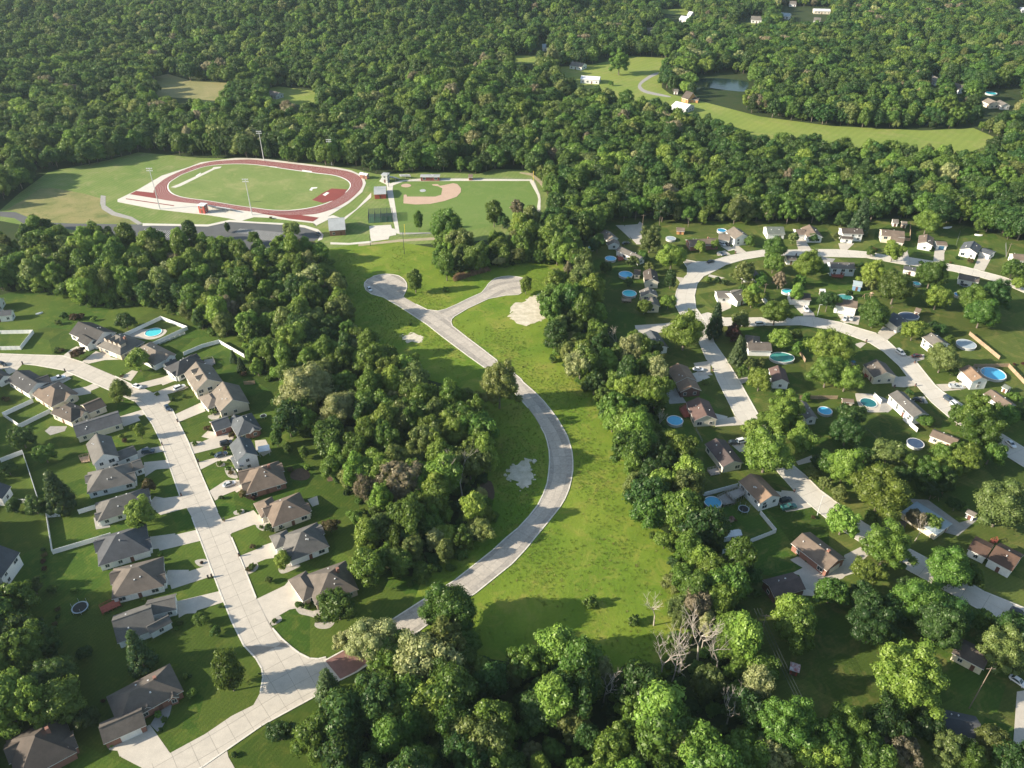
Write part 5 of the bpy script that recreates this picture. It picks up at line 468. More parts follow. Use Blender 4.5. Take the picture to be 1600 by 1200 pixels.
for k, v in ROOF.items(): surf('roof_' + k, tuple(x * 1.06 for x in v), tuple(x * .74 for x in v), .32, .92, fine=3.5, bmp=.02, bscale=6)
surf('roof_white_metal', (.74, .75, .76), None, .2, .4); surf('roof_blue_metal', (.30, .37, .40), None, .3, .4); surf('roof_grey_metal', (.38, .40, .40), None, .2, .45)
surf('roof_striped', (.62, .60, .60), (.35, .08, .07), 1.2, .6)
surf('trim', (.74, .73, .70), None, .5, .6); surf('door_brown', (.16, .07, .05), None, 1, .6); surf('door_blue', (.05, .16, .28), None, 1, .5)
surf('vent', (.70, .70, .68), None, 1, .5); surf('solid_gravel', (.5, .47, .4), None, 1, .9)
def simple(name, c, rough, metal=0., trans=0.):
    m, nt, b = nodes_of(name); b.inputs['Base Color'].default_value = (*c, 1); b.inputs['Roughness'].default_value = rough; b.inputs['Metallic'].default_value = metal
    if trans: b.inputs['Coat Weight'].default_value = trans
    MATS[name] = m
simple('glass', (.03, .045, .055), .08)
for k, cc in dict(white=(.74, .75, .76), black=(.012, .012, .014), navy=(.022, .04, .07), silver=(.48, .50, .52), green=(.03, .12, .11), dark_red=(.10, .015, .015)).items(): simple('paint_' + k, cc, .3, .0, .6)
def water(name, c, wave=.02):
    m, nt, b = nodes_of(name); g = nt.nodes.new('ShaderNodeNewGeometry')
    col = mix(nt, c, tuple(min(1, x * 1.25) for x in c), noise(nt, .9, 3, .6, g.outputs['Position']).outputs[0])
    nt.links.new(col, b.inputs['Base Color']); b.inputs['Roughness'].default_value = .12 if name == 'water' else .06; b.inputs['Specular IOR Level'].default_value = .25 if name == 'water' else .5
    bump(nt, b, noise(nt, 2.2, 3, .6, g.outputs['Position']).outputs[0], .5, wave); MATS[name] = m
water('water', (.012, .028, .026)); water('pool_turq', (.06, .46, .50)); water('pool_blue', (.07, .36, .55)); water('pool_deep', (.03, .22, .40)); water('pool_green', (.05, .22, .20)); water('pool_deepgreen', (.015, .12, .13))
surf('pool_cover', (.36, .42, .44), (.28, .34, .37), .8, .6); surf('pool_dark', (.03, .055, .11), (.05, .08, .14), .8, .5)
LEAF = dict(dark=((.026, .064, .015), (.050, .102, .022)), mid=((.056, .112, .017), (.104, .170, .028)), light=((.108, .180, .024), (.180, .250, .045)), olive=((.100, .135, .034), (.165, .195, .058)),
            sycamore=((.190, .215, .085), (.285, .290, .125)), tan=((.170, .145, .090), (.240, .200, .130)), bronze=((.075, .050, .022), (.120, .085, .035)), red=((.045, .014, .014), (.075, .022, .020)),
            pine=((.030, .062, .026), (.050, .088, .034)), spruce=((.055, .085, .034), (.085, .120, .046)))
for k, (a, b_) in LEAF.items(): leaf('leaf_' + k, a, b_)

# ------------------------------------------------------------------ helpers
def new_mesh(name, verts, faces, mats, midx=None, smooth=False):
    me = bpy.data.meshes.new(name); me.from_pydata([tuple(v) for v in verts], [], faces)
    for m in (mats if isinstance(mats, (list, tuple)) else [mats]): me.materials.append(MATS[m] if isinstance(m, str) else m)
    if midx is not None: me.polygons.foreach_set('material_index', midx)
    if smooth: me.polygons.foreach_set('use_smooth', [True] * len(me.polygons))
    me.update(); return me
def link(name, me, parent=None, loc=(0, 0, 0), rz=0., kind=None):
    o = bpy.data.objects.new(name, me); COL.objects.link(o); o.location = loc; o.rotation_euler = (0, 0, rz)
    if parent is not None: o.parent = parent
    if kind: o['kind'] = kind
    return o
def tag(o, label, cat, group=None):
    o['label'] = label; o['category'] = cat
    if group: o['group'] = group
    return o
def empty(name, loc, rz=0., label=None, cat=None, group=None):
    o = link(name, None, None, loc, rz); o.empty_display_size = 1.0
    if label: tag(o, label, cat, group)
    return o
class MB:
    def __init__(s): s.v = []; s.f = []; s.m = []
    def add(s, vs, fs, mi=0):
        n = len(s.v); s.v += [tuple(p) for p in vs]; s.f += [tuple(i + n for i in f) for f in fs]; s.m += [mi] * len(fs)
    def box(s, c, d, rz=0., mi=0, taper=1.):
        x, y, z = d[0] / 2, d[1] / 2, d[2] / 2; co, si = math.cos(rz), math.sin(rz); vs = []
        for sz in (-1, 1):
            t = taper if sz > 0 else 1.
            for sx, sy in ((-1, -1), (1, -1), (1, 1), (-1, 1)):
                a, b = sx * x * t, sy * y * t; vs.append((c[0] + a * co - b * si, c[1] + a * si + b * co, c[2] + sz * z))
        s.add(vs, [(3, 2, 1, 0), (4, 5, 6, 7), (0, 1, 5, 4), (1, 2, 6, 5), (2, 3, 7, 6), (3, 0, 4, 7)], mi)
    def tube(s, p, q, r0, r1, n=6, mi=0):
        p, q = Vector(p), Vector(q); d = (q - p)
        if d.length < 1e-6: return
        a = d.orthogonal().normalized(); b = d.normalized().cross(a); vs = []
        for c_, r in ((p, r0), (q, r1)):
            for i in range(n):
                t = 2 * math.pi * i / n; vs.append(c_ + (a * math.cos(t) + b * math.sin(t)) * r)
        s.add(vs, [(i, (i + 1) % n, n + (i + 1) % n, n + i) for i in range(n)] + [tuple(range(n - 1, -1, -1)), tuple(range(n, 2 * n))], mi)
    def mesh(s, name, mats, smooth=False): return new_mesh(name, s.v, s.f, mats, s.m, smooth)
def poly_area(p): return .5 * sum(p[i - 1][0] * p[i][1] - p[i][0] * p[i - 1][1] for i in range(len(p)))
from mathutils.geometry import tessellate_polygon
def sheet_mesh(name, pts, z, mat, thick=0.):
    p = [q for i, q in enumerate(pts) if math.dist(q, pts[i - 1]) > 1e-3]
    if poly_area(p) < 0: p = p[::-1]
    tris = tessellate_polygon([[Vector((x, y, 0)) for x, y in p]]); n = len(p); fs = []
    for t in tris:
        a, b, c_ = (p[i] for i in t); fs.append(tuple(t) if (b[0] - a[0]) * (c_[1] - a[1]) - (b[1] - a[1]) * (c_[0] - a[0]) > 0 else tuple(t[::-1]))
    vs = [(x, y, z) for x, y in p]
    if thick:
        vs += [(x, y, z - thick) for x, y in p]; fs += [(i, i + n, (i + 1) % n + n, (i + 1) % n) for i in range(n)]
    return new_mesh(name, vs, fs, mat)
def smooth_closed(pts, k=4):
    out = []; n = len(pts)
    for i in range(n):
        p0, p1, p2, p3 = (pts[(i + j) % n] for j in (-1, 0, 1, 2))
        for s in range(k):
            t = s / k
            out.append(tuple(.5 * (2 * p1[a] + (p2[a] - p0[a]) * t + (2 * p0[a] - 5 * p1[a] + 4 * p2[a] - p3[a]) * t * t + (3 * p1[a] - p0[a] - 3 * p2[a] + p3[a]) * t ** 3) for a in (0, 1)))
    return out
def grow(pts, d):
    if poly_area(pts) < 0: pts = pts[::-1]
    out = []
    for i in range(len(pts)):
        a, b, c_ = pts[i - 1], pts[i], pts[(i + 1) % len(pts)]
        n1 = Vector((b[1] - a[1], a[0] - b[0])).normalized(); n2 = Vector((c_[1] - b[1], b[0] - c_[0])).normalized(); n = (n1 + n2).normalized() if (n1 + n2).length > .1 else n1
        out.append((b[0] + n.x * d, b[1] + n.y * d))
    return out
def jag(pts, amp, step=1.5):
    out = []
    for i, p in enumerate(pts):
        q = pts[(i + 1) % len(pts)]; n = max(1, int(math.dist(p, q) / step))
        for k in range(n): out.append((p[0] + (q[0] - p[0]) * k / n + random.uniform(-amp, amp), p[1] + (q[1] - p[1]) * k / n + random.uniform(-amp, amp)))
    return out
def inside(px, py, poly):
    r = np.zeros(len(px), bool); n = len(poly)
    for i in range(n):
        x1, y1 = poly[i - 1]; x2, y2 = poly[i]
        if y1 == y2: continue
        cnd = ((y1 > py) != (y2 > py)) & (px < (x2 - x1) * (py - y1) / (y2 - y1) + x1); r ^= cnd
    return r
ORD = ['', 'second ', 'third ', 'fourth ', 'fifth ', 'sixth ', 'seventh ', 'eighth ', 'ninth ', 'tenth ', 'eleventh ', 'twelfth ', 'thirteenth ', 'fourteenth ', 'fifteenth ', 'sixteenth ', 'seventeenth ', 'eighteenth ', 'nineteenth ', 'twentieth ']
ORD += ['twenty-' + o for o in 'first second third fourth fifth sixth seventh eighth ninth'.split()]; ORD = [o if o.endswith(' ') or not o else o + ' ' for o in ORD] + ['thirtieth '] + ['thirty-%s ' % o for o in 'first second third fourth fifth sixth seventh eighth ninth'.split()]
def rank_labels(items, marks):
    """items: [(x, y, look)], marks: [(x, y, phrase)] -> a label for each item: its look and its rank from the nearest mark"""
    by = {}
    for i, (x, y, look) in enumerate(items):
        d, mk = min((math.hypot(x - m[0], y - m[1]), m[2]) for m in marks); by.setdefault((mk, look), []).append((d, i))
    out = [''] * len(items)
    for (mk, look), v in by.items():
        for k, (d, i) in enumerate(sorted(v)): out[i] = '%s, %sclosest to the %s' % (look, ORD[min(k, len(ORD) - 1)], mk)
    return out

# ------------------------------------------------------------------ ground sheets
# the ground: one sheet to the horizon
def seg_dist(X, Y, poly):
    D = np.full(X.shape, 1e9)
    for i in range(len(poly)):
        (x1, y1), (x2, y2) = poly[i - 1], poly[i]; dx, dy = x2 - x1, y2 - y1; L2 = max(dx * dx + dy * dy, 1e-6)
        t = np.clip(((X - x1) * dx + (Y - y1) * dy) / L2, 0, 1); D = np.minimum(D, np.hypot(X - x1 - t * dx, Y - y1 - t * dy))
    return D
def fbm(x, y, s, seed):
    r = np.random.RandomState(seed); v = 0
    for k in range(7):
        a = r.uniform(0, 6.28); f = s * r.uniform(.5, 2.2); v = v + np.sin((x * math.cos(a) + y * math.sin(a)) * f + r.uniform(0, 6.28))
    return v / 7
OPEN = [p for nm, mt, p in ZONES if nm != 'lawn'] + HOLES + [p for nm, mt, p in PADS if nm in ('pond', 'far_drive')]
def hill(X, Y):
    X = np.asarray(X, float); Y = np.asarray(Y, float); m = np.clip((Y - 560) / 160, 0, 1); D = np.full(X.shape, 1e9)
    for p in OPEN: D = np.where(inside(X.ravel(), Y.ravel(), p).reshape(X.shape), 0, np.minimum(D, seg_dist(X, Y, p)))
    for h in HDATA: D = np.minimum(D, np.hypot(X - h[5][0][0], Y - h[5][0][1]) - 12)
    k = np.clip((D - 38) / 90, 0, 1); k = k * k * (3 - 2 * k)
    return m * k * np.maximum(0, 15 + 34 * fbm(X, Y, .011, 21))
gx = np.unique(np.concatenate([[-4000, -2500, -1600], np.arange(-1200, 1201, 30), [1600, 2500, 4000]])); gy = np.unique(np.concatenate([[-600, -200, 100, 300], np.arange(480, 1561, 30), [1800, 2400, 3500, 7000]]))
GX, GY = np.meshgrid(gx, gy); GZ = hill(GX, GY) * (np.abs(GX) < 1300) * (GY < 1600); nx = len(gx)
link('ground', new_mesh('ground', np.column_stack([GX.ravel(), GY.ravel(), GZ.ravel()]), [(j * nx + i, j * nx + i + 1, (j + 1) * nx + i + 1, (j + 1) * nx + i) for j in range(len(gy) - 1) for i in range(nx - 1)], 'forest_floor'), kind='structure')
# thin evening air over the whole valley
hz = MB(); hz.box((0, 3000, 103), (7900, 7900, 208)); hm = bpy.data.materials.new('haze'); hm.use_nodes = True; hm.node_tree.nodes.clear()
hv = hm.node_tree.nodes.new('ShaderNodeVolumePrincipled'); hv.inputs['Density'].default_value = .00006; hv.inputs['Color'].default_value = (.68, .88, 1., 1); hv.inputs['Anisotropy'].default_value = .3
ho = hm.node_tree.nodes.new('ShaderNodeOutputMaterial'); hm.node_tree.links.new(hv.outputs[0], ho.inputs['Volume']); MATS['haze'] = hm
link('haze', hz.mesh('haze', 'haze'), kind='stuff')
for i, (nm, mt, pts) in enumerate(ZONES):
    if nm in ('lawn', 'meadow'): pts = grow(pts, 6.)
    link(nm, sheet_mesh(nm, pts, .03 + {'ball_field': .02, 'hill_lawn': .02, 'meadow': .012}.get(nm, .004 * (i == 1)), mt), kind='structure')
for i, (nm, mt, pts) in enumerate(PADS):
    z = .07 + .006 * (i % 7)
    p = pts
    if nm in ('gravel_patch',): p = jag(smooth_closed(pts, 2), .95, 1.3)
    elif nm in ('gravel_bed', 'mulch_bed', 'bare_soil', 'pond', 'pool_deck', 'batter_circle', 'pitcher_mound', 'infield_dirt', 'path', 'far_drive'): p = smooth_closed(pts, 3) if nm not in ('path', 'infield_dirt') else pts
    z += {'batter_circle': .03, 'pitcher_mound': .03, 'infield_dirt': .02, 'pavement': .05, 'warning_track': .015, 'brick_crossing': .1365 - z}.get(nm, 0.)
    link(nm, sheet_mesh(nm, p, z, mt, .06), kind='structure')
    if nm == 'gravel_patch':   # the bare ground breaks up at its rim
        for k in range(26):
            a, b = random.choice(p); r = random.uniform(.25, 1.0); a += random.uniform(-1.6, 1.6); b += random.uniform(-1.6, 1.6)
            link('gravel_patch', sheet_mesh('gravel_patch', [(a + math.cos(t) * r * random.uniform(.5, 1.2), b + math.sin(t) * r * random.uniform(.5, 1.2)) for t in [i_ * .9 for i_ in range(7)]], z - .012 - .0007 * k, mt), kind='structure')

# roads: a dark joint bed, separate concrete slabs on it and a kerb line each side
def clip(poly, a, b):
    out = []
    for i in range(len(poly)):
        p, q = poly[i - 1], poly[i]
        sp = (b[0] - a[0]) * (p[1] - a[1]) - (b[1] - a[1]) * (p[0] - a[0]); sq = (b[0] - a[0]) * (q[1] - a[1]) - (b[1] - a[1]) * (q[0] - a[0])
        if (sp >= 0) != (sq >= 0):
            t = sp / (sp - sq); out.append((p[0] + (q[0] - p[0]) * t, p[1] + (q[1] - p[1]) * t))
        if sq >= 0: out.append(q)
    return out
def resample(line, step):
    out = [line[0]]; acc = 0.
    for p, q in zip(line, line[1:]):
        d = math.dist(p, q); t = step - acc
        while t <= d: out.append((p[0] + (q[0] - p[0]) * t / d, p[1] + (q[1] - p[1]) * t / d)); t += step
        acc = d - (t - step)
    out.append(line[-1]); return out
def chaikin(l):
    for _ in range(2):
        o = [l[0]]
        for p, q in zip(l, l[1:]): o += [(p[0] * .75 + q[0] * .25, p[1] * .75 + q[1] * .25), (p[0] * .25 + q[0] * .75, p[1] * .25 + q[1] * .75)]
        l = o + [l[-1]]
    return l
for ri, (nm, mt, pts, ctr, step, wid) in enumerate(ROADS):
    zb = .10 + .004 * ri
    road = link(nm, sheet_mesh(nm, pts, zb, 'joint', .08), kind='structure')
    cl = resample(chaikin(ctr), step); nrm = []
    for i in range(len(cl)):
        a, b = cl[max(0, i - 1)], cl[min(len(cl) - 1, i + 1)]; d = math.dist(a, b) or 1; nrm.append((-(b[1] - a[1]) / d, (b[0] - a[0]) / d))
    for i in range(len(cl) - 1):
        for bands in ([(0, 2.3), (2.3, wid), (-2.3, 0), (-wid, -2.3), (wid, wid * 2)] + [(-wid * 2, -wid)] if mt == 'weathered' else [(0, wid), (-wid, 0), (wid, wid * 2), (-wid * 2, -wid)] + ([(wid * 2, wid * 3.2), (-wid * 3.2, -wid * 2)] if i < 9 or nm == 'street' and ri < 2 else [])):
            o0, o1 = bands; q = [(cl[k][0] + nrm[k][0] * o, cl[k][1] + nrm[k][1] * o) for k, o in ((i, o0), (i, o1), (i + 1, o1), (i + 1, o0))]
            if poly_area(q) < 0: q = q[::-1]
            cx, cy = sum(p[0] for p in q) / 4, sum(p[1] for p in q) / 4
            if math.dist((cx, cy), cl[i]) > wid * 3.4: continue
            L = max(math.dist(q[0], q[1]), math.dist(q[1], q[2])); s = 1 - .05 / max(L, 1) * 2
            q = [(cx + (p[0] - cx) * s, cy + (p[1] - cy) * s) for p in q]; sub = pts
            for k in range(4): sub = clip(sub, q[k], q[(k + 1) % 4]) if len(sub) > 2 else sub
            if len(sub) > 2 and abs(poly_area(sub)) > 1.2:
                link('slab', sheet_mesh('slab', sub, zb + .02 + random.uniform(0, .004), 'weathered_dark' if mt == 'weathered' and abs(o0 + o1) > 5 and abs(o0 + o1) < 8 else mt, .03), road)
    # kerb: a raised strip just outside the slabs
    mb = MB(); n = len(pts)
    big = sum(1 for _ in pts)
    for i in range(n):
        p, q = pts[i], pts[(i + 1) % n]; d = math.dist(p, q)
        if d < .2 or (nm == 'street' and d > 26 and ri < 0): continue
        mx, my = (p[0] + q[0]) / 2, (p[1] + q[1]) / 2
        # keep kerbs off the open ends and junctions: an end edge runs across the centre line
        dc = min(math.dist((mx, my), c_) for c_ in cl)
        if dc < 2.6: continue
        if any(inside(np.array([mx]), np.array([my]), o[2])[0] for o in ROADS if o[2] is not pts) or any(inside(np.array([mx]), np.array([my]), dpoly)[0] for (dn, dm, dpoly) in PADS if dn == 'driveway'): continue
        mb.box((mx, my, zb + .03), (d + .1, .40, .13), math.atan2(q[1] - p[1], q[0] - p[0]))
    if mb.v: link('kerb', mb.mesh('kerb', 'kerb'), road)

# ------------------------------------------------------------------ running track
tr_root = empty('running_track', (*TRACK_OUT[0], 0), 0, 'maroon running track ring with white lane lines around a grass field', 'running track')
ox, oy = TRACK_OUT[0]
def rel(pts): return [(x - ox, y - oy) for x, y in pts]
def ring(name, a, b, z, mat, parent, th=0.):
    n = len(a); vs = [(x, y, z) for x, y in a] + [(x, y, z) for x, y in b]
    fs = [(i, (i + 1) % n, n + (i + 1) % n, n + i) for i in range(n)]
    me = new_mesh(name, vs, fs, mat); return link(name, me, parent)
def by_angle(pts, n=160):
    """resample a closed ring to n points at even arc length, starting from its westernmost point"""
    p = smooth_closed(pts, 5); i0 = min(range(len(p)), key=lambda i: p[i][0]); p = p[i0:] + p[:i0] + [p[i0]]
    L = [0]
    for a, b in zip(p, p[1:]): L.append(L[-1] + math.dist(a, b))
    out = []; j = 0
    for k in range(n):
        t = L[-1] * k / n
        while L[j + 1] < t: j += 1
        u = (t - L[j]) / (L[j + 1] - L[j]); out.append((p[j][0] + (p[j + 1][0] - p[j][0]) * u, p[j][1] + (p[j + 1][1] - p[j][1]) * u))
    return out
A, B = by_angle(rel(TRACK_IN)), by_angle(rel(TRACK_OUT))
link('apron', sheet_mesh('apron', rel(TRACK_APRON), .11, 'concrete_light', .06), tr_root)
link('field', sheet_mesh('field', A, .17, 'track_grass'), tr_root)
ring('running_surface', A, B, .16, 'track_red', tr_root)
def lerp(t): return [(a[0] + (b[0] - a[0]) * t, a[1] + (b[1] - a[1]) * t) for a, b in zip(A, B)]
ring('inner_kerb', lerp(-.10), lerp(.0), .19, 'line_white', tr_root)
for k in range(1, 8): ring('lane_line', lerp(k / 8 - .007), lerp(k / 8 + .007), .18, 'line_white', tr_root)
for nm, mt, pts in TRACK_BITS: link(nm, sheet_mesh(nm, rel(pts), .20 + (.02 if mt == 'line_white' else 0), mt, .04), tr_root)
for p, q in BAY_LINES:
    d = math.dist(p, q); mb = MB(); mb.box((0, 0, 0), (d, .16, .01)); o = link('bay_line', mb.mesh('bay_line', 'line_white'), None, ((p[0] + q[0]) / 2, (p[1] + q[1]) / 2, .135), math.atan2(q[1] - p[1], q[0] - p[0])); o.parent = bpy.data.objects['parking_lot']

# ------------------------------------------------------------------ houses
def win_meshes():
    def fr(w, h):
        mb = MB()
        for cx, cz, dx, dz in ((0, h / 2, w, .1), (0, -h / 2, w, .1), (-w / 2 + .05, 0, .1, h - .1), (w / 2 - .05, 0, .1, h - .1), (0, 0, .06, h - .1)): mb.box((cx, 0, cz), (dx, .1, dz))
        a = mb.mesh('window', 'trim'); mb = MB(); mb.box((0, 0, 0), (w - .2, .04, h - .1)); return a, mb.mesh('pane', 'glass')
    return fr(1.3, 1.3), fr(2.0, 1.5)
WIN = win_meshes()
mb = MB(); mb.box((0, 0, 1.05), (1., .08, 2.1)); DOOR = mb.mesh('door', 'door_brown')
def gd_mesh(w, mat):
    mb = MB()
    for k in range(4): mb.box((0, 0, .28 + k * .55), (w, .08, .50))
    mb.box((0, -.03, 1.1), (w, .04, 2.2)); return mb.mesh('garage_door', mat)
GD = {(2.6, 0): gd_mesh(2.6, 'trim'), (4.8, 0): gd_mesh(4.8, 'trim'), (4.8, 1): gd_mesh(4.8, 'door_blue'), (2.6, 1): gd_mesh(2.6, 'door_blue')}
mb = MB(); mb.tube((0, 0, 0), (0, 0, .45), .12, .12, 7); mb.tube((0, 0, .45), (0, 0, .55), .2, .17, 7); VENT = mb.mesh('roof_vent', 'vent')
mb = MB(); mb.box((0, 0, .12), (.45, .45, .24), 0, 0, .8); VENT2 = mb.mesh('roof_vent', 'vent')
def roof_mesh(L, W, e, typ, pitch, mat, ov=.45, th=.2):
    t = math.tan(math.radians(pitch)); mb = MB(); hl, hw = L / 2 + ov, W / 2 + ov; z0 = e - ov * t + .06; zr = z0 + hw * t
    if typ == 'g':
        hl = L / 2 + .35
        V = []
        for x in (-hl, hl): V += [(x, -hw, z0), (x, 0, zr), (x, hw, z0), (x, hw, z0 - th), (x, 0, zr - th), (x, -hw, z0 - th)]
        mb.add(V, [(0, 6, 7, 1), (1, 7, 8, 2)], 0)
        mb.add(V, [(5, 11, 6, 0), (2, 8, 9, 3), (4, 10, 11, 5), (3, 9, 10, 4), (0, 1, 4, 5), (1, 2, 3, 4), (7, 6, 11, 10), (8, 7, 10, 9)], 1)
        mb.box((0, 0, zr + .02), (2 * hl, .35, .07), 0, 0)
    else:
        if L < W: # ridge across
            r = hw - hl; R = [(0, -r, z0 + hl * t), (0, r, z0 + hl * t)]
            V = [(-hl, -hw, z0), (hl, -hw, z0), (hl, hw, z0), (-hl, hw, z0)] + R
            F = [(0, 1, 4), (1, 2, 5, 4), (2, 3, 5), (3, 0, 4, 5)]
        else:
            r = hl - hw; V = [(-hl, -hw, z0), (hl, -hw, z0), (hl, hw, z0), (-hl, hw, z0), (-r, 0, zr), (r, 0, zr)]
            F = [(0, 1, 5, 4), (1, 2, 5), (2, 3, 4, 5), (3, 0, 4)]
        n = len(V); V += [(x, y, z - th) for x, y, z in V[:4]]
        mb.add(V, F, 0); mb.add(V, [(i, i + 6, (i + 1) % 4 + 6, (i + 1) % 4) for i in range(4)] + [(9, 8, 7, 6)], 1)
        mb.m = mb.m
    return mb.mesh('roof', ['roof_' + mat, 'trim'])
def wall_mesh(L, W, e, typ, pitch, mat):
    mb = MB(); l, w = L / 2, W / 2; h = w * math.tan(math.radians(pitch))
    V = [(-l, -w, 0), (l, -w, 0), (l, w, 0), (-l, w, 0), (-l, -w, e), (l, -w, e), (l, w, e), (-l, w, e)]
    F = [(0, 1, 5, 4), (2, 3, 7, 6)]
    if typ == 'g': V += [(-l, 0, e + h), (l, 0, e + h)]; F += [(1, 2, 6, 9, 5), (3, 0, 4, 8, 7)]
    else: F += [(1, 2, 6, 5), (3, 0, 4, 7)]
    mb.add(V, F); return mb.mesh('wall', 'wall_' + mat)
HOUSES = []; APRONS = []
def build_house(h):
    nm, label, cat, wall, roof, blocks, gar, opt = h; gar_b, gar_p = gar if gar else (None, None)
    x0, y0 = blocks[0][0], blocks[0][1]; far = math.hypot(x0, y0) > 620; small = cat == 'shed'
    root = empty(nm, (x0, y0, 0), 0, label, cat)
    HOUSES.append((x0, y0, label))
    rects = [(b[0], b[1], b[2], b[3] / 2, b[4] / 2) for b in blocks]
    def covered(x, y, me):
        for i, (cx, cy, an, l, w) in enumerate(rects):
            if i == me: continue
            dx, dy = x - cx, y - cy; u = dx * math.cos(an) + dy * math.sin(an); v = -dx * math.sin(an) + dy * math.cos(an)
            if abs(u) < l + .2 and abs(v) < w + .2: return True
        return False
    for bi, (bx, by, an, L, W, e, typ, pt) in enumerate(blocks):
        bx_, by_ = bx - x0, by - y0; dz = -.013 * bi
        link('wall', wall_mesh(L, W, e + dz, typ, pt, wall), root, (bx_, by_, 0), an)
        rf = link('roof', roof_mesh(L, W, e + dz, typ, pt, roof), root, (bx_, by_, 0), an)
        co, si = math.cos(an), math.sin(an); t = math.tan(math.radians(pt))
        # small roof vents
        if not small and not far and bi == 0:
            for k in range(3 if L > 10 else 2):
                u = random.uniform(-L * .35, L * .35); v = random.choice((-1, 1)) * random.uniform(.12, .3) * W
                if typ == 'h' and abs(u) > max(0, (L - W) / 2) - .3: u *= .3
                hgt = e + (W / 2 - abs(v)) * t - .02
                if typ == 'h' and L < W: hgt = e + (L / 2 - max(abs(u), 0)) * t * .6
                link('roof_vent', random.choice((VENT, VENT2)), rf, (u, v, hgt))
        if opt.get('dormers') and bi == 0:
            for k in range(opt['dormers']):
                u = (k - (opt['dormers'] - 1) / 2) * (L * .72 / opt['dormers'] + .3)
                side = opt.get('side', -1); v = side * W * .30; zf = e + (W / 2 - abs(v)) * t
                dm = MB(); w_ = .95; zt = zf + 1.25; vb = side * W * .08
                dm.add([(u - w_, v, zf - .4), (u + w_, v, zf - .4), (u + w_, v, zt), (u, v, zt + .75), (u - w_, v, zt), (u - w_, vb, zf - .4), (u + w_, vb, zf - .4), (u + w_, vb, zt), (u - w_, vb, zt)], [(0, 1, 2, 3, 4), (0, 4, 8, 5), (1, 6, 7, 2)], 0)
                dr = MB(); dr.add([(u - w_ - .2, v + side * .25, zt - .12), (u, v + side * .25, zt + .85), (u + w_ + .2, v + side * .25, zt - .12), (u - w_ - .2, vb, zt - .12), (u, 0, zt + .85), (u + w_ + .2, vb, zt - .12)], [(0, 1, 4, 3), (1, 2, 5, 4)], 0)
                d = link('dormer', dm.mesh('dormer', 'wall_' + wall), root, (bx_, by_, 0), an); link('dormer_roof', dr.mesh('dormer_roof', 'roof_' + roof), d)
                w1 = link('window', WIN[0][0], d, (u, v + side * .03, zf + .7)); w1.scale = (.9, 1, .8)
        # openings
        sides = [((1, 0), L / 2, W), ((-1, 0), L / 2, W), ((0, 1), W / 2, L), ((0, -1), W / 2, L)]
        gs = None
        if gar_b == bi:
            gs = max(range(4), key=lambda k: ((gar_p[0] - bx) * (sides[k][0][0] * co - sides[k][0][1] * si) + (gar_p[1] - by) * (sides[k][0][0] * si + sides[k][0][1] * co)) - sides[k][1] * 0)
        for k, (nv, off, wl) in enumerate(sides):
            wx, wy = nv[0] * co - nv[1] * si, nv[0] * si + nv[1] * co; tx, ty = -wy, wx
            rot = math.atan2(ty, tx)
            facing = (wx * -bx + wy * -by) > -.25 * math.hypot(bx, by)
            if (far or small) and not facing: continue
            if k == gs:
                g = GD[(4.8 if wl > 5.6 else 2.6, 1 if opt.get('gd') == 'blue' else 0)]; pos = [(wl * .12 if wl > 9 else 0)]
                if wl > 9.5 and opt.get('bays') == 3: pos = [-2.8, 2.6]
                APRONS.append(((bx + wx * off, by + wy * off), gar_p, 2.9 if wl > 5.6 else 2.2))
                for s_ in pos: link('garage_door', g, root, (bx_ + wx * (off + .03) + tx * s_, by_ + wy * (off + .03) + ty * s_, 0.05), rot)
                if wl <= 9: continue
            rows = [1.55] + ([e - 1.2] if e > 3.9 else [])
            n = max(1, int(wl / 3.4)) if not small else 1
            for rz_ in rows:
                for i in range(n):
                    if random.random() < .18 and n > 1 and not far: continue
                    s_ = (i + .5) / n * wl - wl / 2 + random.uniform(-.3, .3) * (n > 1)
                    if k == gs and abs(s_ - pos[0]) < 3.4: continue
                    X, Y = bx + wx * off + tx * s_, by + wy * off + ty * s_
                    if covered(X, Y, bi): continue
                    if small or (k == 3 and rz_ < 2 and i == n // 2 and bi == 0):
                        link('door', DOOR, root, (X - x0 + wx * .03, Y - y0 + wy * .03, .05), rot); continue
                    wm = WIN[1] if (random.random() < .3 and wl > 7) else WIN[0]
                    w_ = link('window', wm[0], root, (X - x0 + wx * .04, Y - y0 + wy * .04, rz_), rot); 
                    if math.hypot(bx, by) < 420: link('pane', wm[1], w_, (0, 0, 0))
                    else: link('pane', wm[1], w_, (0, 0, 0))
        if wall.startswith('brick') and bi == 0 and not small and L > 11:
            cb = MB(); hc = W / 2 * math.tan(math.radians(pt)) * .7 + 1.3; cb.box((0, 0, e + hc / 2 - .4), (.8, .9, hc)); link('chimney', cb.mesh('chimney', 'wall_brick'), root, (bx_ + co * L * .22 - si * .6, by_ + si * L * .22 + co * .6, .3), an)
    return root
for h in HDATA: build_house(h)
for (a, b, hwd) in APRONS:
    d = math.dist(a, b) or 1; tx, ty = (b[1] - a[1]) / d, -(b[0] - a[0]) / d; pts = [(a[0] + tx * hwd, a[1] + ty * hwd), (b[0] + tx * hwd, b[1] + ty * hwd), (b[0] - tx * hwd, b[1] - ty * hwd), (a[0] - tx * hwd, a[1] - ty * hwd)]
    mt_ = 'concrete' if a[0] < 50 else 'concrete_white'
    link('driveway', sheet_mesh('driveway', pts, .064, mt_, .05), kind='structure')

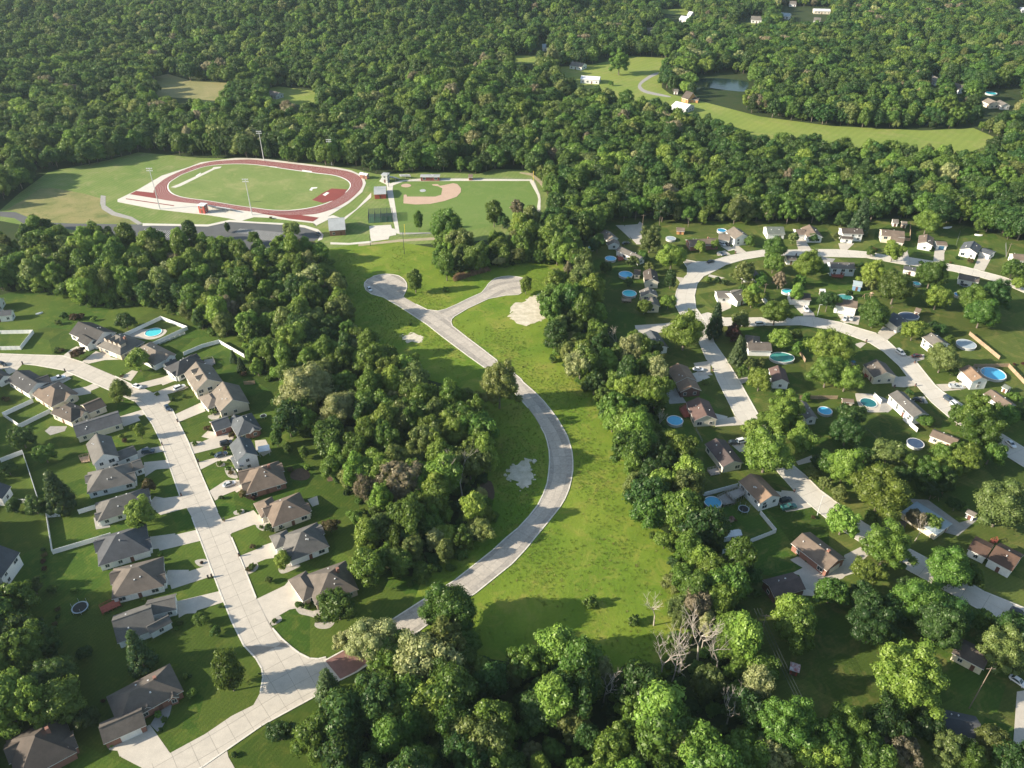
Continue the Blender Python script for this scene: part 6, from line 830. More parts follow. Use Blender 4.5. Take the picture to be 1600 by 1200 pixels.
# ------------------------------------------------------------------ trees
def crown_data(seed, shape='round', nl=46, nleaf=150, leafs=.068):
    r = np.random.RandomState(seed); cen = []; rad = []
    for i in range(nl):
        z = 1 - 1.72 * (i + .5) / nl; ph = i * 2.39996 + r.uniform(-.4, .4); s = math.sqrt(max(0, 1 - z * z)); d = np.array([math.cos(ph) * s, math.sin(ph) * s, z])
        wob = 1 + .20 * math.sin(2 * ph + seed) * s + .13 * math.sin(3 * ph + 2.1 * seed + 3 * z) + .10 * math.sin(4.3 * z + seed)
        d = d * wob
        if shape == 'round': k = .70 + r.uniform(-.16, .12); c_ = d * np.array([k, k, k * .92])
        elif shape == 'oval': k = .66 + r.uniform(-.16, .12); c_ = d * np.array([k * .78, k * .78, k * 1.28])
        elif shape == 'spread': k = .74 + r.uniform(-.26, .14); c_ = d * np.array([k, k, k * .66]); c_[2] += .12 * math.sin(3 * ph)
        elif shape == 'open': k = .72 + r.uniform(-.34, .2); c_ = d * np.array([k, k, k * .95])
        elif shape == 'cone':
            h = (i + .5) / nl; k = (1 - h) * .66 + .05; a = i * 2.4 + r.uniform(-.3, .3); c_ = np.array([math.cos(a) * k, math.sin(a) * k, -.95 + 2.1 * h])
        rr = r.uniform(.19, .36) if shape != 'cone' else r.uniform(.15, .22) + .14 * (1 - (i + .5) / nl)
        if shape == 'open': rr *= .74
        cen.append(c_); rad.append(rr)
    cen = np.array(cen); rad = np.array(rad)
    if shape not in ('cone',):
        k = 8; cen = np.vstack([cen, r.normal(0, .22, (k, 3))]); rad = np.hstack([rad, r.uniform(.28, .38, k)])
    cen[:, 2] += 1.15
    V = []; F = []; T = []
    n = len(cen)
    d = r.normal(size=(n, nleaf, 3)); d /= np.linalg.norm(d, axis=2, keepdims=True)
    # foliage sits on the outside of each clump, more on top
    d[:, :, 2] = np.abs(d[:, :, 2]) * np.where(r.rand(n, nleaf) < .72, 1, -1)
    P = cen[:, None] + d * rad[:, None, None] * r.uniform(.72, 1.16, (n, nleaf, 1)) * np.array([1, 1, .85])
    nrm = d + r.normal(0, .38, d.shape); nrm /= np.linalg.norm(nrm, axis=2, keepdims=True)
    u = np.cross(nrm, r.normal(size=d.shape)); u /= np.linalg.norm(u, axis=2, keepdims=True); w = np.cross(nrm, u)
    s = leafs * r.uniform(.55, 1.2, (n, nleaf, 1)); u = u * s; w = w * s * r.uniform(.5, .9, (n, nleaf, 1))
    q = np.stack([P - u, P - w * .8, P + u, P + w * .8], 2).reshape(-1, 3)
    nf = n * nleaf; faces = np.arange(nf * 4).reshape(-1, 4)
    tone = np.clip(np.repeat(r.uniform(.1, .8, n), nleaf) + r.normal(0, .22, nf), 0, 1)
    # solid heart of each clump
    ico_v, ico_f = ICO; m = len(ico_v)
    cv = (ico_v[None] * rad[:, None, None] * (.80 + r.uniform(-.1, .1, (n, m, 1))) * np.array([1, 1, .85]) + cen[:, None]).reshape(-1, 3)
    cf = (ico_f[None] + (np.arange(n) * m)[:, None, None] + len(q)).reshape(-1, 3)
    ct = np.repeat(r.uniform(.0, .5, n), len(ico_f))
    verts = np.vstack([q, cv]); loops = np.hstack([faces.ravel(), cf.ravel()]); tot = np.hstack([np.full(nf, 4), np.full(len(cf), 3)])
    return verts, loops, tot, np.hstack([tone, ct])
def ico():
    t = (1 + 5 ** .5) / 2; v = np.array([(-1, t, 0), (1, t, 0), (-1, -t, 0), (1, -t, 0), (0, -1, t), (0, 1, t), (0, -1, -t), (0, 1, -t), (t, 0, -1), (t, 0, 1), (-t, 0, -1), (-t, 0, 1)], float); v /= np.linalg.norm(v[0])
    f = np.array([(0, 11, 5), (0, 5, 1), (0, 1, 7), (0, 7, 10), (0, 10, 11), (1, 5, 9), (5, 11, 4), (11, 10, 2), (10, 7, 6), (7, 1, 8), (3, 9, 4), (3, 4, 2), (3, 2, 6), (3, 6, 8), (3, 8, 9), (4, 9, 5), (2, 4, 11), (6, 2, 10), (8, 6, 7), (9, 8, 1)])
    return v, f
ICO = ico()
def raw_mesh(name, verts, loops, tot, tone, mats, midx=None):
    me = bpy.data.meshes.new(name); me.vertices.add(len(verts)); me.vertices.foreach_set('co', verts.astype('f').ravel())
    me.loops.add(len(loops)); me.loops.foreach_set('vertex_index', loops.astype('i')); me.polygons.add(len(tot))
    st = np.concatenate([[0], np.cumsum(tot)[:-1]]); me.polygons.foreach_set('loop_start', st.astype('i'))
    for m in mats: me.materials.append(MATS[m])
    if midx is not None: me.polygons.foreach_set('material_index', midx.astype('i'))
    a = me.attributes.new('tone', 'FLOAT', 'FACE'); a.data.foreach_set('value', tone.astype('f')); me.update(calc_edges=True); return me
def trunk_mb(seed, dead=False):
    r = random.Random(seed); mb = MB(); mb.tube((0, 0, -.02), (.01, .01, .55), .055, .042, 7); mb.tube((.01, .01, .55), (.03, -.02, 1.25), .042, .02, 6)
    for k in range(6):
        a = k * 1.05 + r.uniform(-.3, .3); z = .45 + .12 * k; l = r.uniform(.35, .6)
        mb.tube((.01, .0, z), (math.cos(a) * l, math.sin(a) * l, z + l * .75), .024, .009, 5)
    return mb
SHAPES = {'round': [3, 4], 'oval': [5], 'spread': [6, 9], 'open': [7, 8], 'cone': [10]}
SHAPE_LIST = [('round', 3), ('round', 4), ('oval', 5), ('spread', 6), ('spread', 9), ('open', 7), ('cone', 10)]
CD = {('big', 1): crown_data(21, 'round', 84, 190, .045), ('big', 2): crown_data(22, 'spread', 84, 190, .045), ('big', 3): crown_data(23, 'open', 84, 190, .045)}
CD.update({s: crown_data(s[1], s[0], **({'nl': 52, 'nleaf': 70, 'leafs': .062} if s[0] == 'cone' else {})) for s in SHAPE_LIST})
TRUNKS = [trunk_mb(k).mesh('trunk', 'bark') for k in range(3)]
CROWNS = {}
def crown(shape, tone):
    k = (shape, tone)
    if k not in CROWNS: CROWNS[k] = raw_mesh('crown', *CD[shape], ['leaf_' + tone])
    return CROWNS[k]
def place_tree(x, y, R, tone, shape, zs, rz, name, label, cat='tree', group='trees standing on their own in the gardens and fields', parts=True):
    o = empty(name, (x, y, 0), rz, label, cat, group); o.scale = (R, R, R * zs)
    link('trunk', TRUNKS[random.randrange(3)], o); link('crown', crown(shape, tone), o); return o
HAND = []; AUTO = []
for (x, y, R, kind, label, zs) in TREES:
    nm = 'broadleaf_tree'; tone = kind
    if kind in ('pine', 'spruce'): shape = ('cone', 10); nm = 'evergreen_tree'; zs *= 1.25
    elif kind in ('tan', 'sycamore', 'olive'): shape = random.choice([('open', 7), ('open', 8) if ('open', 8) in CD else ('open', 7), ('spread', 9)])
    elif zs >= 1.3: shape = ('oval', 5)
    else: shape = random.choice([('round', 3), ('round', 4), ('spread', 6), ('spread', 9)])
    if R > 5.6 and shape[0] != 'cone': shape = ('big', random.choice((1, 2, 3)))
    if not label: AUTO.append((x, y, R, tone, shape, zs)); HAND.append((x, y, R)); continue
    HAND.append((x, y, R)); place_tree(x, y, R, tone, shape, zs, random.uniform(0, 6.28), nm, label)
HM = []
def nick(l):
    for cut in (' beside ', ' next to ', ' between ', ' behind ', ' facing ', ' at the ', ' under ', ' on the ', ' by the ', ', ', ' partly ', ' half ', ' above ', ' inside '):
        if cut in l and l.index(cut) > 12: l = l[:l.index(cut)]
    return ' '.join(l.split()[:7])
seen = {}
for (x, y, l) in HOUSES: seen[nick(l)] = seen.get(nick(l), 0) + 1
for (x, y, l) in HOUSES:
    if seen[nick(l)] == 1 and not l.split()[0] in ('brown', 'small'): HM.append((x, y, nick(l)))
LOOK = dict(dark='dark green', mid='mid green', light='light green', olive='olive green', sycamore='pale sycamore', tan='tan leaved')
for a, lab in zip(AUTO, rank_labels([(a[0], a[1], LOOK[a[3]] + ' garden tree') for a in AUTO], HM)): place_tree(*a[:3], a[3], a[4], a[5], random.uniform(0, 6.28), 'broadleaf_tree', lab)
# woods: scattered over the surveyed outlines
def scatter(poly, sp, rs):
    xs = [p[0] for p in poly]; ys = [p[1] for p in poly]
    X, Y = np.meshgrid(np.arange(min(xs), max(xs), sp), np.arange(min(ys), max(ys), sp * .866)); X[1::2] += sp / 2
    X = X + rs.uniform(-.38, .38, X.shape) * sp; Y = Y + rs.uniform(-.38, .38, Y.shape) * sp; X = X.ravel(); Y = Y.ravel()
    m = inside(X, Y, poly); return X[m], Y[m]
pts = []
for kind, poly in WOODS:
    X, Y = scatter(poly, {'mid': 5.9, 'far': 7.8, 'left': 6.3}[kind], RS); keep = np.ones(len(X), bool)
    if kind == 'far':
        for h in HOLES: keep &= ~inside(X, Y, h)
        # only the part of the world the picture could see, with a margin
        keep &= (np.abs(X) < Y * .66 + 130) & (Y < 1420)
    for nm, mt, pp in PADS:
        if nm in ('driveway', 'gravel_patch', 'pond', 'parking_lot', 'service_road', 'far_drive', 'pavement', 'mulch_bed'): keep &= ~inside(X, Y, pp)
    for rd in ROADS: keep &= ~inside(X, Y, rd[2])
    for b in HDATA:
        for bl in b[5]: keep &= np.hypot(X - bl[0], Y - bl[1]) > max(bl[3], bl[4]) * .55 + 2.
    for (hx, hy, hl) in HOUSES: keep &= ~((np.abs(X - hx) < 8.5) & (Y < hy) & (Y > hy - 14))
    for (hx, hy, hh, hl) in DEAD: keep &= ~((np.abs(X - hx) < 4.5) & (Y < hy + 3) & (Y > hy - 11))
    for pp_ in POOLS: keep &= ~((np.abs(X - pp_[0]) < 6) & (Y < pp_[1] + 4) & (Y > pp_[1] - 15))
    for (hx, hy, hr) in HAND: keep &= np.hypot(X - hx, Y - hy) > hr * .72
    for x, y in zip(X[keep], Y[keep]): pts.append((x, y, kind))
P = np.array([(a, b) for a, b, _ in pts]); KD = [k for _, _, k in pts]; n = len(P)
N1 = fbm(P[:, 0], P[:, 1], .03, 5); N2 = fbm(P[:, 0], P[:, 1], .06, 9)
R_ = (2.3 + 4.4 * RS.rand(n) ** 1.5) * np.where(np.array(KD) == 'far', 1.18, 1.0) * (1 + .25 * N1); big = RS.rand(n) < .10; R_[big] *= 1.3
ZS = RS.uniform(.95, 1.6, n) * (1 + .18 * N2); ZS[np.array(KD) == 'left'] *= .9
TONES = ['dark', 'mid', 'light', 'olive', 'sycamore', 'tan']
ZS = np.minimum(ZS, np.where(np.array(KD) == 'far', 15.5, 17.5) / (2.15 * R_))
for rd in ROADS[2:4]:
    for (qx, qy) in rd[3]:
        nr = (np.hypot(P[:, 0] - qx, P[:, 1] - qy) < 25) & (P[:, 0] < qx); R_[nr] = np.minimum(R_[nr], 4.2); ZS[nr] = np.minimum(ZS[nr], 9.5 / (2.15 * R_[nr]))
tidx = []
for i in range(n):
    u = RS.rand(); g = N2[i] * .35
    far = KD[i] == 'far'
    w = [.16 - g, .32, .30 + g * .6, .17, .05, .012] if not far else [.40 - g, .42, .08 + g * .3, .07, .012, .012]
    w = np.clip(w, .004, 1); w = np.cumsum(w / w.sum()); tidx.append(int(np.searchsorted(w, u)))
tidx = np.array(tidx); sidx = RS.choice(6, n, p=[.19, .17, .22, .15, .12, .15]); ROT = RS.uniform(0, 6.28, n)
# the nearest woods trees in view are single trees
pitch = math.radians(35); dep = P[:, 1] * math.cos(pitch) + 187 * math.sin(pitch); up = P[:, 1] * math.sin(pitch) - 187 * math.cos(pitch)
sx = 1250 * P[:, 0] / dep; sy = 1250 * (up + 8 * math.cos(pitch)) / dep
view = (np.abs(sx) < 790) & (np.abs(sy) < 590); size = np.where(view, R_ / dep, 0); order = np.argsort(-size)[:NEAR_TREES]
LOOK = dict(dark='dark green', mid='mid green', light='light green', olive='olive green', sycamore='pale sycamore', tan='tan leaved')
SHN = dict(round='rounded', oval='tall narrow', spread='spreading', open='loose crowned', cone='pointed')
items = [(P[i, 0], P[i, 1], '%s %s woods tree' % (LOOK[TONES[tidx[i]]], SHN[SHAPE_LIST[sidx[i]][0]])) for i in order]
labs = rank_labels(items, MARKS)
for k, i in enumerate(order):
    place_tree(P[i, 0], P[i, 1], R_[i], TONES[tidx[i]], SHAPE_LIST[sidx[i]], ZS[i], ROT[i], 'broadleaf_tree', labs[k], 'tree', 'trees standing close together in the woods')
# every further tree: one mass of woods
protos = bpy.data.collections.new('forest_prototypes'); keys = []
for ti, t in enumerate(TONES):
    for si in range(6):
        v, l, tt, tn = CD[SHAPE_LIST[si]]; me = raw_mesh('forest_tree', v, l, tt, tn, ['leaf_' + t, 'bark'])
        tm = TRUNKS[si % 3]; tv = np.zeros(len(tm.vertices) * 3, 'f'); tm.vertices.foreach_get('co', tv)
        tl = [list(p.vertices) for p in tm.polygons]
        v2 = np.vstack([v, tv.reshape(-1, 3)]); l2 = np.hstack([l, np.array([j + len(v) for f in tl for j in f])]); t2 = np.hstack([tt, [len(f) for f in tl]])
        bpy.data.meshes.remove(me)
        me = raw_mesh('forest_tree', v2, l2, t2, np.hstack([tn, np.zeros(len(tl))]), ['leaf_' + t, 'bark'], np.hstack([np.zeros(len(tt)), np.ones(len(tl))]))
        o = bpy.data.objects.new('forest_tree_%02d' % (ti * 6 + si), me); protos.objects.link(o)
def scatter_gn(name, pos, idx, rot, scl, coll):
    me = bpy.data.meshes.new(name); me.vertices.add(len(pos)); me.vertices.foreach_set('co', np.asarray(pos, 'f').ravel())
    for an, ty, dat, fld in (('idx', 'INT', np.asarray(idx, 'i'), 'value'), ('rot', 'FLOAT_VECTOR', np.asarray(rot, 'f').ravel(), 'vector'), ('scl', 'FLOAT_VECTOR', np.asarray(scl, 'f').ravel(), 'vector')):
        a = me.attributes.new(an, ty, 'POINT'); a.data.foreach_set(fld, dat)
    ng = bpy.data.node_groups.new(name, 'GeometryNodeTree'); ng.interface.new_socket('Geometry', in_out='INPUT', socket_type='NodeSocketGeometry'); ng.interface.new_socket('Geometry', in_out='OUTPUT', socket_type='NodeSocketGeometry')
    N = ng.nodes; gi = N.new('NodeGroupInput'); go = N.new('NodeGroupOutput'); ip = N.new('GeometryNodeInstanceOnPoints'); ci = N.new('GeometryNodeCollectionInfo')
    ci.inputs['Collection'].default_value = coll; ci.inputs['Separate Children'].default_value = True; ci.inputs['Reset Children'].default_value = True
    ip.inputs['Pick Instance'].default_value = True
    def na(nm, ty):
        a = N.new('GeometryNodeInputNamedAttribute'); a.data_type = ty; a.inputs[0].default_value = nm
        return next(s for s in a.outputs if s.enabled and s.name == 'Attribute')
    ng.links.new(gi.outputs[0], ip.inputs['Points']); ng.links.new(ci.outputs[0], ip.inputs['Instance']); ng.links.new(na('idx', 'INT'), ip.inputs['Instance Index'])
    ng.links.new(na('rot', 'FLOAT_VECTOR'), ip.inputs['Rotation']); ng.links.new(na('scl', 'FLOAT_VECTOR'), ip.inputs['Scale']); ng.links.new(ip.outputs[0], go.inputs[0])
    o = link(name, me, kind='stuff'); m = o.modifiers.new('scatter', 'NODES'); m.node_group = ng; return o
rest = np.ones(n, bool); rest[order] = False
print('TREES', n, 'single', len(order))
for nm, sel in (('woods', np.array(KD) != 'far'), ('forest', np.array(KD) == 'far')):
    s = rest & sel
    scatter_gn(nm, np.column_stack([P[s], hill(P[s][:, 0], P[s][:, 1]) - .2]), (tidx * 6 + sidx)[s], np.column_stack([np.zeros((s.sum(), 2)), ROT[s]]), np.column_stack([R_[s], R_[s], R_[s] * ZS[s]]), protos)
# undergrowth along the woods' edges and floor
def undergrowth(name, polys, sp, coll, rlo, rhi, tone_ids, excl=True, zf=.8):
    XS = []; YS = []
    for poly in polys:
        X, Y = scatter(poly, sp, RS); XS.append(X); YS.append(Y)
    X = np.hstack(XS); Y = np.hstack(YS); keep = np.ones(len(X), bool)
    for nm, mt, pp in PADS: keep &= ~inside(X, Y, pp)
    for rd in ROADS: keep &= ~inside(X, Y, rd[2])
    for b in HDATA:
        for bl in b[5]: keep &= np.hypot(X - bl[0], Y - bl[1]) > max(bl[3], bl[4]) * .6 + 1.
    X, Y = X[keep], Y[keep]; m = len(X); r = RS.uniform(rlo, rhi, m)
    return scatter_gn(name, np.column_stack([X, Y, -r * .35]), RS.choice(tone_ids, m) * 6 + RS.choice([0, 1, 3], m), np.column_stack([np.zeros((m, 2)), RS.uniform(0, 6.28, m)]), np.column_stack([r, r, r * zf]), coll)
undergrowth('undergrowth', [p for k, p in WOODS if k != 'far'], 4.6, protos, 1.2, 2.4, [0, 1, 1, 2])

# dead trees
def bare_tree(seed, H):
    r = random.Random(seed); mb = MB()
    def grow(p, d, l, rad, lev):
        q = p + d * l; mb.tube(p, q, rad, rad * .68, 6 if lev < 2 else 4)
        if lev >= 5 or rad < .018: return
        for k in range(r.choice((2, 2, 3)) if lev else 3):
            a = Vector((r.uniform(-1, 1), r.uniform(-1, 1), r.uniform(.0, .9))).normalized(); nd = (d * r.uniform(.7, 1.2) + a * r.uniform(.5, .9)).normalized(); nd.z = abs(nd.z) * .8 + .15
            grow(q, nd.normalized(), l * r.uniform(.62, .86), rad * .62, lev + 1)
    grow(Vector((0, 0, -.2)), Vector((r.uniform(-.1, .1), r.uniform(-.1, .1), 1)).normalized(), H * .30, H * .012 + .04, 0)
    return mb.mesh('trunk', 'dead_bark')
for i, (x, y, H, label) in enumerate(DEAD):
    o = empty('dead_tree', (x, y, 0), 0, label, 'dead tree', 'leafless dead trees'); link('trunk', bare_tree(40 + i, H), o)

# shrubs
SHRUB = {k: raw_mesh('shrub', *crown_data(60 + i, 'round', 16, 60, .16), ['leaf_' + k]) for i, k in enumerate(('dark', 'mid', 'light', 'bronze', 'red'))}
its = []; tones = []
for i, (x, y, R) in enumerate(SHRUBS):
    t = random.choice(['dark', 'dark', 'mid', 'mid', 'light', 'bronze', 'red']) if (x < -60 or x > 75) else 'mid'; tones.append(t)
    its.append((x, y, {'dark': 'small dark green shrub', 'mid': 'small green shrub', 'light': 'small light green shrub', 'bronze': 'small bronze shrub', 'red': 'small dark red shrub'}[t]))
for (x, y, R), t, lab in zip(SHRUBS, tones, rank_labels(its, HM)):
    o = link('shrub', SHRUB[t], None, (x, y, -R * .15), random.uniform(0, 6)); o.scale = (R, R, R * .8); tag(o, lab, 'shrub', 'garden shrubs')

# ------------------------------------------------------------------ cars
def lathe_wheel():
    mb = MB(); mb.tube((0, -.11, 0), (0, .11, 0), .34, .34, 14); t = mb.mesh('wheel', 'rubber'); mb = MB(); mb.tube((0, -.125, 0), (0, .125, 0), .2, .2, 10); return t, mb.mesh('rim', 'steel')
WHEEL, RIM = lathe_wheel()
PROF = {  # side outline of body below the glass, cabin: (x back, x front, roof x back, roof x front, z belt, z roof)
 'sedan': (4.6, 1.78, .86, (-1.75, 1.05, -1.05, .25), 1.42), 'suv': (4.7, 1.9, 1.02, (-2.2, 1.1, -1.95, .35), 1.78), 'pickup': (5.6, 1.95, 1.05, (-.55, 1.35, -.35, .55), 1.85), 'van': (5.0, 1.95, 1.05, (-2.4, 1.5, -2.2, .7), 1.8)}
CM = {}
def car_meshes(kind):
    if kind in CM: return CM[kind]
    L, W, zb, (xb, xf, rb, rf), zr = PROF[kind]; l, w = L / 2, W / 2; mb = MB()
    # lower body as stacked sections with rounded nose and tail
    secs = [(.32, l - .12, w - .08), (.5, l, w), (zb - .18, l - .03, w), (zb, l - .22, w - .08)]
    prev = None
    for z, a, b in secs:
        c = .35; ringp = [(a, b - c, z), (a, -b + c, z), (a - c, -b, z), (-a + c, -b, z), (-a, -b + c, z), (-a, b - c, z), (-a + c, b, z), (a - c, b, z)]
        n = len(mb.v); mb.v += ringp
        if prev is not None:
            for i in range(8): j = (i + 1) % 8; mb.f.append((prev + j, prev + i, n + i, n + j)); mb.m.append(0)
        else: mb.f.append(tuple(range(n, n + 8))); mb.m.append(0)
        prev = n
    mb.f.append(tuple(range(prev + 7, prev - 1, -1))); mb.m.append(0)
    wr = w - .28; V = [(xb, -w + .1, zb), (xf, -w + .1, zb), (xf, w - .1, zb), (xb, w - .1, zb), (rb, -wr, zr), (rf, -wr, zr), (rf, wr, zr), (rb, wr, zr)]
    mb.add([(x, y, z + .02) for x, y, z in V[4:]] + [(x, y, z - .08) for x, y, z in V[4:]], [(0, 1, 2, 3), (7, 6, 5, 4), (4, 5, 1, 0), (5, 6, 2, 1), (6, 7, 3, 2), (7, 4, 0, 3)])
    for a, b in ((0, 4), (1, 5), (2, 6), (3, 7)): mb.tube(V[a], V[b], .05, .05, 4)
    if kind == 'pickup':
        for sy in (-1, 1): mb.box((-1.65, sy * (w - .1), zb + .22), (2.1, .1, .45))
        mb.box((-2.68, 0, zb + .22), (.1, W - .2, .45)); 
    body = mb.mesh('body', 'paint_white')
    def quad(nm, idx):
        c_ = [sum(V[i][k] for i in idx) / 4 for k in range(3)]; vs = [[c_[k] + (V[i][k] - c_[k]) * .93 for k in range(3)] for i in idx]
        return new_mesh(nm, vs, [(0, 1, 2, 3)], 'glass')
    gl = [quad('windshield', (1, 2, 6, 5)), quad('rear_window', (3, 0, 4, 7)), quad('side_window', (0, 1, 5, 4)), quad('side_window', (2, 3, 7, 6))]
    hb = MB(); hb.box((0, 0, 0), (.08, .38, .16)); CM[kind] = (body, gl, hb.mesh('headlight', 'vent'), L, W); return CM[kind]
for (x, y, an, kind, colr, label) in CARS:
    body, gl, hl, L, W = car_meshes(kind); root = empty('parked_' + {'sedan': 'car', 'suv': 'car', 'pickup': 'pickup', 'van': 'van'}[kind], (x, y, .14), an, label, {'sedan': 'car', 'suv': 'car', 'pickup': 'pickup truck', 'van': 'van'}[kind], 'cars parked on the streets and driveways')
    b = link('body', body, root); b.material_slots[0].link = 'OBJECT'; b.material_slots[0].material = MATS['paint_' + colr]
    for g in gl: link(g.name.split('.')[0], g, root)
    for sy in (-1, 1):
        link('headlight', hl, root, (L / 2 - .06, sy * (W / 2 - .38), .7))
        for sx in (-1, 1): wv = link('wheel', WHEEL, root, (sx * L * .31, sy * (W / 2 - .12), .34)); link('rim', RIM, wv)

# ------------------------------------------------------------------ pools, trampolines
def ring_pts(rx, ry, n=28): return [(rx * math.cos(2 * math.pi * i / n), ry * math.sin(2 * math.pi * i / n)) for i in range(n)]
for (x, y, rx, ry, typ, colr, label) in POOLS:
    root = empty('swimming_pool', (x, y, 0), 0, label, 'swimming pool', 'garden swimming pools'); h = 1.2 if typ == 'above' else .32; P_ = ring_pts(rx, ry, 32); n = 32
    wat = 'pool_' + colr; Pi = ring_pts(rx - .16, ry - .16, n); Po = ring_pts(rx + .16, ry + .16, n)
    link('water', new_mesh('water', [(a, b, h - .12 if colr not in ('cover', 'dark') else h + .03) for a, b in Pi], [tuple(range(n))], wat), root)
    vs = [(a, b, h) for a, b in Pi] + [(a, b, h) for a, b in Po] + [(a, b, 0) for a, b in P_]
    link('rim', new_mesh('rim', [(a, b, h + .01) for a, b in Pi] + [(a, b, h + .01) for a, b in Po] + [(a, b, h - .2) for a, b in Pi] + [(a, b, h - .06) for a, b in Po], [(n + i, n + (i + 1) % n, (i + 1) % n, i)[::-1] for i in range(n)] + [(i, (i + 1) % n, 2 * n + (i + 1) % n, 2 * n + i) for i in range(n)] + [(n + i, 3 * n + i, 3 * n + (i + 1) % n, n + (i + 1) % n) for i in range(n)], 'trim'), root)
    if typ == 'above' and colr not in ('cover', 'dark'):
        mb = MB(); ax = rx * .7; ay = -ry * .72
        for o_ in (-.25, .25): mb.tube((ax + o_, ay - .5, 0), (ax + o_, ay, h + .5), .03, .03, 4)
        for q_ in (.3, .6, .9): mb.box((ax, ay - .5 + .5 * q_ / (h + .5), q_), (.5, .08, .04))
        link('ladder', mb.mesh('ladder', 'vent'), root)
    if typ == 'above':
        link('side', new_mesh('side', [(a, b, 0) for a, b in P_] + [(a, b, h - .07) for a, b in P_], [(i, (i + 1) % n, n + (i + 1) % n, n + i) for i in range(n)], 'wall_grey_wall'), root)
for (x, y, rx, ry, label) in TRAMPS:
    root = empty('trampoline', (x, y, 0), 0, label, 'trampoline', 'garden trampolines'); r = max(rx, ry) ; P_ = ring_pts(r, r, 24)
    link('mat', new_mesh('mat', [(a * .84, b * .84, .86) for a, b in P_], [tuple(range(24))], 'rubber'), root)
    link('pad', new_mesh('pad', [(a * .84, b * .84, .88) for a, b in P_] + [(a, b, .88) for a, b in P_], [(i, (i + 1) % 24, 24 + (i + 1) % 24, 24 + i)[::-1] for i in range(24)], 'pool_cover'), root)
    for k in range(6):
        a, b = P_[k * 4]; mb = MB(); mb.tube((a, b, 0), (a, b, 2.4 if r > 1.4 else .9), .04, .04, 5); link('pole', mb.mesh('pole', 'steel'), root)

# ------------------------------------------------------------------ fences
FP = {}
def fence_parts(kind):
    if kind in FP: return FP[kind]
    mb = MB()
    if kind == 'vinyl': mb.box((0, 0, .95), (2.28, .05, 1.62)); mb.box((0, 0, 1.82), (2.28, .10, .14)); mb.box((0, 0, .12), (2.28, .08, .12)); p = mb.mesh('fence_panel', 'vinyl'); q = MB(); q.box((0, 0, .98), (.15, .15, 1.96)); FP[kind] = (p, q.mesh('fence_post', 'vinyl'))
    elif kind == 'wood':
        for k in range(9): mb.box((-1.02 + k * .255, 0, .9), (.22, .04, 1.75 + random.uniform(-.04, .04)))
        for z in (.4, 1.4): mb.box((0, .05, z), (2.3, .05, .09))
        p = mb.mesh('fence_panel', 'fence_wood'); q = MB(); q.box((0, .0, .95), (.12, .12, 1.9)); FP[kind] = (p, q.mesh('fence_post', 'fence_wood'))
    elif kind == 'rail':
        for z in (.35, .75, 1.15): mb.box((0, 0, z), (2.3, .05, .13))
        p = mb.mesh('fence_panel', 'vinyl'); q = MB(); q.box((0, 0, .65), (.14, .14, 1.3)); FP[kind] = (p, q.mesh('fence_post', 'vinyl'))
    else:
        for z in (.06, .4, .75, 1.18): mb.box((0, 0, z), (2.3, .025, .03))
        for k in range(8): mb.box((-1.0 + k * .28, 0, .62), (.02, .02, 1.1))
        p = mb.mesh('fence_panel', 'chain'); q = MB(); q.box((0, 0, .64), (.07, .07, 1.28)); FP[kind] = (p, q.mesh('fence_post', 'chain'))
    return FP[kind]
for kind, label, line in FENCES:
    pan, post = fence_parts(kind); sc = 2.0 if 'outfield' in label else 1.0
    root = empty({'vinyl': 'vinyl_fence', 'wood': 'wooden_fence', 'rail': 'rail_fence', 'chain': 'chain_link_fence'}[kind], (*line[0], 0), 0, label, 'fence'); x0, y0 = line[0]
    first = True
    for p, q in zip(line, line[1:]):
        d = math.dist(p, q); m = max(1, round(d / (2.42 * sc))); an = math.atan2(q[1] - p[1], q[0] - p[0]); st = d / m
        for k in range(m + 1):
            t = k / m; X, Y = p[0] + (q[0] - p[0]) * t - x0, p[1] + (q[1] - p[1]) * t - y0
            if first or k: link('fence_post', post, root, (X, Y, 0), an)
            if k < m: o = link('fence_panel', pan, root, (X + math.cos(an) * st / 2, Y + math.sin(an) * st / 2, 0), an); o.scale = (st / 2.42, 1, 1)
        first = False

# ------------------------------------------------------------------ poles, lights, wires
for (x, y, H, label) in MASTS:
    root = empty('floodlight_mast', (x, y, 0), 0, label, 'floodlight', 'floodlight masts around the running track'); mb = MB(); mb.tube((0, 0, 0), (0, 0, H), .32, .16, 8); link('pole', mb.mesh('pole', 'steel'), root)
    for z in (H - .3, H - 1.6): mb = MB(); mb.box((0, 0, z), (3.6, .12, .12)); link('crossarm', mb.mesh('crossarm', 'steel'), root)
    for z in (H - .1, H - 1.4):
        for k in range(4): mb = MB(); mb.box((0, 0, 0), (.5, .45, .5)); link('lamp', mb.mesh('lamp', 'vent'), root, (-1.4 + k * .93, -.2, z))
for (x, y, H, label) in UPOLES:
    lamp = 'lamp' in label or 'street lamp' in label; steel = lamp or 'pole beside' in label or 'floodlight' in label or 'concrete pad' in label
    root = empty('street_lamp' if lamp else 'pole' if steel else 'utility_pole', (x, y, 0), 0, label, 'street lamp' if lamp else 'pole'); mb = MB(); mb.tube((0, 0, 0), (0, 0, H), .15, .10, 7); link('shaft', mb.mesh('shaft', 'steel' if lamp else 'dark_steel' if steel else 'pole_wood'), root)
    mb = MB()
    if lamp: mb.box((.5, 0, H), (1.2, .25, .14)); link('lamp', mb.mesh('lamp', 'vent'), root)
    elif not steel: mb.box((0, 0, H - .6), (2.2, .12, .12)); link('crossarm', mb.mesh('crossarm', 'pole_wood'), root)
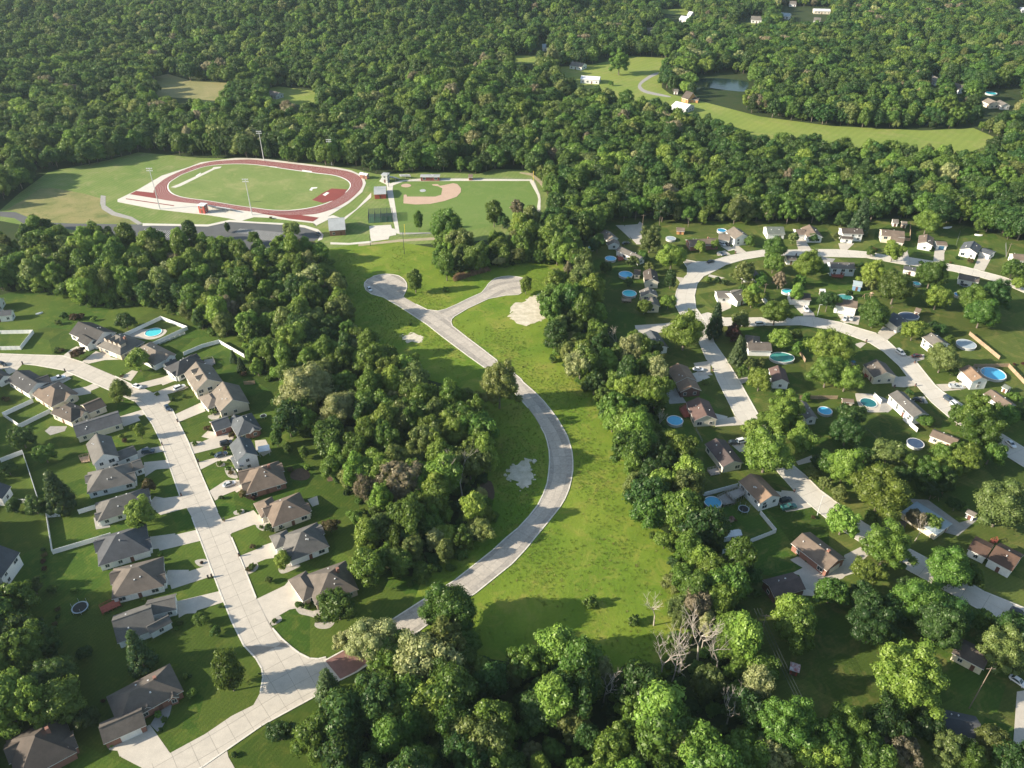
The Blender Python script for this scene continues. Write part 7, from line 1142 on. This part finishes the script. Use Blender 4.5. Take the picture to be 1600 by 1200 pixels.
for (x, y, H, label) in FOULS:
    root = empty('foul_pole', (x, y, 0), 0, label, 'foul pole'); mb = MB(); mb.tube((0, 0, 0), (0, 0, H), .12, .12, 6); link('shaft', mb.mesh('shaft', 'yellow_paint'), root); mb = MB(); mb.box((0, .3, H * .62), (.06, .5, H * .7)); link('screen', mb.mesh('screen', 'yellow_paint'), root)
for i, (p, q, off, label) in enumerate(WIRES):
    mb = MB(); a, b = Vector(p), Vector(q); last = a
    for k in range(1, 13):
        t = k / 12; c_ = a.lerp(b, t); c_.z -= 4 * t * (1 - t) * (a - b).length * .018; mb.tube(last, c_, .035, .035, 4); last = c_
    tag(link('power_line', mb.mesh('power_line', 'dark_steel')), label, 'power line')
# bins at the kerb
its = [(x, y, 'kerbside mailbox') for x, y in BINS]
for (x, y), lab in zip(BINS, rank_labels(its, HM)):
    root = empty('mailbox', (x, y, .1), .4, lab, 'mailbox', 'mailboxes along the streets'); mb = MB(); mb.box((0, 0, .5), (.45, .45, 1.0)); link('post', mb.mesh('post', 'wall_brick_dark'), root); mb = MB(); mb.box((0, 0, 1.2), (.5, .35, .36)); link('box', mb.mesh('box', 'dark_steel'), root)

# ------------------------------------------------------------------ decks, cage, seats and odd garden things
for (pts, h, mt, label) in DECKS:
    ox_, oy_ = pts[0]; rl = [(a - ox_, b - oy_) for a, b in pts]; root = empty('deck', (ox_, oy_, 0), 0, label, 'deck'); link('platform', sheet_mesh('platform', rl, h, mt, .2), root)
    for i in range(len(rl)):
        p, q = rl[i - 1], rl[i]; d = math.dist(p, q); mb = MB(); an = math.atan2(q[1] - p[1], q[0] - p[0]); m = ((p[0] + q[0]) / 2, (p[1] + q[1]) / 2)
        mb.box((*m, h + .95), (d, .08, .1), an); mb.box((*m, h + .5), (d, .04, .06), an)
        for k in range(int(d / 1.2) + 1): t = min(1, k * 1.2 / d); mb.box((p[0] + (q[0] - p[0]) * t, p[1] + (q[1] - p[1]) * t, (h + .95) / 2), (.1, .1, h + .95), an)
        link('railing', mb.mesh('railing', mt), root)
(cx, cy, cw, cd, can) = CAGE
root = empty('batting_cage', (cx, cy, 0), can, 'four dark netted batting cages in a row beside the ball field', 'batting cage')
link('floor', sheet_mesh('floor', [(-cw / 2, -cd / 2), (cw / 2, -cd / 2), (cw / 2, cd / 2), (-cw / 2, cd / 2)], .16, 'court', .1), root)
for k in range(5):
    x = -cw / 2 + cw * k / 4
    for y in (-cd / 2, 0, cd / 2): mb = MB(); mb.tube((x, y, 0), (x, y, 3.6), .07, .07, 5); link('post', mb.mesh('post', 'dark_steel'), root)
    mb = MB(); mb.box((x, 0, 3.6), (.1, cd, .1)); link('beam', mb.mesh('beam', 'dark_steel'), root)
    mb = MB()
    for i in range(int(cd / .5)): mb.box((x, -cd / 2 + i * .5, 1.8), (.03, .05, 3.6))
    for z in (.6, 1.2, 1.8, 2.4, 3.0): mb.box((x, 0, z), (.03, cd, .05))
    link('side_net', mb.mesh('side_net', 'net'), root)
for k in range(4):
    mb = MB(); x0_ = -cw / 2 + cw * k / 4
    for i in range(int(cw / 4 / .45)): mb.box((x0_ + .2 + i * .45, 0, 3.58), (.2, cd, .02))
    link('roof_net', mb.mesh('roof_net', 'net'), root)
def bleacher(x, y, an, w, d, label, mat='steel'):
    root = empty('bleacher', (x, y, .1), an, label, 'bleacher', 'spectator seating')
    n = 5
    for k in range(n):
        mb = MB(); mb.box((0, -d / 2 + d * (k + .5) / n, .5 + k * .6), (w, d / n * .86, .09)); link('seat', mb.mesh('seat', mat), root)
    for k in range(int(w / 3) + 1):
        mb = MB(); x_ = -w / 2 + k * 3; mb.tube((x_, -d / 2, .3), (x_, d / 2, .3 + n * .6), .05, .05, 4); mb.tube((x_, d / 2, 0), (x_, d / 2, .3 + n * .6), .05, .05, 4); link('frame', mb.mesh('frame', mat), root)
for b in BLEACH: bleacher(*b)
# goal / wooden play sets
for (x, y, an, label, m1) in PLAYSETS:
    root = empty('play_set', (x, y, 0), an, label, 'play set', 'garden play sets')
    for sx in (-1.6, 1.6):
        for sy in (-1, 1): mb = MB(); mb.tube((sx, sy, 0), (sx, 0, 2.4), .07, .07, 5); link('leg', mb.mesh('leg', 'deck_wood'), root)
    mb = MB(); mb.tube((-1.6, 0, 2.4), (2.8, 0, 2.4), .08, .08, 5); link('beam', mb.mesh('beam', 'deck_wood'), root)
    mb = MB(); mb.box((2.4, 0, 1.2), (1.3, 1.3, .1)); link('platform', mb.mesh('platform', 'deck_wood'), root)
    mb = MB(); mb.add([(1.6, -.8, 2.4), (3.2, -.8, 2.4), (3.2, .8, 2.4), (1.6, .8, 2.4), (2.4, 0, 3.1)], [(0, 1, 4), (1, 2, 4), (2, 3, 4), (3, 0, 4)]); link('canopy', mb.mesh('canopy', m1), root)
    mb = MB(); mb.add([(3.05, -.3, 1.25), (3.05, .3, 1.25), (5., .3, .2), (5., -.3, .2)], [(0, 3, 2, 1), (0, 1, 2, 3)]); link('slide', mb.mesh('slide', m1), root)
for (x, y, an, label) in CANOPY:
    root = empty('patio_canopy', (x, y, 0), an, label, 'canopy')
    for sx in (-1.7, 1.7):
        for sy in (-1.4, 1.4): mb = MB(); mb.tube((sx, sy, 0), (sx, sy, 2.4), .06, .06, 5); link('post', mb.mesh('post', 'trim'), root)
    mb = MB(); mb.box((0, 0, 2.5), (4, 3.4, .12)); link('roof', mb.mesh('roof', 'roof_white_metal'), root)
for (x, y, an, L, label) in BOATS:
    root = empty('upturned_boat', (x, y, .1), an, label, 'boat'); mb = MB(); n = 9; vs = []
    for i in range(n):
        t = i / (n - 1); w_ = L * .17 * math.sin(math.pi * (.12 + .86 * t)) ; xx = -L / 2 + L * t
        vs += [(xx, -w_, 0), (xx, -w_ * .8, .5), (xx, 0, .75), (xx, w_ * .8, .5), (xx, w_, 0)]
    for i in range(n - 1):
        for k in range(4): a = i * 5 + k; mb.f.append((a, a + 5, a + 6, a + 1)); mb.m.append(0)
    mb.v = vs; mb.f += [(0, 1, 2, 3, 4), tuple(range(5 * n - 1, 5 * n - 6, -1))]; mb.m += [0, 0]
    link('hull', mb.mesh('hull', 'trim'), root)
# tall grass tufts that give the meadow its relief
def tuft(seed, tone):
    r = np.random.RandomState(seed); m = 46; a = r.uniform(0, 6.28, m); rr = r.uniform(0, .5, m) ; h = r.uniform(.35, 1., m); ln = r.uniform(.1, .4, m)
    bx, by = np.cos(a) * rr, np.sin(a) * rr; tx, ty = bx + np.cos(a) * ln, by + np.sin(a) * ln; w = .05
    b = a + r.uniform(-1, 1, m)
    V = np.stack([np.stack([bx - np.sin(b) * w, by + np.cos(b) * w, bx * 0], 1), np.stack([bx + np.sin(b) * w, by - np.cos(b) * w, bx * 0], 1), np.stack([tx, ty, h], 1)], 1).reshape(-1, 3)
    return raw_mesh('grass_tuft', V, np.arange(3 * m), np.full(m, 3), r.uniform(0, 1, m), ['leaf_' + tone])
leaf('leaf_meadow', (.105, .178, .018), (.168, .222, .028), spread=.12); leaf('leaf_straw', (.190, .195, .045), (.240, .230, .070), spread=.12); leaf('leaf_reed', (.32, .19, .13), (.42, .28, .19))
tc = bpy.data.collections.new('tuft_prototypes')
for k, t in enumerate(('meadow', 'meadow', 'straw')): tc.objects.link(bpy.data.objects.new('grass_tuft_%d' % k, tuft(80 + k, t)))
mead = [p for nm, mt, p in ZONES if nm == 'meadow'][0]
X, Y = scatter(mead, 1.1, RS); nf = fbm(X, Y, .12, 3); keep = RS.rand(len(X)) < np.clip(.36 + nf * 1.9, .05, 1)
for nm, mt, pp in PADS: keep &= ~inside(X, Y, pp)
for rd in ROADS: keep &= ~inside(X, Y, smooth_closed(rd[2], 1))
for rd in ROADS[2:4]:
    R0 = np.array(rd[2])
    for i in range(len(R0)):
        p, q = R0[i - 1], R0[i]; d = q - p; L2 = max((d ** 2).sum(), 1e-6); t = np.clip(((X - p[0]) * d[0] + (Y - p[1]) * d[1]) / L2, 0, 1)
        keep &= np.hypot(X - p[0] - t * d[0], Y - p[1] - t * d[1]) > .75
X, Y = X[keep], Y[keep]; m = len(X); r_ = RS.uniform(.35, .9, m)
scatter_gn('meadow_grass', np.column_stack([X, Y, np.full(m, .02)]), RS.choice(3, m, p=[.46, .44, .10]), np.column_stack([np.zeros((m, 2)), RS.uniform(0, 6.28, m)]), np.column_stack([r_ * 1.1, r_ * 1.1, r_ * RS.uniform(.25, .55, m)]), tc)
rc = bpy.data.collections.new('reed_prototypes'); rc.objects.link(bpy.data.objects.new('reed', tuft(90, 'reed')))
X, Y = scatter(REEDS, .8, RS); m = len(X)
o = scatter_gn('reeds', np.column_stack([X, Y, np.zeros(m)]), np.zeros(m), np.column_stack([np.zeros((m, 2)), RS.uniform(0, 6.28, m)]), np.column_stack([np.full(m, 1.), np.full(m, 1.), RS.uniform(1.6, 2.4, m)]), rc)
